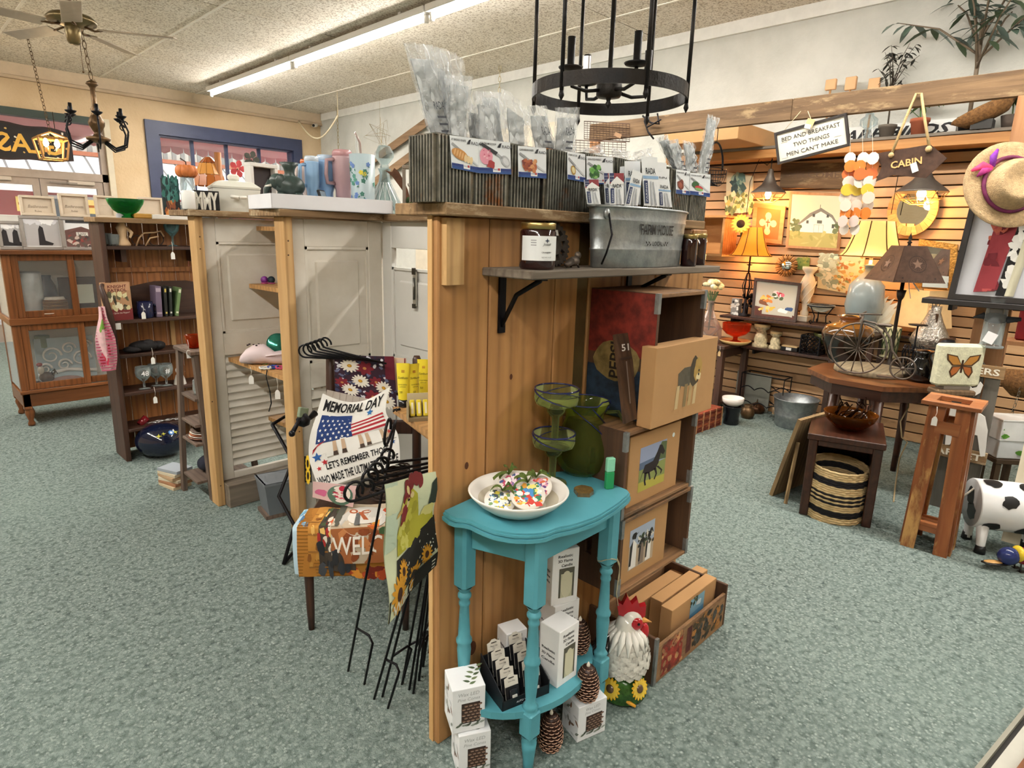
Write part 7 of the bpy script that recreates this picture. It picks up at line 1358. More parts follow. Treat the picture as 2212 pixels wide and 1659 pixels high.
# black drum chandelier over the partition
dd=2.12;dc=gp_(1315,205,dd);dr=size_at(dc,166);t=thing('drum_chandelier','black iron ring chandelier with four candle arms above the partition','chandelier',dc);dh=.40
RUB=mat('rubbed_black_iron','#19191b',.5,.5,var=.2,col2='#2a2520',bmp=.2)
def hoop(z):n=48;ri,ro=dr*.985,dr;V=[];
for z in(0,dh):
 n=56;V=[];F=[]
 for k in range(n):
  a=2*PI*k/n
  for r,zz in((dr,-.02),(dr,.022),(dr-.006,.022),(dr-.006,-.02)):V.append((r*math.cos(a),r*math.sin(a),z+zz))
 for k in range(n):
  j=(k+1)%n
  for q in range(4):F.append((k*4+q,j*4+q,j*4+(q+1)%4,k*4+(q+1)%4))
 G().add(V,F,None,False).build('hoop',RUB,t)
for k in range(6):
 a=R_(-YAW*57.3+-12+60*k);x,y=(dr-.003)*math.cos(a),(dr-.003)*math.sin(a);G().tube([(x,y,-.03),(x,y,dh+.03)],.0065,8).tube([(x,y,-.03),(x,y,-.045),(x,y,-.06)],[.006,.009,.001],8).build('upright_rod',RUB,t)
hub=Vector((-.02,-.015,.005));G().at(hub).lathe([(0,-.055),(.004,-.05),(.012,-.04),(.006,-.03),(.01,-.02),(.038,-.018),(.042,-.012),(.042,.022),(.038,.028),(.008,.03),(.008,dh),(0,dh)],20).build('hub',RUB,t)
for k in range(4):
 a=R_(-YAW*57.3+25+90*k);d=Vector((math.cos(a),math.sin(a),0));L_=.15;P=[hub+d*.04,hub+d*(L_*.6)+Vector((0,0,-.008)),hub+d*(L_*.95)+Vector((0,0,.0)),hub+d*L_+Vector((0,0,.045))]
 am=G().tube(P,.006,8).build('candle_arm',RUB,t);G().at(hub+d*L_+Vector((0,0,.045))).lathe([(0,0),(.012,0),(.036,.006),(.04,.011),(.012,.008),(.0125,.1),(0,.1)],18).build('candle_cup',RUB,am)
 if k==1:G().at(hub+d*L_+Vector((0,0,.055))).lathe([(.0132,.01),(.0135,.085)],16,'#d8d8dc').build('foil_sleeve',METAL,am)
G().tube([(0,0,dh),(0,0,ZC-dc.z)],.008,8).tube([(0,0,dh),(dr,0,dh)],.005,6).tube([(0,0,dh),(-dr,0,dh)],.005,6).lathe([(.05,ZC-dc.z-.03),(.05,ZC-dc.z-.001),(0,ZC-dc.z-.001)],16).build('stem',RUB,t)
# wire star, swags, camera
sp_=pz(820,212,ZC);sc_=Vector((sp_.x,sp_.y,upz(sp_,819,292)));r=size_at(sc_,36);t=thing('wire_star','gold wire star ornament hanging above tumblers','ornament',sc_);g=G();q=random.Random(2)
for k in range(6):
 Rm=Euler((R_(30*k),R_(47*k),R_(20*k))).to_matrix();T_=[Rm@Vector((r*math.cos(2*PI*i/3),r*math.sin(2*PI*i/3),0))for i in range(3)];g.tube(T_,.002,5,'#a8905c',True)
g.build('wire_triangles',METAL,t);G().tube([(0,0,r*.8),(0,0,ZC-sc_.z)],.0014,5,'#b8a878').build('thread',PAINT,t)
for x,y,yb,D,lb in((728,232,330,0,'thin gold chain hanging from ceiling beside wire star'),(1080,142,200,0,'short beaded chain hanging above clear bags')):
 p=pz(x,y,ZC);zb=upz(p,x,yb);t=thing('hanging_chain',lb,'chain',(p.x,p.y,ZC));chain(G(),(0,0,0),(0,0,zb-ZC),int((ZC-zb)/.05),.014,'#c8b890').build('links',METAL,t)
p0=pY(645,262,YF-.25);p1=pY(730,250,8.3);t=thing('string_lights','white twisted string light cord swagged in the room corner','string lights',(p0.x,p0.y,p0.z));pts=[p0.lerp(p1,i/14)+Vector((0,0,-.55*math.sin(PI*i/14)**1.0*.5))for i in range(15)];wbuild(G().tube(pts,.012,6,'#d8c8a8'),'cord',PAINT,t);wbuild(G().tube([p1,(p1.x,p1.y,ZC)],.006,6,'#d8c8a8'),'drop_cord',PAINT,t)
p=pY(678,272,YF-.12);t=thing('security_camera','small white bullet security camera in the room corner','camera',(p.x,YF-.051,p.z),0);G().tube([(0,0,0),(0,-.06,.0)],.012,8,'#d8d0c4').build('bracket',PAINT,t);G().tube([(-.02,-.1,.0),(.06,-.04,.02)],.028,12,'#e0d8cc').sph((-.024,-.103,0),.022,10,7,'#1a1a1c').build('body',PAINT,t)
# barn style braced board by the wall, farther back
t=thing('braced_panel','white barn style panel with brown diagonal braces against the wall','panel',(5.6,5.3,0));BR=wood('brace_board','#9a7c5c','#7a5f44','Y',1.2,rough=.8)
q=[pX(905,258,5.58),pX(905,400,5.58),pX(735,400,5.58),pX(735,310,5.58)];ya,yb=4.9,7.5
wbuild(G().bx(5.585,5.645,ya,yb,.02,2.75,'#d8cdb8'),'panel_board',PAINT,t);wbuild(G().bx(5.585,5.645,ya,yb,0,.02,'#8a7a64'),'foot',PAINT,t)
for(x0,y0),(x1,y1)in(((910,272),(770,372)),((910,320),(800,400))):
 a,b=pX(x0,y0,5.575),pX(x1,y1,5.575);d=(b-a);L_=d.length;wbuild(G().frame(a,d.normalized()*1,Vector((1,0,0)).cross(d.normalized())).box((L_/2,0,0),(L_*1.3,.11,.02)),'brace',BR,t)
 # ================================================================ warm-lit alcove along the right wall
SX=XR-.032;SLZ=2.262;SY0,SY1=.25,3.35
SLAT=wood('slat_pine','#cda67c','#c0966a','Y',.8,'#966c44',rough=.55,ring=.5)
sw=thing('slat_wall','cream horizontal slat wall lining the lamp corner','slat wall',(XR-.001,(SY0+SY1)/2,0))
G().bx(-.008,0,SY0-1.8,SY1-1.8,0,SLZ-.03,'#4a3626').build('backing',MATTE,sw);n=int((SLZ-.03)/.078);sl=None
for k in range(n):
 if sl is None:sl=G().bx(-.03,-.008,SY0-1.8,SY1-1.8,.004,.072,None,.003).build('slat',SLAT,sw,(0,0,.078*k))
 else:inst(sl,(0,0,.078*k),parent=sw)
GREYY=wood('grey_board_y','#8f8578','#70665a','Y',1.2,'#463e36',rough=.85);ORY=wood('warm_pine_y','#d39a5c','#b97c40','Y',1.,'#7d4f26',rough=.6)
lg=thing('wall_ledge','long pine ledge topping the slat wall, holding pots','shelf',(XR-.15,1.8,SLZ));G().bx(-.13,.145,-1.55,1.55,-.0,.022,None,.003).build('board',GREYY,lg);G().bx(-.12,.1,-1.55,1.55,-.07,-.001,None,.003).build('apron',ORY,lg)
# beam with posts
BXx=4.42;bz0=pX(1850,245,BXx).z;bz1=pX(1850,195,BXx).z;yL=pX(1272,300,BXx).y;yR=.12
BARN=wood('barn_beam','#806649','#5f4932','Y',1.6,'#3a2a1c',rough=.9,wear='#8f7858',wamt=.2,bmp=.6)
bm_=thing('barn_beam','rough weathered barn beam spanning the front of the lamp corner','beam',(BXx,(yL+yR)/2,bz0));ym=pX(1712,220,BXx).y
wbuild(G().bx(BXx,BXx+.035,ym+.001,yL,bz0,bz1,None,.004),'beam_board',BARN,bm_);wbuild(G().bx(BXx,BXx+.035,yR,ym-.001,bz0,bz1,None,.004),'beam_board',BARN,bm_)
PW=wood('raw_post','#b98a62','#a07048','Z',1.,'#6a4426',rough=.8)
pe=pX(2190,260,BXx).y;solo('corner_post','wide rough pine post carrying beam end and straw hat','post',G().bx(-.02,.03,-.16,0,0,bz0,None,.003),PW,(BXx,pe,0));solo('corner_post','rough pine post carrying beam end behind corrugated bins','post',G().bx(0,.035,-.09,0,0,bz0,None,.003),PW,(BXx,yL-.01,0))
def on(x,y,dx=0,z=None):
 """point on the slat wall front (dx in front of it)"""
 p=pX(x,y,SX-dx);
 if z is not None:p.z=z
 return p
def wallq(pts,dx=.02):return[on(x,y,dx)for x,y in pts]
def wframe(name,label,pts,art,bar=.03,mt=None,base='#e8d8bc',dx=.02,th=.018,cat='picture',bcol=None,pmt=None):
 """framed picture on the wall: pts = bl, br, tr, tl in sight lines"""
 P=wallq(pts,dx);f=bl(P);c=sum(P,Vector())/4;t=thing(name,label,cat,c);W_=(P[1]-P[0]).length;H_=(P[3]-P[0]).length;bu,bv=bar/W_,bar/H_;mt=mt or PAINT
 if art:
  wbuild(slab(G(),[f(bu*.8,bv*.8,-.004),f(1-bu*.8,bv*.8,-.004),f(1-bu*.8,1-bv*.8,-.004),f(bu*.8,1-bv*.8,-.004)],.006,base),'picture',PAPER,t);wbuild(G().mapped(art,lambda x,y,z:f(bu+(1-2*bu)*x,bv+(1-2*bv)*y,-.0036+z)),'print',pmt or PRINT,t)
 for a,b,c_,d in((0,1,0,bv),(0,1,1-bv,1),(0,bu,bv,1-bv),(1-bu,1,bv,1-bv)):wbuild(slab(G(),[f(a,c_),f(b,c_),f(b,d),f(a,d)],th,bcol),'frame_bar',mt,t)
 return t
 # ---- pictures on the slats
A=G();rect(A,0,1,.55,1,'#c8bc9c',.0002);spat(A,26,.25,.7,.5,.95,.09,['#3f5a58','#5a7a74','#2f4444','#8aa08c'],.0003,3,1.6);spat(A,70,0,1,0,.5,.07,['#e8d890','#d8c068','#8a8a4c','#f0e8b8','#6a7040'],.0004,5)
P=wallq([(1567,462),(1624,458),(1626,380),(1570,372)],.03);artsheet('tree_canvas','painted canvas of dark tree over pale flowers','painting',P,A,.02,'#d8c89c',sheet='canvas')
A=G();rect(A,0,1,0,1,'#b8662c',.0002);k='#d8c88a'
for dx_,dy_ in((0,.24),(-.24,.0),(.24,.0),(0,-.28)):A.disc((.5+dx_,.52+dy_),.13,14,k,.12,.0004)
A.poly([(.42,.3,.0005),(.58,.3,.0005),(.6,.45,.0005),(.72,.45,.0005),(.72,.6,.0005),(.6,.6,.0005),(.58,.75,.0005),(.42,.75,.0005),(.4,.6,.0005),(.28,.6,.0005),(.28,.45,.0005),(.4,.45,.0005)],k);rect(A,.48,.52,.40,.64,'#7a3a1c',.0008);rect(A,.41,.59,.53,.57,'#7a3a1c',.0008)
wframe('cross_picture','orange cross picture in pale wooden frame',[(1622,520),(1688,528),(1697,446),(1628,438)],A,.035,ORY,'#b8662c',.03)
A=G();rect(A,0,1,.3,1,'#d8c8a8',.0001);rect(A,0,1,0,.3,'#a89a58',.0002);spat(A,16,0,1,.05,.28,.09,['#8a8a48','#b8a868','#98904e'],.0003,3,.3);spat(A,14,0,.22,.3,.5,.05,['#6a7048','#54603c'],.0003,6);spat(A,8,.9,1,.3,.48,.05,['#6a7048','#54603c'],.0003,8)
A.poly([(.2,.28,.0004),(.92,.28,.0004),(.92,.48,.0004),(.84,.6,.0004),(.62,.72,.0004),(.4,.6,.0004),(.2,.44,.0004)],'#e8dcc4');A.poly([(.16,.43,.0006),(.2,.42,.0006),(.42,.58,.0006),(.62,.69,.0006),(.84,.58,.0006),(.94,.46,.0006),(.96,.49,.0006),(.86,.63,.0006),(.62,.76,.0006),(.4,.65,.0006)],'#7a7468');rect(A,.5,.7,.28,.44,'#9aa090',.0006);rect(A,.51,.6,.29,.43,'#e4dac4',.0007);rect(A,.61,.69,.29,.43,'#e4dac4',.0007)
for x,y in((.46,.58),(.74,.58),(.34,.45),(.86,.38)):rect(A,x,x+.05,y,y+.06,'#4a4a44',.0008)
rect(A,.56,.66,.46,.52,'#5a5a50',.0008);A.tube([(.6,.74,.0008),(.6,.82,.0008)],.004,4,'#5a5a50')
wframe('barn_picture','watercolour of white barn in brown wooden frame',[(1697,535),(1812,542),(1825,418),(1706,414)],A,.02,PW,'#d8c8a8',.03)
A=G();A.text('WELCOME',.36,(.5,.42),'#5a4430',bold=.01,squeeze=.86);P=wallq([(1684,405),(1822,408),(1826,352),(1688,352)],.03);artsheet('welcome_plank','weathered plank sign carved WELCOME above barn picture','sign',P,A,.025,'#a08468',mt=BARN,sheet='plank')
# oval mirror, gilt mirror, sunburst mirror
MIR=mat('mirror_glass','#e8ece8',.02,1)
c=on(1972,452,.03);rx=(on(1920,452,.03)-on(2030,452,.03)).length/2;rz2=abs(on(1972,392,.03).z-on(1972,508,.03).z)/2;t=thing('oval_mirror','oval mirror in segmented light wood frame','mirror',c);n=26
for k in range(n):
 a0,a1=2*PI*(k+.02)/n,2*PI*(k+.98)/n;P=[(0,rx*q*math.cos(a),rz2*q*math.sin(a))for a,q in((a0,1),(a1,1),(a1,.66),(a0,.66))];G().add([(-.02,y,z)for _,y,z in P]+[(.01,y,z)for _,y,z in P],[(0,1,2,3),(7,6,5,4),(0,4,5,1),(2,6,7,3),(1,5,6,2),(3,7,4,0)]).build('frame_segment',ORY,t)
G().add([(-.004,rx*.67*math.cos(2*PI*k/40),rz2*.67*math.sin(2*PI*k/40))for k in range(40)],[tuple(range(40))]).build('mirror',MIR,t)
GILT=mat('gilt_frame','#a8803c',.5,.4,var=.4,vs_=60,bmp=1,bs_=60)
wframe('gilt_mirror','ornate gilt framed mirror beside black board',[(1975,640),(2062,655),(2068,528),(1985,516)],None,.045,GILT,'#333333',.03,.03,'mirror');P=wallq([(1982,636),(2058,650),(2062,532),(1990,522)],.022);t=bpy.data.objects['gilt_mirror'];wbuild(slab(G(),P,.004),'mirror',MIR,t)
c=on(1699,574,.03);r=(on(1675,574,.03)-on(1723,574,.03)).length/2;t=thing('sunburst_mirror','round sunburst mirror with woven rays','mirror',c,0,None,(0,-90,0));G().lathe([(0,.006),(r*.5,.006),(r*.52,.0),(0,0)],24).build('mirror',MIR,t)
for k in range(28):a=2*PI*k/28;G().tube([(r*.52*math.cos(a),r*.52*math.sin(a),.004),(r*math.cos(a),r*math.sin(a),.002)],.006,5,'#a87a44'if k%2 else '#7d5528').build('ray',PAINT,t)
A=G();spat(A,20,0,1,0,1,.15,['#6a7a34','#8a8a3c','#55682c'],.0002,2);artsheet('green_tile','small olive green square canvas beside sunburst mirror','painting',wallq([(1722,582),(1747,584),(1749,557),(1723,556)],.02),A,.012,'#74803a',sheet='canvas')
A=G();spat(A,90,0,.45,.1,1,.06,['#b8b89c','#8a9078','#d8ceb0','#a8a488'],.0002,3,1.5);spat(A,90,.4,1,0,1,.05,['#d8b870','#c0904c','#a86a34','#e0d0a0','#8a8a5a'],.0003,7);artsheet('floral_canvas','faded floral patchwork canvas behind lamps','painting',wallq([(1765,622),(1862,640),(1868,556),(1772,548)],.02),A,.02,'#d8c498',sheet='canvas')
# ---- orange cabinet with sunflower at the far end
ca=on(1560,470,.28);ct=thing('wall_cabinet','orange lit open pine cabinet at the far end of slat wall','cabinet',(SX-.14,ca.y+.2,0));yc=ca.y+.26;z0,z1=on(1540,548,.2).z,on(1540,466,.2).z
wbuild(G().bx(SX-.27,SX,yc-.3,yc+.25,z1-.02,z1,None,.003),'top_board',ORY,ct);wbuild(G().bx(SX-.26,SX,yc-.28,yc-.26,z0,z1-.02),'side_board',ORY,ct);wbuild(G().bx(SX-.26,SX,yc+.21,yc+.23,z0,z1-.02),'side_board',ORY,ct);wbuild(G().bx(SX-.26,SX,yc-.28,yc+.23,z0-.02,z0),'bottom_board',ORY,ct);wbuild(G().bx(SX-.02,SX-.004,yc-.26,yc+.21,z0,z1-.02),'back_board',ORY,ct)
t=thing('sunflower_stem','yellow artificial sunflower beside orange lampshade','flower',on(1600,484,.25));g=G().at((0,0,0),(0,-80,25));R0_=.085;g.petals((0,0),R0_,16,.013,'#e8b830',.0,.35,.1);g.petals((0,0),R0_*.9,14,.013,'#f0cc50',.006,.35,.1,11);g.build('petals',mat('petal',None,.6),t);G().at((0,0,0),(0,-80,25)).sph((0,0,.008),(.036,.036,.014),14,7,'#3a2210').build('seed_head',CLOTH,t);G().tube([(.01,0,0),(.05,.01,-.1),(.06,.02,-.26)],.005,6,'#4a5a2a').build('stem',PAINT,t)
# ---- pendants with caged bulbs
BULB=mat('edison_bulb','#ffd9a0',.3,emit=16);BULB.node_tree.nodes['Principled BSDF'].inputs['Emission Color'].default_value=(1,.6,.22,1)
SHM=mat('zinc_shade','#6f6860',.45,.6,var=.2)
def pendant(label,x,y,D,s,e):
 c=pX(x,y,D);t=thing('cage_pendant',label,'pendant light',c,0,'industrial cage pendants in the lamp corner');r=s
 G().lathe([(.012,r*1.5),(.02,r*1.45),(.03,r*1.1),(.05,r*.8),(.42*r,r*.62),(.95*r,r*.2),(r,r*.12),(.97*r,r*.12),(.4*r,r*.55),(.03,r*.7)],28).build('shade',SHM,t)
 G().lathe([(0,-r*.22),(r*.12,-r*.16),(r*.19,r*.05),(r*.13,r*.28),(r*.1,r*.45),(0,r*.45)],16).build('bulb',BULB,t);CG=mat('cage_wire','#c8a060',.4,.6)
 for k in range(8):a=2*PI*k/8;G().tube([(r*math.cos(a),r*math.sin(a),r*.12),(r*.78*math.cos(a),r*.78*math.sin(a),-r*.15),(r*.4*math.cos(a),r*.4*math.sin(a),-r*.36)],.003,5).build('cage_wire',CG,t)
 for q,z in((.78,-.15),(.4,-.36)):G().tube([(r*q*math.cos(2*PI*i/20),r*q*math.sin(2*PI*i/20),r*z)for i in range(20)],.003,5,closed=True).build('cage_ring',CG,t)
 top=SLZ-.07-c.z
 G().tube([(0,0,r*1.5),(0,0,top)],.004,6,'#1c1714').tube([(0,0,top-.01),(.03,.05,top-.05),(.02,.12,top+.0),(.0,.17,top-.18),(.02,.18,top-.45)],.003,6,'#1c1714').build('cord',MATTE,t)
 l=bpy.data.lights.new('bulb_light','POINT');l.energy=e;l.color=(1,.52,.19);l.shadow_soft_size=.04;o=bpy.data.objects.new('bulb_light',l);COL.objects.link(o);o.parent=t;o.location=(0,0,-r*.3);return t
pendant('grey cage pendant with glowing bulb over cross picture',1659,422,5.44,.142,8);pendant('grey cage pendant with glowing bulb before oval mirror',1990,422,5.44,.17,8)
# ---- wall shelves
z1_=pX(1675,692,SX-.2).z;z2_=pX(1706,760,SX-.18).z
def wshelf(label,z,y0,y1,d):t=thing('wall_shelf',label,'shelf',(SX-d/2,(y0+y1)/2,z));G().bx(-d/2,d/2-.001,-(y1-y0)/2,(y1-y0)/2,-.022,0,None,.003).build('board',DK,t);G().bx(-d/2+.02,d/2-.001,-(y1-y0)/2+.1,-(y1-y0)/2+.12,-.06,-.0221).build('bracket',BLACKM,t);G().bx(-d/2+.02,d/2-.001,(y1-y0)/2-.12,(y1-y0)/2-.1,-.06,-.0221).build('bracket',BLACKM,t);return t
ws1=wshelf('upper black wall shelf below pictures holding still life',z1_,.9,on(1560,680,.2).y,.25);ws2=wshelf('lower black wall shelf holding carved candle stands',z2_,.9,on(1605,742,.18).y,.22)
def S1(x,dx=.12):return pX(x,670,SX-dx).xy.to_3d()+Vector((0,0,z1_))
def S2(x,dx=.11):return pX(x,745,SX-dx).xy.to_3d()+Vector((0,0,z2_))
A=G();rect(A,0,1,0,1,'#b8b4a4',.0001);A.poly([(0,0,.0002),(1,0,.0002),(1,.1,.0002),(.6,.2,.0002),(0,.28,.0002)],'#5a2f24');blob(A,.25,.42,.15,.12,'#7a4a2c',.0004);spat(A,12,.15,.4,.45,.6,.05,['#d8a040','#c8782c','#e0b860'],.0005,3);spat(A,8,.06,.5,.15,.3,.05,['#e0b040','#d8a468','#e8c878'],.0005,5);A.poly([(.54,.3,.0005),(.62,.3,.0005),(.65,.5,.0005),(.5,.5,.0005)],'#24223c');spat(A,12,.42,.74,.55,.8,.055,['#f0e8e0','#d86a7a','#b0303a','#f0d8d4','#4a5a3a'],.0006,7);blob(A,.72,.22,.13,.08,'#e8e6e0',.0006);blob(A,.86,.28,.1,.06,'#34507c',.0007)
P=[pX(1622,690,SX-.2),pX(1720,690,SX-.2),pX(1731,612,SX-.14),pX(1630,600,SX-.14)];P[0].z=P[1].z=z1_+.001;f=bl(P);c=sum(P,Vector())/4;t=thing('still_life','still life of fruit and flowers in dark brown frame','picture',(c.x,c.y,z1_));wbuild(slab(G(),[f(.03,.03,-.004),f(.97,.03,-.004),f(.97,.97,-.004),f(.03,.97,-.004)],.008,'#b8b4a4'),'picture',PAPER,t);wbuild(G().mapped(A,lambda x,y,z:f(.06+.88*x,.07+.86*y,-.0035+z)),'print',PRINT,t)
for a,b,c_,d in((0,1,0,.07),(0,1,.93,1),(0,.055,.07,.93),(.945,1,.07,.93)):wbuild(slab(G(),[f(a,c_,.006),f(b,c_,.006),f(b,d,.006),f(a,d,.006)],.02),'frame_bar',DK,t)
# lamp with orange shade on the upper shelf
def tlamp(name,label,p,ztop,zs0,r0,r1,shade_c,base,e,panels=8,emit=2.2,cat='lamp',dark=None):
 t=thing(name,label,cat,p);h1,h0=ztop-p.z,zs0-p.z;nn_=9
 SM=mat('shade_'+name,shade_c,.8,emit=emit);g=G();pr_=[(r0+(r1-r0)*(1-(1-q)**1.8 if False else q**.6),h0+(h1-h0)*q)for q in[i/nn_ for i in range(nn_+1)]];g.lathe(pr_,panels*3);g.lathe([(r-.003,z)for r,z in pr_][::-1],panels*3);g.build('shade',SM,t)
 for k in range(panels):a=2*PI*k/panels;G().tube([((r+.002)*math.cos(a),(r+.002)*math.sin(a),z)for r,z in pr_],.004,5,dark or '#6a4418').build('shade_rib',MATTE,t)
 G().tube([((r0+.001)*math.cos(2*PI*i/24),(r0+.001)*math.sin(2*PI*i/24),h0)for i in range(24)],.005,5,dark or '#8a5a22',True).build('shade_trim',MATTE,t);base(t,h0)
 l=bpy.data.lights.new('lamp_light','POINT');l.energy=e;l.color=(1,.55,.21);l.shadow_soft_size=.05;o=bpy.data.objects.new('lamp_light',l);COL.objects.link(o);o.parent=t;o.location=(0,0,h0-.02);return t
p=S1(1608,.13)
def b1(t,h0):
 G().lathe([(0,0),(.05,0),(.045,.012),(.015,.03),(.01,h0*.3),(0,h0*.3)],14).build('base',BLACKM,t);
 for k in range(6):a=2*PI*k/6;G().tube([(.01*math.cos(a),.01*math.sin(a),h0*.3),(.04*math.cos(a),.04*math.sin(a),h0*.5),(.01*math.cos(a),.01*math.sin(a),h0*.72)],.004,5).build('cage_bar',BLACKM,t)
 G().tube([(0,0,h0*.7),(0,0,h0+.06)],.008,8).lathe([(.03,h0*.86),(.012,h0*.84),(0,h0*.84)],12).build('neck',BLACKM,t)
tlamp('bell_lamp','iron table lamp with glowing orange bell shade',p,upz(p,1615,491),upz(p,1612,552),size_at(p,42),size_at(p,19),'#d8761c',b1,4,8,.9)
p=pX(1860,700,SX-.3);p.z=z1_;
p2=Vector((p.x,p.y,z1_))
def b2(t,h0):G().lathe([(0,0),(.07,0),(.1,.06),(.135,.2),(.12,h0*.62),(.06,h0*.75),(.03,h0*.8),(.03,h0*.86),(.045,h0*.88),(.012,h0*.9),(.012,h0+.08),(0,h0+.08)],28,'#8f9a9a').build('base',mat('pale_glaze',None,.2),t)
t=tlamp('ceramic_lamp','pale grey ceramic lamp with lit cream shade',p2,upz(p2,1865,478),upz(p2,1858,553),size_at(p2,62),size_at(p2,34),'#eec874',b2,4.5,8,.75)
ws3=thing('lamp_table','slim dark table under pale ceramic lamp by slat wall','table',(p2.x,p2.y,0));G().bx(-.17,.17,-.16,.16,z1_-.025,z1_-.0005,None,.004).build('top',DK,ws3)
for x in(-.14,.14):
 for y in(-.13,.13):G().bx(x-.018,x+.018,y-.018,y+.018,0,z1_-.025).build('leg',DKZ,ws3)
 # small things on the shelves
t=thing('photo_tin','black and white patterned tin on upper wall shelf','tin',S1(1590,.12));G().bx(-.035,.035,-.035,.035,0,.15,'#8a8680',.003).build('tin',PAINT,t);A=G();spat(A,16,-.03,.03,.01,.14,.014,['#2a2826','#e8e4dc','#c8c0b4'],0,3);G().at((-.0356,0,0),(90,0,-90)).mapped(A,lambda x,y,z:(x,y,z)).build('print',PRINT,t)
t=thing('iron_scroll_figure','dark wrought iron grape figure on upper wall shelf','figurine',S1(1613,.06));g=G();q=random.Random(6)
for k in range(26):g.sph((q.uniform(-.03,.03),q.uniform(-.045,.045),.06+q.uniform(0,.13)),.014,7,5)
g.tube([(0,0,0),(0,0,.1)],.012,6).lathe([(.045,0),(.03,.012),(0,.012)],12).build('cluster',BLACKM,t)
t=thing('spiral_post','white spiral carved lamp post behind still life','candlestick',S1(1738,.05));G().bx(-.045,.045,-.045,.045,0,.05,'#e4dccb',.004).lathe([(.03,.05),(.035,.08),(.022,.1),(.03,.16),(.055,.28),(.06,.32),(.05,.36),(.03,.4),(.045,.42),(.06,.44),(.06,.46),(0,.46)],18,'#e8dfce').build('turning',PAINT,t);g=G()
for k in range(5):g.tube([((.032+.028*min(1,i/8))*math.cos(2*PI*k/5+i*.28),(.032+.028*min(1,i/8))*math.sin(2*PI*k/5+i*.28),.16+.02*i)for i in range(10)],.006,5,'#f4eee0')
g.build('spiral_bead',PAINT,t)
t=thing('stand_bowl','clear glass bowl in scrolled iron stand on upper shelf','bowl',S1(1772,.13));r=.1;G().at((0,0,.1)).lathe([(0,0),(r*.4,.003),(r*.8,.03),(r*1.1,.06),(r*1.06,.06),(r*.7,.028),(0,.008)],24).build('bowl',GL,t);G().tube([(r*1.0*math.cos(i*PI/12),r*1.0*math.sin(i*PI/12),.15)for i in range(24)],.005,6,closed=True).build('ring',BLACKM,t)
for k in range(3):a=R_(30+120*k);d=Vector((math.cos(a),math.sin(a),0));G().tube([d*r+Vector((0,0,.15)),d*(r*.5)+Vector((0,0,.07)),d*(r*.55)+Vector((0,0,.02)),d*(r*.8)+Vector((0,0,.006)),d*(r*.95)+Vector((0,0,.025)),d*(r*.8)+Vector((0,0,.035))],.005,6).build('scroll_leg',BLACKM,t)
CARV=mat('carved_cream','#d8c8a0',.6,var=.35,vs_=50,bmp=.8,bs_=60)
for x,s_,lb in((1642,1.15,'taller'),(1674,.85,'shorter')):t=thing('carved_stand',lb+' carved cream candle stand on lower wall shelf','candle stand',S2(x,.12));G().lathe([(.06*s_,0),(.06*s_,.02),(.045*s_,.03),(.05*s_,.06),(.04*s_,.11*s_),(.03*s_,.125*s_),(.055*s_,.14*s_),(.058*s_,.155*s_),(0,.155*s_)],18).build('pedestal',CARV,t);G().lathe([(.058*s_,.1555*s_),(.06*s_,.16*s_),(.06*s_,.175*s_),(0,.175*s_)],18,'#e8c890').build('rim',PAINT,t)
t=thing('black_card_box','low black box with white label on lower wall shelf','box',S2(1709,.12));G().bx(-.04,.04,-.07,.07,0,.035,'#191817',.003).bx(-.038,.03,-.066,.066,.0352,.045,'#c8a878').bx(-.0412,-.04,-.02,.025,.008,.03,'#e8e6e0').build('box',PAPER,t)
t=thing('filigree_lantern','square dark filigree metal candle lantern on lower wall shelf','lantern',S2(1756,.12));w_=.075
for y in(-1,1):
 for x in(-1,1):G().bx(x*w_-.005,x*w_+.005,y*w_-.005,y*w_+.005,0,.16).build('corner_bar',BLACKM,t)
for sd in range(4):
 g=G().at((0,0,.08),(0,0,90*sd));
 for i in range(4):
  for j in range(4):g.tube([(-w_,(i-1.5)*.036+.014*math.cos(q),(j-1.5)*.036+.014*math.sin(q))for q in[k*PI/4 for k in range(8)]],.0035,4,closed=True)
 g.bx(-w_-.003,-w_+.003,-w_,w_,-.08,-.073).bx(-w_-.003,-w_+.003,-w_,w_,.073,.08);g.build('filigree_panel',BLACKM,t)
 # ---- dark side table with flowers and orange glass
tp=pX(1590,745,SX-.45);TZ2=tp.z;st=thing('dark_side_table','dark wooden side table with orange glass bowl in slat corner','table',(SX-.33,tp.y+.14,0));G().bx(-.29,.25,-.12,.5,TZ2-.03,TZ2,None,.004).build('top',DK,st)
for x in(-.25,.21):
 for y in(-.08,.46):G().bx(x-.025,x+.025,y-.025,y+.025,0,TZ2-.03).build('leg',DKZ,st)
G().bx(-.25,.21,-.07,-.05,TZ2-.12,TZ2-.03).build('apron',DK,st);G().bx(-.25,.21,-.1,.48,.12,.14).build('low_shelf',DK,st)
def TT(x,y,dz=0):p=pz(x,y,TZ2+dz);return p
p=pX(1588,735,SX-.4);p.z=TZ2+.0005;vessel('orange_tray','cream oval dish under orange glass bowl','dish',p,[(0,0),(.1,0),(.135,.03),(.13,.034),(.09,.01),(0,.008)],GLOSS,26,None,0,['#d8b87a']*5);t=thing('orange_glass_bowl','pressed orange glass footed bowl','bowl',p+Vector((0,0,.0095)));G().lathe([(0,0),(.06,0),(.05,.012),(.02,.025),(.02,.05),(.08,.075),(.115,.11),(.12,.17),(.114,.17),(.105,.11),(0,.08)],20,None,1,1,0,360,None,False).build('bowl',glassm('orange_glass','#e0622c',.1),t)
p=pX(1528,740,SX-.48);p.z=TZ2+.0005;t=thing('flower_bottle','round clear glass bottle with cream flowers','vase',p);s=1.
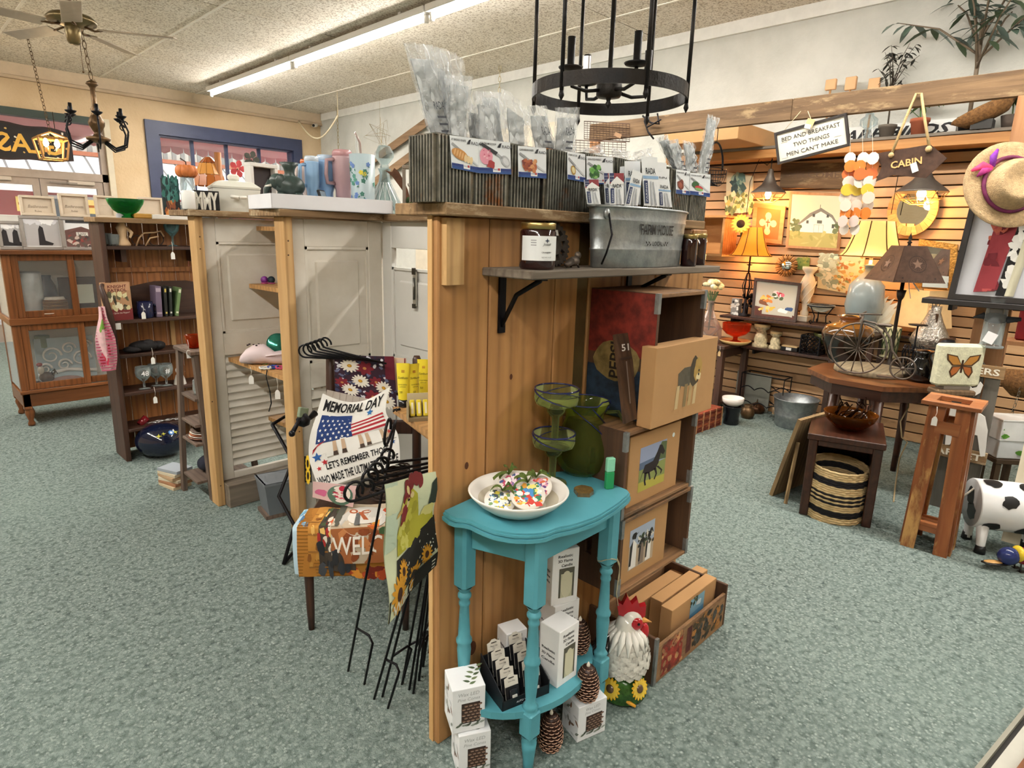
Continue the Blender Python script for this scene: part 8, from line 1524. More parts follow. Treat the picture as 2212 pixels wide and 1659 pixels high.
G().lathe([(0,0),(.1,0),(.115,.04),(.11,.12),(.07,.19),(.032,.24),(.026,.34),(.034,.36),(.028,.36),(.02,.3),(.06,.19),(.1,.12),(0,.01)],24).build('bottle',glassm('clear_pinkish','#e8dcd4'),t);g=G();q=random.Random(9)
for k in range(30):a,e=q.uniform(0,6.28),q.uniform(.2,1.4);d=Vector((math.cos(a)*math.cos(e),math.sin(a)*math.cos(e),math.sin(e)))*.085;g.sph((d.x,d.y,.46+d.z*.8),(.026,.024,.02),7,5,q.choice(['#e8dcb0','#d8c890','#f0e8cc']))
g.build('blossoms',CLOTH,t);g=G()
for k in range(7):a=2*PI*k/7;g.tube([(0,0,.1),(.008*math.cos(a),.008*math.sin(a),.32),(.05*math.cos(a),.05*math.sin(a),.44)],.006,5,'#4a6038')
g.build('stems',PAINT,t);price_tag(p+Vector((-.13,-.12,.02))if False else Vector((SX-.621,tp.y+.06,TZ2-.004)),'kraft price tag hanging from side table edge',.08,-90,'#c8a878')
# ---- floor of the alcove
p=pX(1715,880,5.3);p.z=0;vessel('galvanised_tub','round galvanised washtub on alcove floor','tub',p+Vector((.03,.0,0)),[(0,.004),(.14,0),(.145,.01),(.155,.09),(.16,.1),(.157,.11),(.175,.235),(.183,.245),(.175,.245),(.15,.1),(.13,.015),(0,.015)],GALV,36)
t=thing('wine_rack','black wrought iron wine rack on alcove floor','wine rack',Vector((5.42,pX(1640,880,5.42).y,0)),-90);w_=.19
for y in(0,.16):
 G().tube([(-w_,y,0),(-w_,y,.36),(w_,y,.36),(w_,y,0)],.006,6).build('side_hoop',BLACKM,t)
 for z in(.08,.22):G().tube([(-w_+2*w_*i/24,y,z+.03*abs(math.sin(i*PI/8)))for i in range(25)],.005,6).build('cradle_wire',BLACKM,t)
for x in(-w_,w_):G().tube([(x,0,.36),(x,.16,.36)],.006,6).build('top_bar',BLACKM,t);G().tube(arc((x,-.05,.05),.05,-90,200,14,'yz'),.005,6).build('scroll_foot',BLACKM,t)
p=pz(1660,885);t=thing('kraft_tag','large kraft price tag leaning by washtub','price tag',pz(1675,895),-60,None,(-12,0,-60));G().prism([(-.03,0),(.03,0),(.03,.1),(.018,.12),(-.018,.12),(-.03,.1)],-.001,.001,'#c8ac88').build('card',PAPER,t);bpy.data.objects[t.name].children[0].rotation_euler=(R_(90),0,0)
p=pz(1578,915);vessel('black_crock','black glazed crock on alcove floor under white bowl','crock',p,[(0,0),(.06,0),(.065,.01),(.06,.1),(.075,.15),(.08,.16),(.074,.16),(.05,.1),(0,.02)],mat('black_glaze','#16181c',.2));vessel('white_bowl','small white bowl sitting on black crock','bowl',p+Vector((0,0,.1605)),[(0,0),(.05,0),(.085,.03),(.09,.07),(.084,.07),(.075,.03),(0,.012)],mat('china','#e4dcd4',.25))
p=pz(1608,905);vessel('dark_pot','dark bronze pot behind black crock','pot',p+Vector((.05,0,0)),[(0,0),(.045,0),(.06,.04),(.05,.09),(.03,.1),(.04,.12),(.034,.12),(0,.08)],BRONZE);p=pz(1635,890);t=thing('copper_kettle','small dark kettle with copper highlight on alcove floor','kettle',p+Vector((-.02,0,0)),20);G().lathe([(0,0),(.06,0),(.075,.03),(.06,.07),(.02,.09),(.008,.1),(0,.105)],18).build('body',mat('kettle_copper','#5a3c28',.3,.7),t);G().tube([(.06,0,.03),(.1,0,.05),(.12,0,.075)],[.014,.01,.006],8).build('spout',BRONZE,t);G().tube(arc((0,0,.06),.06,10,170,10),.005,6).build('handle',BRONZE,t)
p0,p1=pz(1502,938),pz(1556,918);t=carton('wicker_box','red brown woven wicker box on alcove floor',p0,p1,.2,.16,{},'#7a3a24','basket',None,mat('red_wicker','#8a3f26',.7,var=.5,vs_=60,bmp=1.2,bs_=70));g=G();w_=t['w']
for k in range(5):g.bx(-.003,w_+.003,-.004,0,.015+.03*k,.028+.03*k,'#9a5230'if k%2 else '#6a2c1c')
for x in(0,w_*.25,w_*.5,w_*.75,w_):g.bx(x-.006,x+.006,-.007,0,0,.16,'#b88a60')
g.build('woven_bands',CLOTH,t);del t['w']
for o in bpy.data.objects:
 if 'w'in o.keys():del o['w']
 # ================================================================ right-hand display group
WAL=wood('walnut_table','#4a2a1c','#351c12','Y',1.3,'#1c0e08',rough=.35)
# dark cube table with basket in it
c0,c1,c2=pz(1725,1110),pz(1880,1142),pz(1950,1095);ux=(c1-c0);CWd=ux.length;ca_=math.degrees(math.atan2(ux.y,ux.x));CH_=.485;CDp=.46
cu=thing('cube_table','dark walnut open cube table with basket inside','table',c0,ca_)
def cb2(nm,*b):return G().bx(*b,None,.004).build(nm,WAL,cu)
cb2('top',-.01,CWd+.01,-.01,CDp,CH_-.035,CH_);cb2('side',0,.045,0,CDp-.01,0,CH_-.035);cb2('side',CWd-.045,CWd,0,CDp-.01,0,CH_-.035);cb2('back',.045,CWd-.045,CDp-.03,CDp-.012,0,CH_-.035);cb2('rail',.045,CWd-.045,.01,.03,CH_-.07,CH_-.035)
def CL(x,y,z):return c0+Matrix.Rotation(R_(ca_),3,'Z')@Vector((x,y,z))
bp=CL(CWd*.5-.01,.10,0);br=.145;t=thing('striped_basket','straw and black striped round basket standing in cube table','basket',bp);bh=upz(bp,1810,1000);rows=26
g=G();prof=lambda v:br*(.98+.04*math.sin(v*3))if v>.1 else br*1.02
for k in range(rows):
 v=k/(rows-1);z=bh*(.02+.96*v);dk=k in(4,5,6)or k in(10,)or k in(12,)or k in(14,)or k in(19,20,21);q=0 if k%2 else PI/40
 g.tube([((prof(v)+.003*math.cos(20*(a+q)))*math.cos(a),(prof(v)+.003*math.cos(20*(a+q)))*math.sin(a),z+.012*math.cos(a-.8))for a in[i*PI/40 for i in range(80)]],bh/rows*.58,5,'#221f22'if dk else '#d8bc8c',True)
o=g.build('coiled_weave',CLOTH,t);o['kind']='stuff';G().lathe([(0,.006),(br*.95,.006)],24,'#b89a6a').build('bottom',CLOTH,t)
# leaning board beside it
a,b=pz(1672,1062),pz(1700,1078);P=[pz(1668,1070),pz(1790,985),None,None]
P0=pz(1668,1072);P1=P0+Vector((.42,.02,0));top=Vector((.0,-.17,.62));t=thing('leaning_easel_board','framed board seen from the side leaning on cube table','board',P0);OLW=wood('old_board','#9a8058','#7d6444','Z',1.2,'#4a3826',rough=.8)
Lz=upz(P0,1715,895);q0=pz(1668,1072);q1=q0+Vector((.40,-.06,0));tl_=Vector((0.02,-.10,.50))
wbuild(slab(G(),[q0,q1,q1+tl_,q0+tl_],.022),'board',OLW,t);s0=q0+Vector((-.05,-.10,0));wbuild(G().tube([s0+Vector((0,0,.0)),q0+tl_*.72+Vector((.03,-.02,0))],.011,4),'prop_strut',OLW,t)
# octagonal table behind
OZ=.70;oc=Vector((4.45,1.11,0));ot=thing('octagonal_table','dark octagonal table crowded with jar and candle holders','table',oc);oc8=[(.39*math.cos(PI/8+k*PI/4),.39*math.sin(PI/8+k*PI/4))for k in range(8)]
WALT=wood('table_top_brown','#7a4a28','#5d3418','Y',1.2,'#321a0c',rough=.35)
G().prism(oc8,OZ-.03,OZ).build('top',WALT,ot);G().prism([(x*.93,y*.93)for x,y in oc8],OZ-.1,OZ-.03).build('apron',WAL,ot)
for k in(3,4,7,0):x,y=oc8[k];G().tube([(x*.88,y*.88,0),(x*.9,y*.9,.3),(x*.86,y*.86,OZ-.1)],[.018,.024,.026],8).build('leg',WAL,ot)
def OT(x,y,dz=0):p=pz(x,y,OZ+dz);p.z=OZ+dz;return p
# brown jar
p=OT(1832,788);p+=Vector((.1,.06,0));jr=size_at(p+Vector((0,0,.2)),52);jh=upz(p,1832,682)-OZ;t=thing('glazed_jar','large brown and black glazed jar behind penny-farthing','jar',p)
G().lathe([(0,0),(jr*.5,0),(jr*.62,jh*.08),(jr*.95,jh*.45),(jr,jh*.62),(jr*.85,jh*.78),(jr*.45,jh*.86),(jr*.36,jh*.9),(jr*.38,jh*.95),(jr*.52,jh),(jr*.46,jh),(jr*.3,jh*.92),(0,jh*.8)],36,cols=['#15130f']*3+['#1c1610','#5a3a18','#8a5a24','#7a4a1c','#8a4f20','#9a5a28','#7a4018','#2a1a10','#1a120c']).build('body',mat('brown_glaze',None,.12,var=.3,vs_=12,coat=.5),t)
p=OT(1800,760);vessel('mottled_dish','mottled brown glass dish behind glazed jar','dish',p+Vector((.35,.18,.0)),[(0,0),(.04,0),(.08,.05),(.1,.09),(.095,.09),(0,.02)],mat('mottled_glass','#5a5a30',.2,var=.5,vs_=40));
# wood slab and penny-farthing
sp=OT(1876,806);sr=size_at(sp,70);t=thing('wood_slab','round grey wooden slab under penny-farthing','slab',sp+Vector((.02,.0,.0005)));G().lathe([(0,0),(sr,0),(sr*1.01,.01),(sr,.032),(sr*.97,.036),(0,.036)],32,'#8f8268').build('disc',wood('grey_slab','#948468','#7a6c54','X',1.2,rough=.8),t)
FZ=OZ+.037;fb=pz(1845,806,FZ);dirv=(pz(1935,818,FZ)-fb);dirv.z=0;fa=math.degrees(math.atan2(dirv.y,dirv.x));wr=(upz(fb,1848,680)-FZ)/2*.86;IRON=mat('dull_iron','#6a5f56',.5,.6,var=.25)
t=thing('penny_farthing','iron penny-farthing bicycle ornament','bicycle ornament',(fb.x,fb.y,FZ),fa)
def wheel(nm,cx,r,ns,y=0):
 w_=G().tube([(cx+r*math.cos(2*PI*i/32),y,r+.002+r*math.sin(2*PI*i/32))for i in range(32)],.0055,6,closed=True).build(nm,IRON,t)
 for k in range(ns):a=2*PI*k/ns+.1;G().tube([(cx,y,r+.002),(cx+r*math.cos(a),y,r+.002+r*math.sin(a))],.0032,5).build('spoke',IRON,w_)
 G().sph((cx,y,r+.002),.012,8,6).build('wheel_hub',IRON,w_)
wheel('front_wheel',0,wr,14);r2=wr*.42;bx_=wr*1.62;wheel('rear_wheel',bx_,r2,8)
G().tube([(0,.012,wr),(0,.012,wr*2.02),(.01,0,wr*2.12)]+[(wr*1.1*math.sin(q)*.95+.02,0,wr+wr*1.12*math.cos(q))for q in(.3,.7,1.1,1.5)]+[(bx_*.9,0,r2*1.7),(bx_,0,r2)],.006,6).build('backbone',IRON,t);G().tube([(0,-.012,wr),(0,-.012,wr*2.1),(0,0,wr*2.35)],.006,6).build('fork',IRON,t);G().tube([(-.0,-.09,wr*2.3),(-.01,-.05,wr*2.36),(0,0,wr*2.35),(-.01,.05,wr*2.36),(.0,.1,wr*2.42)],.005,6).tube([(-.09,0,wr*2.34),(.1,0,wr*2.42)],.005,6).build('handlebar',IRON,t);G().tube([(wr*.8,0,wr*1.75),(wr*.8,0,wr*2.0)],.005,6).box((wr*.8,0,wr*2.02),(.075,.03,.018),None,None,.006).build('saddle',IRON,t);G().bx(-wr*.55,-wr*.2,-.03,.03,.0,.008).build('ground_plate',IRON,t);G().bx(wr*.8,wr*1.4,-.02,.02,.0,.01).build('ground_plate',IRON,t)
# punched tin lamp
p=pz(1915,800,OZ);p=OT(1912,800)+Vector((.16,.02,0));lt=upz(p,1928,530)-OZ;ls0=upz(p,1925,606)-OZ;t=thing('punched_lamp','brown punched tin pyramid lampshade on tall iron lamp','lamp',p,-45);w0,w1=size_at(p+Vector((0,0,ls0)),55),size_at(p+Vector((0,0,lt)),24)
PUN=mat('punched_tin','#5a4438',.5,.4,var=.2,vs_=30)
for k in range(4):
 g=G().at((0,0,0),(0,0,90*k));g.add([(-w0,-w0,ls0),(w0,-w0,ls0),(w1,-w1,lt),(-w1,-w1,lt),(-w0,-w0+.003,ls0),(w0,-w0+.003,ls0),(w1,-w1+.003,lt),(-w1,-w1+.003,lt)],[(0,1,2,3),(7,6,5,4),(0,3,7,4),(1,5,6,2),(0,4,5,1),(2,6,7,3)]);sd=g.build('shade_panel',PUN,t)
 A=G();Lh=math.hypot(lt-ls0,w0-w1)
 for i in range(34):a=2*PI*i/34;A.disc((.055*math.cos(a),Lh*.5+.055*math.sin(a)),.0035,6,'#2a1c16',None,0)
 for r_ in(.03,.04):
  for i in range(18):a=2*PI*i/18;A.disc((r_*math.cos(a),Lh*.5+r_*math.sin(a)),.0028,5,'#2a1c16',None,0)
 A.star((0,Lh*.5),.036,5,.42,'#8a6e5c',.0004)
 for i in range(18):A.disc((-w0*.85+w0*1.7*i/17,.012),.003,5,'#2a1c16',None,0)
 for s_ in(-1,1):A.star((s_*w0*.62,.03),.012,8,.2,'#1c120e',.0002)
 G().at((0,0,0),(0,0,90*k)).mapped(A,lambda x,y,z:(x,-w0+(w0-w1)*y/Lh-.0012-z,ls0+(lt-ls0)*y/Lh)).build('punched_star',PRINT,sd)['kind']='stuff'
G().bx(-w1,w1,-w1,w1,lt-.003,lt).lathe([(.012,lt),(.008,lt+.012),(.016,lt+.022),(.006,lt+.03),(.012,lt+.05),(0,lt+.085)],10).build('finial',mat('dark_bronze','#2e2620',.4,.5),t);G().lathe([(0,0),(.07,0),(.072,.012),(.03,.03),(.012,.06),(.011,ls0*.78),(.022,ls0*.82),(.03,ls0*.9),(.012,ls0*.9),(.012,lt),(0,lt)],14).build('stem',mat('dark_bronze','#2e2620',.4,.5),t);G().tube([(.03,-.02,ls0+.02),(.08,-.06,ls0-.06)],.004,5).tube([(.02,-.03,ls0),(.03,-.035,ls0-.06),(.045,-.04,ls0-.11)],.0025,5).build('pull_cord',MATTE,t)
# cord from lamp to the floor
t=thing('power_cable','beige electric cord hanging from octagonal table','cord',pz(1915,1075));P=[gp_(1955,800,4.15),gp_(1965,845,4.0),gp_(1962,880,3.98),gp_(1945,910,3.97),gp_(1948,945,3.97),gp_(1960,955,3.96),gp_(1943,990,3.98),gp_(1934,1050,4.02),pz(1930,1085)+Vector((0,0,.004))];wbuild(G().tube(P,.0045,6,'#b8a27c'),'cord',MATTE,t)
# wire candelabra, black vase, lattice cup, candle plate
p=OT(1960,815)+Vector((.04,.0,0));t=thing('wire_candelabra','black wire basket candelabra on octagonal table','candle holder',p);h=upz(p,1960,745)-OZ;g=G()
for k in range(16):a=2*PI*k/16;g.tube([(.012*math.cos(a),.012*math.sin(a),.02),(.055*math.cos(a),.055*math.sin(a),h*.35),(.06*math.cos(a+.3),.06*math.sin(a+.3),h*.8),(.05*math.cos(a+.5),.05*math.sin(a+.5),h)],.0035,5)
for z in(.3,.6,.9):g.tube([(.058*math.cos(i*PI/10),.058*math.sin(i*PI/10),h*z)for i in range(20)],.0035,5,closed=True)
g.lathe([(.05,0),(.03,.015),(.01,.02),(0,.02)],14);g.build('wire_cage',BLACKM,t);hh=upz(p,1962,702)-OZ;G().tube([(0,0,.02),(0,0,hh)],.005,6).lathe([(0,hh),(.05,hh+.002),(.055,hh+.008),(0,hh+.006)],18).build('candle_plate',BLACKM,t)
p=OT(1908,775)+Vector((.12,.0,0));t=thing('lattice_cup','cream and green lattice candle cup on octagonal table','candle holder',p);h=upz(p,1910,705)-OZ;r=.055;G().lathe([(0,0),(r*1.1,0),(r*1.1,.01),(r*.8,.014),(r*.85,.02),(r,h),(r*.95,h),(r*.8,.03),(0,.03)],20,'#cfcaa0').build('cup',PAINT,t);g=G()
for k in range(10):
 for s_ in(-1,1):g.tube([((r*(.86+.14*q)+.003)*math.cos(2*PI*k/10+s_*q*1.2),(r*(.86+.14*q)+.003)*math.sin(2*PI*k/10+s_*q*1.2),.02+(h-.025)*q)for q in(0,.25,.5,.75,1)],.003,4,'#4a5a3a')
g.build('lattice',PAINT,t)
p=OT(1988,822)+Vector((-.02,-.0,0));vessel('black_glass_vase','squat black glass vase beside butterfly stone','vase',p,[(0,0),(.07,0),(.085,.03),(.085,.09),(.05,.14),(.045,.17),(.06,.19),(.054,.19),(0,.15)],mat('black_glass','#0e0d0e',.08,coat=.6))
# silver hammered vase with reeds, dark hat shaped holder
HAM=mat('hammered_silver','#b8b2a8',.25,.9,var=.3,vs_=80,bmp=1.2,bs_=70)
p=OT(2030,800)+Vector((.06,.1,0));t=thing('hammered_vase','hammered silver teardrop vase holding thin reeds','vase',p);h=upz(p,2035,662)-OZ;r=size_at(p,38);z0=h*.35;G().lathe([(0,0),(r*.4,0),(r*.7,h*.3),(r*1.0,h*.42),(r*.9,h*.52),(r*.5,h*.75),(r*.3,h*.9),(r*.32,h),(r*.27,h),(0,h*.6)],26).build('body',HAM,t)
for k in range(4):a=2*PI*k/4;G().tube([(0,0,h*.7),(.02*math.cos(a),.02*math.sin(a),h*1.02),(.04*math.cos(a),.04*math.sin(a),h*1.14)],.0025,5,'#2a2018').build('reed',PAINT,t)
G().box((-.04,-.02,h*.82),(.05,.003,.055),'#5a3f28',(0,0,40)).build('brown_tag',PAPER,t)
p=OT(2052,812)+Vector((.0,.05,0));t=thing('disc_candle_stand','dark disc topped candle stand behind butterfly stone','candle holder',p);h=upz(p,2060,755)-OZ;G().lathe([(.05,0),(.03,.02),(.012,.03),(.012,h-.02),(.095,h-.008),(.1,h),(0,h)],24).build('disc_stand',BLACKM,t);G().at((0,0,h)).lathe([(.06,0),(.055,.03),(.04,.06),(.03,.065),(0,.065)],12).build('pleated_cup',BLACKM,t)
# butterfly stone on plank
bp0=OT(2048,842)+Vector((-.12,-.04,0));t=thing('butterfly_stone','pale stone block with painted brown butterfly','garden ornament',bp0+Vector((0,0,.034)),-45);bw_=size_at(bp0,47);G().bx(-bw_,bw_,-.035,.035,.02,.02+bw_*1.9,'#d4d2b4',.012).build('stone',mat('pale_stone',None,.8,var=.15,vs_=40,bmp=.5),t);A=G()
for s_ in(-1,1):A.poly([(0,0,.0003),(s_*.03,.05,.0003),(s_*.085,.06,.0003),(s_*.08,.03,.0003),(s_*.05,.0,.0003)],'#4a3018');A.poly([(s_*.006,.006,.0005),(s_*.032,.044,.0005),(s_*.076,.053,.0005),(s_*.07,.03,.0005),(s_*.045,.006,.0005)],'#b07a34');A.poly([(0,0,.0003),(s_*.05,-.002,.0003),(s_*.06,-.03,.0003),(s_*.045,-.062,.0003),(s_*.02,-.04,.0003)],'#4a3018');A.poly([(s_*.006,-.004,.0005),(s_*.044,-.008,.0005),(s_*.052,-.03,.0005),(s_*.042,-.05,.0005),(s_*.022,-.034,.0005)],'#a8602c')
A.poly([(-.005,-.035,.0006),(.005,-.035,.0006),(.005,.03,.0006),(-.005,.03,.0006)],'#3a2414');ks=bw_/.11;G().at((0,-.0356,.02+bw_*.95),(90,0,0),ks).mapped(A,lambda x,y,z:(x,y,z)).build('butterfly',PRINT,t);G().bx(-bw_*.6,bw_*.6,-.03,.03,0,.02,'#7a7064').build('neck_block',MATTE,t)
solo('bark_plank','rough grey bark edged plank under butterfly stone','plank',G().bx(-.115,.115,-.05,.05,0,.033,None,.008),BARN,bp0,-45)
# amber bowl and twig basket on cube table
p=CL(CWd*.52,.2,CH_);t=thing('amber_bowl','wide amber glass bowl on cube table','bowl',p);G().lathe([(0,0),(.05,0),(.075,.012),(.125,.06),(.14,.1),(.134,.1),(.118,.06),(.07,.018),(0,.012)],32).build('bowl',glassm('amber_glass','#8a4a10',.04),t)
t=thing('twig_nest','dark wire and bead nest basket behind amber bowl','basket',CL(CWd*.55,.34,CH_));g=G();q=random.Random(12)
for k in range(40):a=q.uniform(0,6.3);g.tube([(.13*math.cos(a+.4*i)*q.uniform(.7,1),.1*math.sin(a+.4*i)*q.uniform(.7,1),.0+.05*i*q.uniform(.6,1))for i in range(4)],.0035,4,'#2a1a12')
o=g.build('tangled_wire',METAL,t);o['kind']='stuff'
# slatted wooden pedestal stand
a,b=pz(1945,1175),pz(2045,1205);d=(b-a);aw=math.degrees(math.atan2(d.y,d.x));sw_=d.length;SHh=.775;TIG=wood('tiger_wood','#8a4a26','#a8683a','Z',.8,'#5a2a14',rough=.4,wear='#d0a060',wamt=.38);TIGX=wood('tiger_wood_x','#9a5830','#b87a4a','X',.9,'#6a3418',rough=.4)
ps=thing('pedestal_stand','tapered red brown wooden pedestal plant stand','plant stand',a,aw);dpt=sw_*1.0
def quadpost(x0,y0,x1,y1,w_=.05,th=.022,nm='slat_leg'):G().add([(x0-w_/2,y0-th/2,0),(x0+w_/2,y0-th/2,0),(x0+w_/2,y0+th/2,0),(x0-w_/2,y0+th/2,0)]+[(x1-w_/2,y1-th/2,SHh-.02),(x1+w_/2,y1-th/2,SHh-.02),(x1+w_/2,y1+th/2,SHh-.02),(x1-w_/2,y1+th/2,SHh-.02)],[(3,2,1,0),(4,5,6,7),(0,1,5,4),(1,2,6,5),(2,3,7,6),(3,0,4,7)]).build(nm,TIG,ps)
e=.035
for y0,y1 in((.0,e),(dpt,dpt-e)):quadpost(.03,y0,.03+e*.6,y1,.06);quadpost(sw_-.03,y0,sw_-.03-e*.6,y1,.06)
for x0,x1 in((.0,e*.5),(sw_,sw_-e*.5)):
 for y0,y1 in((.05,.05+e*.5),(dpt-.05,dpt-.05-e*.5)):quadpost(x0,y0,x1,y1,.022,.055)
for y in(.02,dpt-.02):G().bx(.05,sw_-.05,y-.008,y+.008,SHh-.16,SHh-.1).build('cross_rail',TIGX,ps);G().bx(.05,sw_-.05,y-.008,y+.008,.1,.125).build('cross_rail',TIGX,ps)
for q in((-.02,sw_+.02,-.02,.035),(-.02,sw_+.02,dpt-.035,dpt+.02),(-.02,.035,.035,dpt-.035),(sw_-.035,sw_+.02,.035,dpt-.035)):G().bx(q[0],q[1],q[2],q[3],SHh-.02,SHh,None,.002).build('top_rail',TIGX,ps)
G().bx(.02,sw_-.02,.02,dpt-.02,.1,.115).build('bottom_board',TIGX,ps);price_tag(a+Matrix.Rotation(R_(aw),3,'Z')@Vector((.05,-.03,SHh-.02)),'rolled white tag hanging from pedestal stand top',.1,aw)
# ---------------- black shelf, framed board, hat
hz0=1.222;ysh=pX(1998,640,BXx-.12).y;t=thing('black_shelf','black narrow shelf board fixed to corner post','shelf',(BXx-.085,ysh-.35,hz0));G().bx(-.1,.062,-.35,.35,-.03,0,None,.003).build('board',mat('black_wood','#211d1b',.5),t);G().bx(-.08,.06,.2,.22,-.06,-.03).build('bracket',BLACKM,t)
X_=BXx-.13;q=[pX(2050,638,X_),pX(2225,652,X_),pX(2262,410,X_+.03),pX(2105,412,X_+.03)];q[0].z=q[1].z=hz0+.001;q[1].y=q[0].y-.40;q[2].y=q[3].y-.38;f=bl(q);c=sum(q,Vector())/4
t=thing('display_board','black framed pale board with batik cloth and gloves pinned on','display board',(c.x,c.y,hz0));BF=mat('black_frame','#26211e',.5)
wbuild(slab(G(),[f(0,0),f(1,0),f(1,1),f(0,1)],.012,'#cfd0d6'),'backboard',PAPER,t)
for a_,b_,c_,d_ in((0,1,0,.05),(0,1,.95,1),(0,.07,.05,.95),(.93,1,.05,.95)):wbuild(slab(G(),[f(a_,c_,.03),f(b_,c_,.03),f(b_,d_,.03),f(a_,d_,.03)],.035),'frame_bar',BF,t)
A=G();A.poly([(.27,.08,0),(.5,.1,0),(.62,.85,0),(.36,.88,0)],'#8a3238');spat(A,30,.32,.5,.1,.8,.04,['#6a2028','#a84a48','#b8604c'],.0006,4,1.5)
wbuild(G().mapped(A,lambda x,y,z:f(x,y,.006+z+.004*math.sin(20*y))),'red_batik_strip',FLAG,t);A=G();A.poly([(.52,.06,0),(.62,.06,0),(.72,.8,0),(.62,.86,0)],'#1c1a1a');spat(A,26,.56,.66,.1,.8,.035,['#e8e6e0','#dcdad4'],.0006,6,1.6);wbuild(G().mapped(A,lambda x,y,z:f(x,y,.006+z)),'black_patterned_glove',FLAG,t);g=G().grid(lambda u,v:f(.62+.1*u+.1*v,.06+.74*v,.008+.02*math.sin(PI*u)),6,10,'#bdb8a0');wbuild(g,'cream_glove',FLAG,t);wbuild(slab(G(),[f(.5,.86,.01),f(.6,.87,.01),f(.6,.92,.01),f(.5,.91,.01)],.004,'#201c1c'),'black_clip',PAPER,t)
# hat on the post
hc=pX(2180,400,BXx-.16);t=thing('straw_hat','wide brimmed tan straw hat with purple scarf band on post','hat',hc);zax=(-cF+Vector((-.15,.10,.05))).normalized();hr_=size_at(hc,92);STR=mat('straw','#b89c74',.8,var=.2,vs_=60,bmp=.9,bs_=160)
rot=zax.to_track_quat('Z','Y').to_euler();
def hb(g,nm,mt):o=g.build(nm,mt,t);o.rotation_euler=rot;return o
hb(G().lathe([(hr_*.52,.012),(hr_*.62,.004),(hr_*.85,-.002),(hr_,.01),(hr_*.995,.004),(hr_*.84,-.008),(hr_*.62,-.003),(hr_*.52,.004)],40,None,1,1.02),'brim',STR)
V=[];n=32
for z,r in((.0,.56),(.03,.54),(.07,.48),(.10,.42),(.105,.36),(.085,.22),(.078,.0)):
 for k in range(n):a_=2*PI*k/n;pinch=1-.16*max(0,math.sin(a_*1-.6))**4;V.append((hr_*r*pinch*math.cos(a_),hr_*r*1.15*pinch*math.sin(a_),z))
hb(G().add(V,[(j*n+k,j*n+(k+1)%n,(j+1)*n+(k+1)%n,(j+1)*n+k)for j in range(6)for k in range(n)],None,True),'crown',STR)
SCF=mat('purple_scarf',None,.7,var=.4,vs_=30)
hb(G().tube([(hr_*.57*math.cos(a_),hr_*.64*math.sin(a_),.014)for a_ in[i*PI/18 for i in range(36)]],.011,7,'#6a1f4a',True),'hat_band',SCF)
hb(G().tube([(-hr_*.42,hr_*.36,.02),(-hr_*.62,hr_*.42,.025),(-hr_*.86,hr_*.30,.02)],[.014,.022,.006],8,'#d83a6a',flat=.5).tube([(-hr_*.42,hr_*.40,.02),(-hr_*.42,hr_*.62,.025),(-hr_*.32,hr_*.82,.02)],[.014,.018,.006],8,'#7a2a9a',flat=.5).tube([(-hr_*.45,hr_*.36,.022),(-hr_*.62,hr_*.28,.03),(-hr_*.74,hr_*.16,.02)],[.012,.018,.004],8,'#a82a7a',flat=.5),'scarf_knot',SCF)
hb(G().tube([(0,0,.0),(0,0,-.2)],.006,6),'peg',PW)
# FARMERS MARKET picket sign behind the stand
fx=4.29;t=thing('picket_sign','grey picket fence sign lettered FARMERS MARKET with white farm animals','sign',(fx,.60,0));yy=pX(2168,800,fx).y;PKT=wood('grey_picket','#6a655c','#565148','Z',1.2,'#34302a',rough=.85)
for k in range(4):
 y0=yy+.005+.075*k;h_=pX(2145,765,fx).z-.03*abs(2-k);wbuild(G().frame((fx,y0,0),(0,1,0),(0,0,1)).prism([(0,.0),(.066,.0),(.066,h_-.04),(.033,h_),(0,h_-.04)],-.01,.01),'picket',PKT,t)
def fboard(y0px,y1px,txt,nm):
 z0,z1=pX(2120,y1px,fx-.03).z,pX(2120,y0px,fx-.03).z;wbuild(G().bx(fx-.03,fx-.012,yy-.01,yy+.31,z0,z1),nm,RUSTY,t);wbuild(G().frame((fx-.031,yy+.15,z0+(z1-z0)*.25),(0,-1,0),(0,0,1)).text(txt,(z1-z0)*.75,(0,0),'#e8e2d2',bold=.02,squeeze=.28),'lettering',PRINT,t)
fboard(788,814,'FARMERS','sign_board');fboard(978,1004,'MARKET','sign_board')
def cut(nm,pts,col='#e2dfd8',spots=()):
 P=[pX(x,y,fx-.045)for x,y in pts];wbuild(G().frame((fx-.045,0,0),(0,-1,0),(0,0,1)).prism([(-p.y,p.z)for p in P],0,.01,col),nm,PAINT,t)
cut('white_hen_cutout',[(2078,832),(2090,826),(2100,838),(2110,836),(2118,824),(2124,832),(2118,848),(2104,856),(2086,852)]);cut('white_cow_cutout',[(2030,880),(2060,872),(2100,880),(2128,900),(2134,930),(2128,985),(2118,985),(2112,940),(2070,930),(2052,960),(2042,960),(2046,915)])
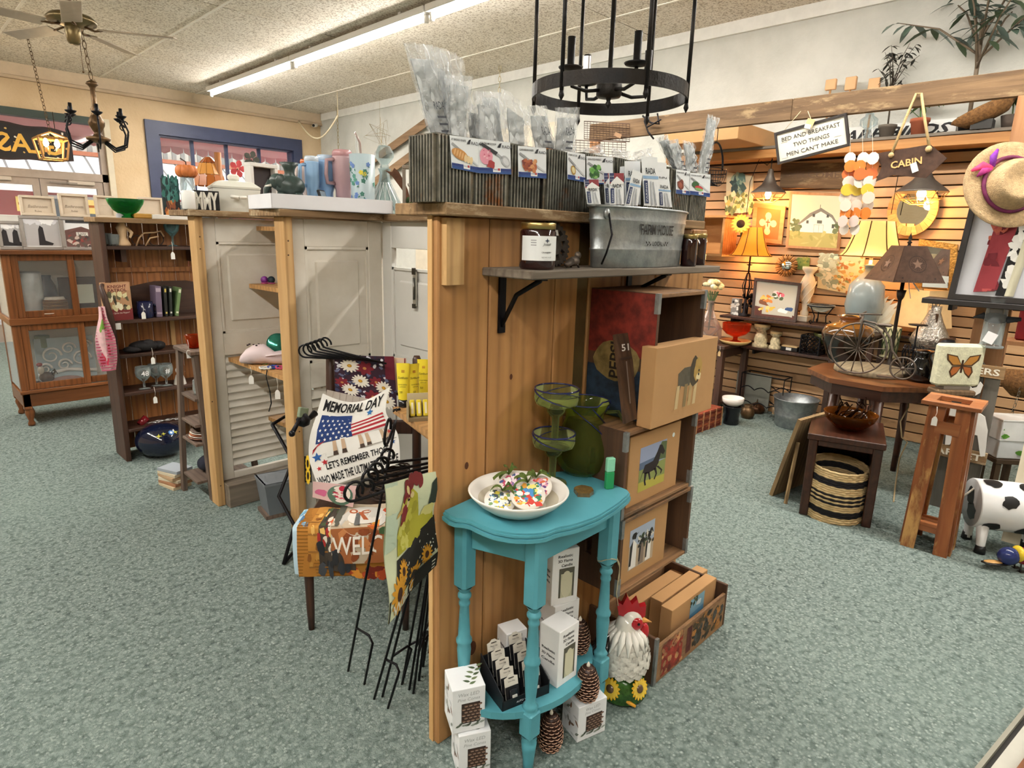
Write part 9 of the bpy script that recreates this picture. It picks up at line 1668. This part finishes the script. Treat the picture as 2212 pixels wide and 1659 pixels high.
# board with bell jar, red box shelf, hanging basket at frame edge
p=pX(2138,750,BXx-.12);t=thing('hurricane_lantern','clear glass hurricane lantern with dark bird hanging on plank','lantern',(p.x,p.y,p.z));h=.26;G().lathe([(0,0),(.06,0),(.062,.01),(.05,.015),(.05,h),(.055,h+.01)],20).build('glass_cylinder',GL,t);G().sph((0,0,h*.62),(.03,.06,.03),12,8,'#2a2c2e').tube([(0,.05,h*.65),(0,.1,h*.6)],[.02,.004],7,'#2a2c2e').tube([(0,-.05,h*.6),(0,-.11,h*.64)],[.02,.01],7,'#24262a').build('bird',MATTE,t);G().box((-.056,.0,h*.22),(.002,.05,.06),'#e8e8ea',(20,0,0)).build('price_card',PAPER,t);G().bx(.055,.1,-.004,.004,.02,.03).tube([(.04,0,h),(.1,0,h+.02)],.003,5).build('hook',BLACKM,t)
p=pX(2205,735,4.6);t=thing('shelf_crate','open rough wooden shelf crate at frame edge with red cloth','crate',(4.62,p.y-.12,0));zt=p.z;G().bx(-.1,.1,-.22,.19,zt-.025,zt,None,.002).build('shelf_board',PW,t);G().bx(-.1,-.08,.17,.19,0,zt-.025).build('upright',PW,t);G().bx(-.1,-.08,-.22,-.2,0,zt-.025).build('upright',PW,t);G().bx(-.04,.08,-.2,.15,zt,zt+.30,'#7a1a1c',.01).build('red_bundle',mat('red_velvet','#7d1719',.8,var=.2),t)
p=gp_(2215,820,4.0);t=thing('hanging_basket','brown wicker hanging basket with chain at frame edge','basket',p);G().lathe([(0,-.12),(.06,-.11),(.12,-.05),(.14,.04),(.134,.04),(.11,-.05),(0,-.1)],22).build('bowl',mat('brown_wicker','#8a6238',.8,var=.4,vs_=60,bmp=1,bs_=80),t);chain(G(),(-.1,0,.04),(0,0,.38),12,.008,'#9a948a').build('chain',METAL,t);chain(G(),(-.12,0,.02),(-.11,.02,-.22),9,.008,'#9a948a').build('side_chain',METAL,t)
# little white drawer box
p=gp_(2180,935,3.75);t=thing('birdhouse_box','white painted wooden box with leaf decoration at frame edge','box',p,-50);G().bx(-.09,.11,-.07,.07,-.14,-.03,'#dfe3e6',.003).build('lower_box',PAINT,t);G().bx(-.1,.12,-.08,.08,-.03,.09,'#eef0f0',.003).build('upper_box',PAINT,t);G().bx(-.105,.125,-.085,.085,.09,.1,'#f2f2f0',.002).build('lid',PAINT,t);g=G()
for k,(x,z)in enumerate(((-.1,.0),(-.09,.04),(.08,.01),(.09,-.03),(.05,-.1))):g.at((x,-.085,z),(90,0,40*k));leafy(g,0,0,.05,0,'#7ab83a'if k%2 else '#5f9a34',0,.3)
g.build('painted_leaf',PRINT,t);solo('box_stool','small dark stool under white painted box','stool',G().bx(-.1,.1,-.09,.09,p.z-.17,p.z-.142,'#4a3826',.003).bx(-.09,-.06,-.08,-.05,0,p.z-.17,'#4a3826').bx(.06,.09,-.08,-.05,0,p.z-.17,'#4a3826').bx(-.09,-.06,.05,.08,0,p.z-.17,'#4a3826').bx(.06,.09,.05,.08,0,p.z-.17,'#4a3826'),PAINT,(p.x,p.y,0),-50)
q=[pX(2182,1085,4.05),pX(2255,1095,4.05),pX(2262,900,4.05),pX(2190,895,4.05)];q[0].z=q[1].z=.001;A=G()
for k,s_ in enumerate(('With','YOU','and','me','we')):A.text(s_,.13,(.3,.82-.17*k),'#5a4a3c',shear=.2)
artsheet('script_board','cream board with brown script lettering at frame edge','sign',[Vector((4.02,q[0].y,.001)),Vector((4.02,q[0].y-.25,.001)),Vector((4.1,q[0].y-.25,.62)),Vector((4.1,q[0].y,.62))],A,.015,'#d8cdb4',sheet='board')
# tin cow with spring neck, painted bird
c0_=pz(2085,1182);t=thing('tin_cow','white and black tin cow sculpture with spring neck','cow sculpture',(3.9,.265,0),-62)
TIN=mat('painted_tin',None,.4,.1);bz_=.235;L_=.34;R1=.125
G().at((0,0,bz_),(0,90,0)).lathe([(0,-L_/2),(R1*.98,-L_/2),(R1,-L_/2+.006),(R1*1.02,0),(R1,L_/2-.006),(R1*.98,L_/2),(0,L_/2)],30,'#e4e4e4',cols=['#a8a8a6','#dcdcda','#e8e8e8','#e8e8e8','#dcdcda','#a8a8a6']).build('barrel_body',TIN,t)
A=G()
for x,y,rx_,ry_,sd_ in((.04,.03,.035,.05,1),(.09,.06,.03,.03,2),(.06,-.03,.045,.03,3),(-.1,.05,.04,.04,4),(-.05,-.06,.035,.03,5)):blob(A,x,y,rx_,ry_,'#1a1a1a',0,14,.2,sd_)
for q0_ in(-.14,.12):G().mapped(A,lambda x,y,z:(x,-(R1*1.02+.0015)*math.cos((y+q0_)/R1),bz_+(R1*1.02+.0015)*math.sin((y+q0_)/R1)),1).build('black_patch',TIN,t)
A=G();blob(A,-.02,.03,.045,.05,'#1a1a1a',0,14,.15,7);blob(A,.02,-.04,.05,.045,'#1a1a1a',0,14,.15,8)
G().at((-L_/2-.0012,0,bz_),(90,0,-90)).mapped(A,lambda x,y,z:(x,y,z)).build('rump_patch',TIN,t)
for x in(-.13,.13):
 for y in(-.07,.07):G().tube([(x,y,bz_-.08),(x+.005,y*1.15,.04),(x+.005,y*1.2,.0)],[.03,.02,.024],10,'#e4e4e2').tube([(x+.005,y*1.2,.04),(x+.005,y*1.22,.0)],[.0225,.026],10,'#1c1c1c').build('leg',TIN,t)
G().tube([(-L_/2,0,bz_+R1*.6),(-L_/2-.03,.02,bz_+.02),(-L_/2-.05,.03,bz_-.07)],.005,6,'#d8d0c0').build('tail',TIN,t)
G().tube([(.13+.028*math.cos(a_*1.0),.028*math.sin(a_*1.0),bz_+R1*.9+.0016*a_*1.6)for a_ in[i*.5 for i in range(84)]],.003,5,'#c8c8c4').build('spring_neck',METAL,t);hz=bz_+R1+.12
G().sph((.15,0,hz),(.06,.055,.075),16,10,'#c4c4c2').sph((.2,0,hz-.045),(.045,.045,.035),12,8,'#d8b8b4').build('head',TIN,t);
for s_ in(-1,1):G().sph((.13,s_*.085,hz+.0),(.02,.055,.03),12,7,'#2a1c1a',(30*s_,0,0)).build('ear',TIN,t);G().tube([(.14,s_*.04,hz+.05),(.14,s_*.06,hz+.1)],[.012,.004],7,'#d8d4c8').build('horn',TIN,t);G().sph((.2,s_*.03,hz+.02),.009,8,6,'#141414').build('eye',TIN,t)
p=pz(2178,1232);t=thing('painted_duck','small painted blue and red tin duck on carpet by cow','duck ornament',p+Vector((.03,-.02,0)),-50);G().sph((-.04,0,.07),(.05,.04,.045),14,9,'#28346a').sph((.035,0,.075),(.055,.042,.042),14,9,'#8a2a30').sph((.0,0,.085),(.022,.041,.04),12,8,'#e0c030').sph((.06,0,.11),(.03,.02,.015),10,7,'#e8e6e0').build('body',GLOSS,t);G().sph((-.09,0,.03),(.07,.03,.008),12,6,'#1c1a18').sph((-.1,.0,.035),(.05,.02,.006),10,5,'#d8a868').build('tail',GLOSS,t)
for s_ in(-.02,.02):G().tube([(.01,s_,.04),(.012,s_,.002)],.004,6,'#2a2420').box((.02,s_,.002),(.03,.02,.004),'#2a2420').build('leg',GLOSS,t)
# corner of a glass counter beside the viewer
a,b=pz(2122,1659),pz(2225,1530);d=(b-a).normalized();nr=cR-d*cR.dot(d);nr.z=0;nr.normalize();a-=d*.3
t=thing('display_counter','corner of a low glass counter with wood trim beside the viewer','counter',a)
wbuild(G().frame(a,nr,d).bx(0,.012,0,1.1,0,.05,'#8f8d80').bx(.012,.03,0,1.1,0,.035,'#2c2a28').bx(.03,.08,0,1.1,0,.06,'#b4b3a8'),'plinth',PAINT,t);wbuild(G().frame(a,nr,d).bx(.08,.3,0,1.1,0,.09),'wood_trim',OAKX,t)
# ================================================================ on the wall ledge
LZg=SLZ+.022;LXg=XR-.16
def LG(x,dx=.0):p=pX(x,290,LXg-dx);return Vector((LXg-dx,p.y,LZg))
t=thing('rare_birds_sign','long white sign lettered RARE BIRDS on wall ledge','sign',(XR-.04,LG(1940).y,LZg));y0,y1=pX(2065,280,XR-.04).y,pX(1790,280,XR-.04).y;zt=pX(1990,262,XR-.04).z;w_=y1-y0;wbuild(G().bx(XR-.05,XR-.035,y0,y1,LZg,zt,'#e4e4e0'),'board',PAINT,t);hh_=zt-LZg;wbuild(G().frame((XR-.0506,y1-.03,LZg+hh_*.2),(0,-1,0),(0,0,1)).text('RARE BIRDS',hh_*.85,(0,0),'#1c1a1c',bold=.03,shear=.35,align='LEFT',squeeze=w_*.94),'lettering',PRINT,t)
def pot(label,x,rpx,hpx,col,mt=None,name='flower_pot'):
 p=LG(x);r=size_at(p,rpx);h=size_at(p,hpx);t=thing(name,label,'flower pot',p);G().lathe([(0,0),(r*.68,0),(r*.9,h*.78),(r,h*.8),(r,h),(r*.9,h),(r*.6,h*.8),(0,h*.75)],20,col).build('pot',MATTE,t);return t,h
LEAFM=mat('leaf',None,.6,var=.2)
def leaf3(g,p,d,L,wd,col,droop=.3):
 d=Vector(d).normalized();s=d.cross(Vector((0,0,1)));s=s.normalized()if s.length>1e-4 else Vector((1,0,0));p=Vector(p);P=[]
 for u,w_ in((0,.1),(.3,.9),(.6,1),(.85,.55),(1,0)):
  c=p+d*(L*u)+Vector((0,0,-droop*L*u*u));P.append((c+s*(wd*w_),c-s*(wd*w_)+Vector((0,0,.0)),c+Vector((0,0,-wd*.2*w_))))
 V=[q for r_ in P for q in r_];F=[]
 for i in range(4):F+=[(3*i,3*i+2,3*i+5,3*i+3),(3*i+2,3*i+1,3*i+4,3*i+5)]
 g.add(V,F,col,True)
def shrub(t,h0,H_,spread,n,L,wd,cols,sd,trunk='#6a5a48',nb=8,stemr=.006):
 q=random.Random(sd);g=G();st=G();st.tube([(0,0,h0-.02),(.01,.01,h0+H_*.35),(0,.02,h0+H_*.6)],stemr,6,trunk);leaves=[]
 for b in range(nb):
  a=2*PI*b/nb+q.uniform(-.3,.3);e=q.uniform(.25,1.0);b0=Vector((0,.01,h0+H_*q.uniform(.25,.5)));tip=b0+Vector((math.cos(a)*spread*e,math.sin(a)*spread*e,H_*(1.05-e*.6)*.62));md=b0.lerp(tip,.5)+Vector((0,0,H_*.06));st.tube([b0,md,tip],[stemr*.6,stemr*.45,stemr*.2],5,trunk)
  for k in range(n//nb):
   u=q.uniform(.25,1);c=b0.lerp(md,u*2)if u<.5 else md.lerp(tip,u*2-1);aa=q.uniform(0,6.28);leaves.append((c,(math.cos(aa),math.sin(aa),q.uniform(-.35,.35))))
 st.build('branches',PAINT,t)
 for k,(c,d)in enumerate(leaves):
  g_=G();leaf3(g_,c,d,L*q.uniform(.7,1.2),wd*q.uniform(.8,1.2),q.choice(cols),.5);g_.build('leaf',LEAFM,t)
t,h=pot('black plastic pot holding tall leafy tree on wall ledge',2087,22,32,'#1c1c1e');t.name='olive_tree';t['label']='tall artificial olive tree in black pot on wall ledge';t['category']='potted tree';shrub(t,h,1.02,.52,100,.17,.022,['#6a7a70','#54685a','#7d8c84','#48593f','#8a9a94'],5,'#7a6a58',10,.014)
t,h=pot('grey clay pot holding small dark plant',1915,18,28,'#6a6258');t.name='dark_sprig_plant';t['label']='thin dark leafed plant in grey pot on wall ledge';t['category']='potted plant';shrub(t,h,.62,.17,90,.06,.009,['#3f403a','#4a4a42','#34352f'],8,'#4a4238',10,.006)
t,h=pot('terracotta pot with green plant',1983,19,36,'#a0583c');t.name='terracotta_plant';t['label']='green bushy plant with pink flower in terracotta pot';t['category']='potted plant';shrub(t,h,.2,.15,60,.07,.018,['#5a8a4a','#6f9c58','#487a3c'],11,'#5a7a48',10,.005);G().tube([(0,0,h),(0,.13,h+.12),(0,.17,h+.2)],.003,5,'#5a7048').sph((0,.175,h+.215),(.02,.02,.03),8,6,'#d85a7a').build('pink_bloom',PAINT,t)
p=LG(1873);t=thing('oil_lamp','clear glass oil lamp on wall ledge','oil lamp',p);G().lathe([(0,0),(.06,0),(.055,.012),(.018,.04),(.02,.08),(.06,.11),(.062,.15),(.03,.175),(.03,.19),(0,.19)],20).build('font',GL,t);G().lathe([(.03,.19),(.032,.2),(.045,.23),(.03,.29),(.026,.34),(.022,.34)],18).build('chimney',GL,t)
p=LG(2105,.06);t=thing('wicker_tray','tipped brown wicker tray basket on wall ledge','basket',p+Vector((-.02,-.04,.09)),0,None,(0,0,0));G().at((0,0,.02),(-25,0,0)).lathe([(0,-.06),(.1,-.05),(.16,.02),(.155,.03),(.1,-.03),(0,-.04)],24,None,.7,1.2).build('tray',mat('brown_wicker','#8a6238',.8,var=.4,vs_=60,bmp=1,bs_=80),t);G().bx(-.05,.05,-.06,.06,-.09,-.03,'#2a2824').build('prop_block',PAINT,t)
p=LG(2180,.05);t=thing('ivy_pot','dense dark green ivy in small pot at frame edge','potted plant',p);G().lathe([(0,0),(.05,0),(.065,.08),(0,.08)],14,'#4a4038').build('pot',MATTE,t);shrub(t,.06,.3,.16,60,.07,.02,['#4a6a40','#3c5a34','#5f7c50'],14,'#4a5a38',10,.005)
for x,hpx,lb in((1780,26,'small wooden doll chair back'),(1822,34,'small square wood block'),(1872,30,'small square wood block with wire')):
 p=LG(x,-.04);z0=0;h=upz(p,x,185)-LZg if False else pX(x,190,LXg+.04).z-LZg;t=thing('wood_peg_block',lb+' on tall stick above beam line','wood decor',(LXg+.05,p.y,LZg));G().tube([(0,0,0),(0,0,h)],.008,6,'#b88a5c').build('stick',PAINT,t);G().bx(-.015,.015,-.04,.04,h-.02,h+size_at(p,hpx)*.6,'#d8a878',.004).build('block',PAINT,t)
 # box on the ledge's far end
p=pX(1610,300,5.0);t=thing('storage_box','long orange brown cardboard box lying across ledge end','box',(5.25,2.75,LZg));G().bx(-.36,.36,-.33,.33,0,.13,'#c08a50',.004).build('carton',KRAFT,t);G().bx(-.362,.362,-.04,.04,.1,.132,'#d8b888').build('tape',PAPER,t)
# ================================================================ hanging from the beam
def HB(x,y,dx=-.02):return pX(x,y,BXx+dx)
# bed and breakfast sign
q=[HB(x,y,-.012)for x,y in((1683,352),(1833,312),(1826,248),(1676,290))];A=G()
for k,s_ in enumerate(('BED AND BREAKFAST','TWO THINGS',"MEN CAN'T MAKE")):A.text(s_,.2,(.5,.68-.27*k),'#26231f',bold=.0,squeeze=(.84,.52,.74)[k])
for x0_,y_ in((.06,.64),(.82,.36),(.05,.1),(.84,.9)):rect(A,x0_,x0_+.1,y_,y_+.012,'#8a8880',.0003)
t=artsheet('rhyme_sign','white plank sign reading BED AND BREAKFAST TWO THINGS','sign',q,A,.012,'#c9c4b6',sheet='board');f=bl(q)
for a_,b_,c_,d_ in((-.02,1.02,-.05,.03),(-.02,1.02,.97,1.05),(-.02,.015,.03,.97),(.985,1.02,.03,.97)):wbuild(slab(G(),[f(a_,c_,.008),f(b_,c_,.008),f(b_,d_,.008),f(a_,d_,.008)],.022,'#231d1b'),'frame_bar',PAINT,t)
wbuild(G().tube([f(.1,1.0),HB(1730,240,-.012)],.002,5,'#c8b894').tube([f(.55,1.0),HB(1745,240,-.012)],.002,5,'#c8b894'),'hanging_string',PAINT,t);t2=thing('kraft_tag_card','kraft and white price card on rhyme sign','price tag',HB(1750,262,-.03));G().at((0,0,0),(0,0,-90)).box((0,0,-.01),(.05,.002,.05),'#c8a878',(0,20,0)).box((-.01,-.003,-.03),(.04,.002,.025),'#e4e8ec',(0,15,0)).build('card',PAPER,t2)
# rope hung arrow sign
q=[HB(x,y,-.02)for x,y in((1893,390),(2040,322),(2005,315),(1905,330))];t=thing('cabin_sign','brown pierced metal arrow sign hung on rope from beam','sign',HB(1960,350));PP=[HB(x,y,-.02)for x,y in((1890,332),(2010,312),(2046,342),(2000,385),(1930,378),(1892,392),(1905,360))]
Pm=[(-p.y,p.z)for p in PP];wbuild(G().frame((BXx-.02,0,0),(0,-1,0),(0,0,1)).prism(Pm,-.004,.004,'#4a3428'),'metal_plate',mat('rust_sheet',None,.7,.3,var=.3,vs_=30),t)
p=HB(1958,355,-.026);wbuild(G().frame(p+Vector((-.002,0,-.01)),(0,-1,.13),(0,.13,1)).text('CABIN',.055,(0,0),'#e0a868',bold=.02),'lettering',PRINT,t)
ROPE=mat('jute_rope','#c4a878',.9,bmp=.8,bs_=200);wbuild(G().tube([HB(1925,335,-.03),HB(1955,260,-.03),HB(1980,202,-.02),HB(1990,202,-.02),HB(1998,260,-.03),HB(2008,320,-.03)],.008,7),'rope',ROPE,t);wbuild(G().sph(HB(1925,335,-.035),.016,8,6).sph(HB(2006,322,-.035),.018,8,6),'rope_knot',ROPE,t);wbuild(G().frame(HB(1975,362,-.05),(0,-1,.4),(0,.4,1)).box((0,0,0),(.03,.05,.004),'#c8d4d0'),'price_card',PAPER,t)
# capiz shell chime
t=thing('shell_chime','capiz shell wind chime in white orange and yellow','wind chime',HB(1860,300));cols=['#d6cabc','#d0752c','#cc6834','#d6c8bc','#ccae3c','#d0bfae','#d4c2b0','#d0742c','#ccb8ae'];q=random.Random(21);CAP=mat('capiz',None,.3,sss=0)
for cxi,x in enumerate((1838,1862,1884)):
 pts=[]
 for k in range(10 if cxi<2 else 8):
  y=342+k*17;p=HB(x-k*2.0+q.uniform(-3,3),y,-.03+q.uniform(-.02,.02));pts.append(p);wbuild(G().frame(p,(math.sin(.5*k)*.5,-1,0),(0,0,1)).prism([(.034*math.cos(2*PI*i/10),.037*math.sin(2*PI*i/10))for i in range(10)],-.001,.001,cols[k%9]),'capiz_disc',CAP,t)
 wbuild(G().tube([HB(x,262,-.025)]+pts,.001,4,'#d8d0c0'),'thread',PAINT,t)
 # wire grid baskets
t=thing('wire_grid_basket','rusty wire grid wall basket hanging at beam end','wire basket',HB(1310,300));WIR=mat('rust_wire','#4a3428',.6,.5)
for(x0_,y0_,x1_,y1_),dx in(((1262,262,1360,300),-.03),((1228,302,1352,345),-.06)):
 g=G();a_,b_,c_,d_=HB(x0_,y1_,dx),HB(x1_,y1_+6,dx),HB(x1_,y0_+6,dx),HB(x0_,y0_,dx);f=bl([a_,b_,c_,d_])
 for k in range(15):g.tube([f(k/14,0),f(k/14,1)],.002,4)
 for k in range(9):g.tube([f(0,k/8),f(1,k/8)],.002,4)
 g.tube([f(0,0),f(1,0),f(1,1),f(0,1)],.004,5,closed=True);wbuild(g,'wire_grid',WIR,t)
wbuild(G().box(HB(1335,292,-.07),(.004,.07,.03),'#8a6a4c',(25,0,0)),'wooden_tag',PAINT,t)
t=thing('iron_tongs','old iron ice tongs hanging on beam','tongs',HB(1415,280));wbuild(G().tube([HB(1422,218,-.03),HB(1400,240,-.03),HB(1392,262,-.03),HB(1400,285,-.03),HB(1412,300,-.03)],.007,6).tube([HB(1388,250,-.03),HB(1405,265,-.03),HB(1424,268,-.03),HB(1420,245,-.03)],.007,6).tube([HB(1398,275,-.04),HB(1428,258,-.04)],.006,6),'tongs',BLACKM,t)
t=thing('oval_wire_basket','dark oval wire egg basket hanging beneath cardboard box','wire basket',HB(1543,365,.02));g=G();r=size_at(t.location,36)
for k in range(14):a_=PI*k/13;g.tube([(r*math.cos(a_)*math.cos(e_),r*.6*math.sin(a_)*math.cos(e_)-r*.3,-r*1.0*math.sin(e_))for e_ in[i*PI/14 for i in range(8)]],.0025,4)
for e_ in(0,.4,.8,1.2):g.tube([(r*math.cos(e_)*math.cos(i*PI/14),r*.6*math.cos(e_)*math.sin(i*PI/14),-r*math.sin(e_))for i in range(28)],.003,4,closed=True)
g.build('wire_bowl',BLACKM,t);G().tube(arc((0,0,0),r*1.02,0,180,16,'xz',r*1.5),.007,6).tube([(0,0,r*1.5),(0,0,bz0-t.location.z)],.003,5).build('bail_handle',BLACKM,t)
# ---- a few more things in the lamp corner
p=on(1990,690,.16);p.z=z1_;t=thing('cream_lampshade','large cream lampshade on dark base behind hammered vase','lamp',p);zb,zt=upz(p,1990,705)-z1_,upz(p,1990,625)-z1_
G().lathe([(.2,zb),(.15,zt),(.147,zt),(.197,zb)],4,'#ecc890',1,1,20,380,None,False).build('shade',MATTE,t);G().lathe([(0,0),(.07,0),(.06,.015),(.015,.03),(.012,zb+.06),(0,zb+.06)],12).build('base',BLACKM,t)
p=on(1905,720,.22);p.z=z1_;h=upz(p,1905,640)-z1_;t=thing('feather_wing','white carved feather wing standing behind lamp stem','ornament',p,-90);g=G()
for k in range(9):
 a=R_(20+12*k);L_=h*(.95-.04*abs(k-4));g.at((-.16,0,.02),(90,0,0));leafy(g,0,0,L_*1.3,math.degrees(a)*.62,'#e8dcc0'if k%2 else '#f2ead2',.002*k,.12);leafy(g,0,0,L_*1.3,math.degrees(a)*.62,'#d8ccb0',.002*k-.004,.12)
g.build('feathers',PAINT,t);G().bx(-.18,.02,-.03,.03,0,.02,'#d8ccb0',.004).build('foot',PAINT,t)
p=on(1640,890,.04);solo('tile_back','grey slate tile leaning on slats behind wine rack','tile',G().bx(-.006,.006,-.16,.16,0,.34,'#8a8a80',.002),MATTE,(SX-.05,pX(1625,850,SX-.05).y,0))
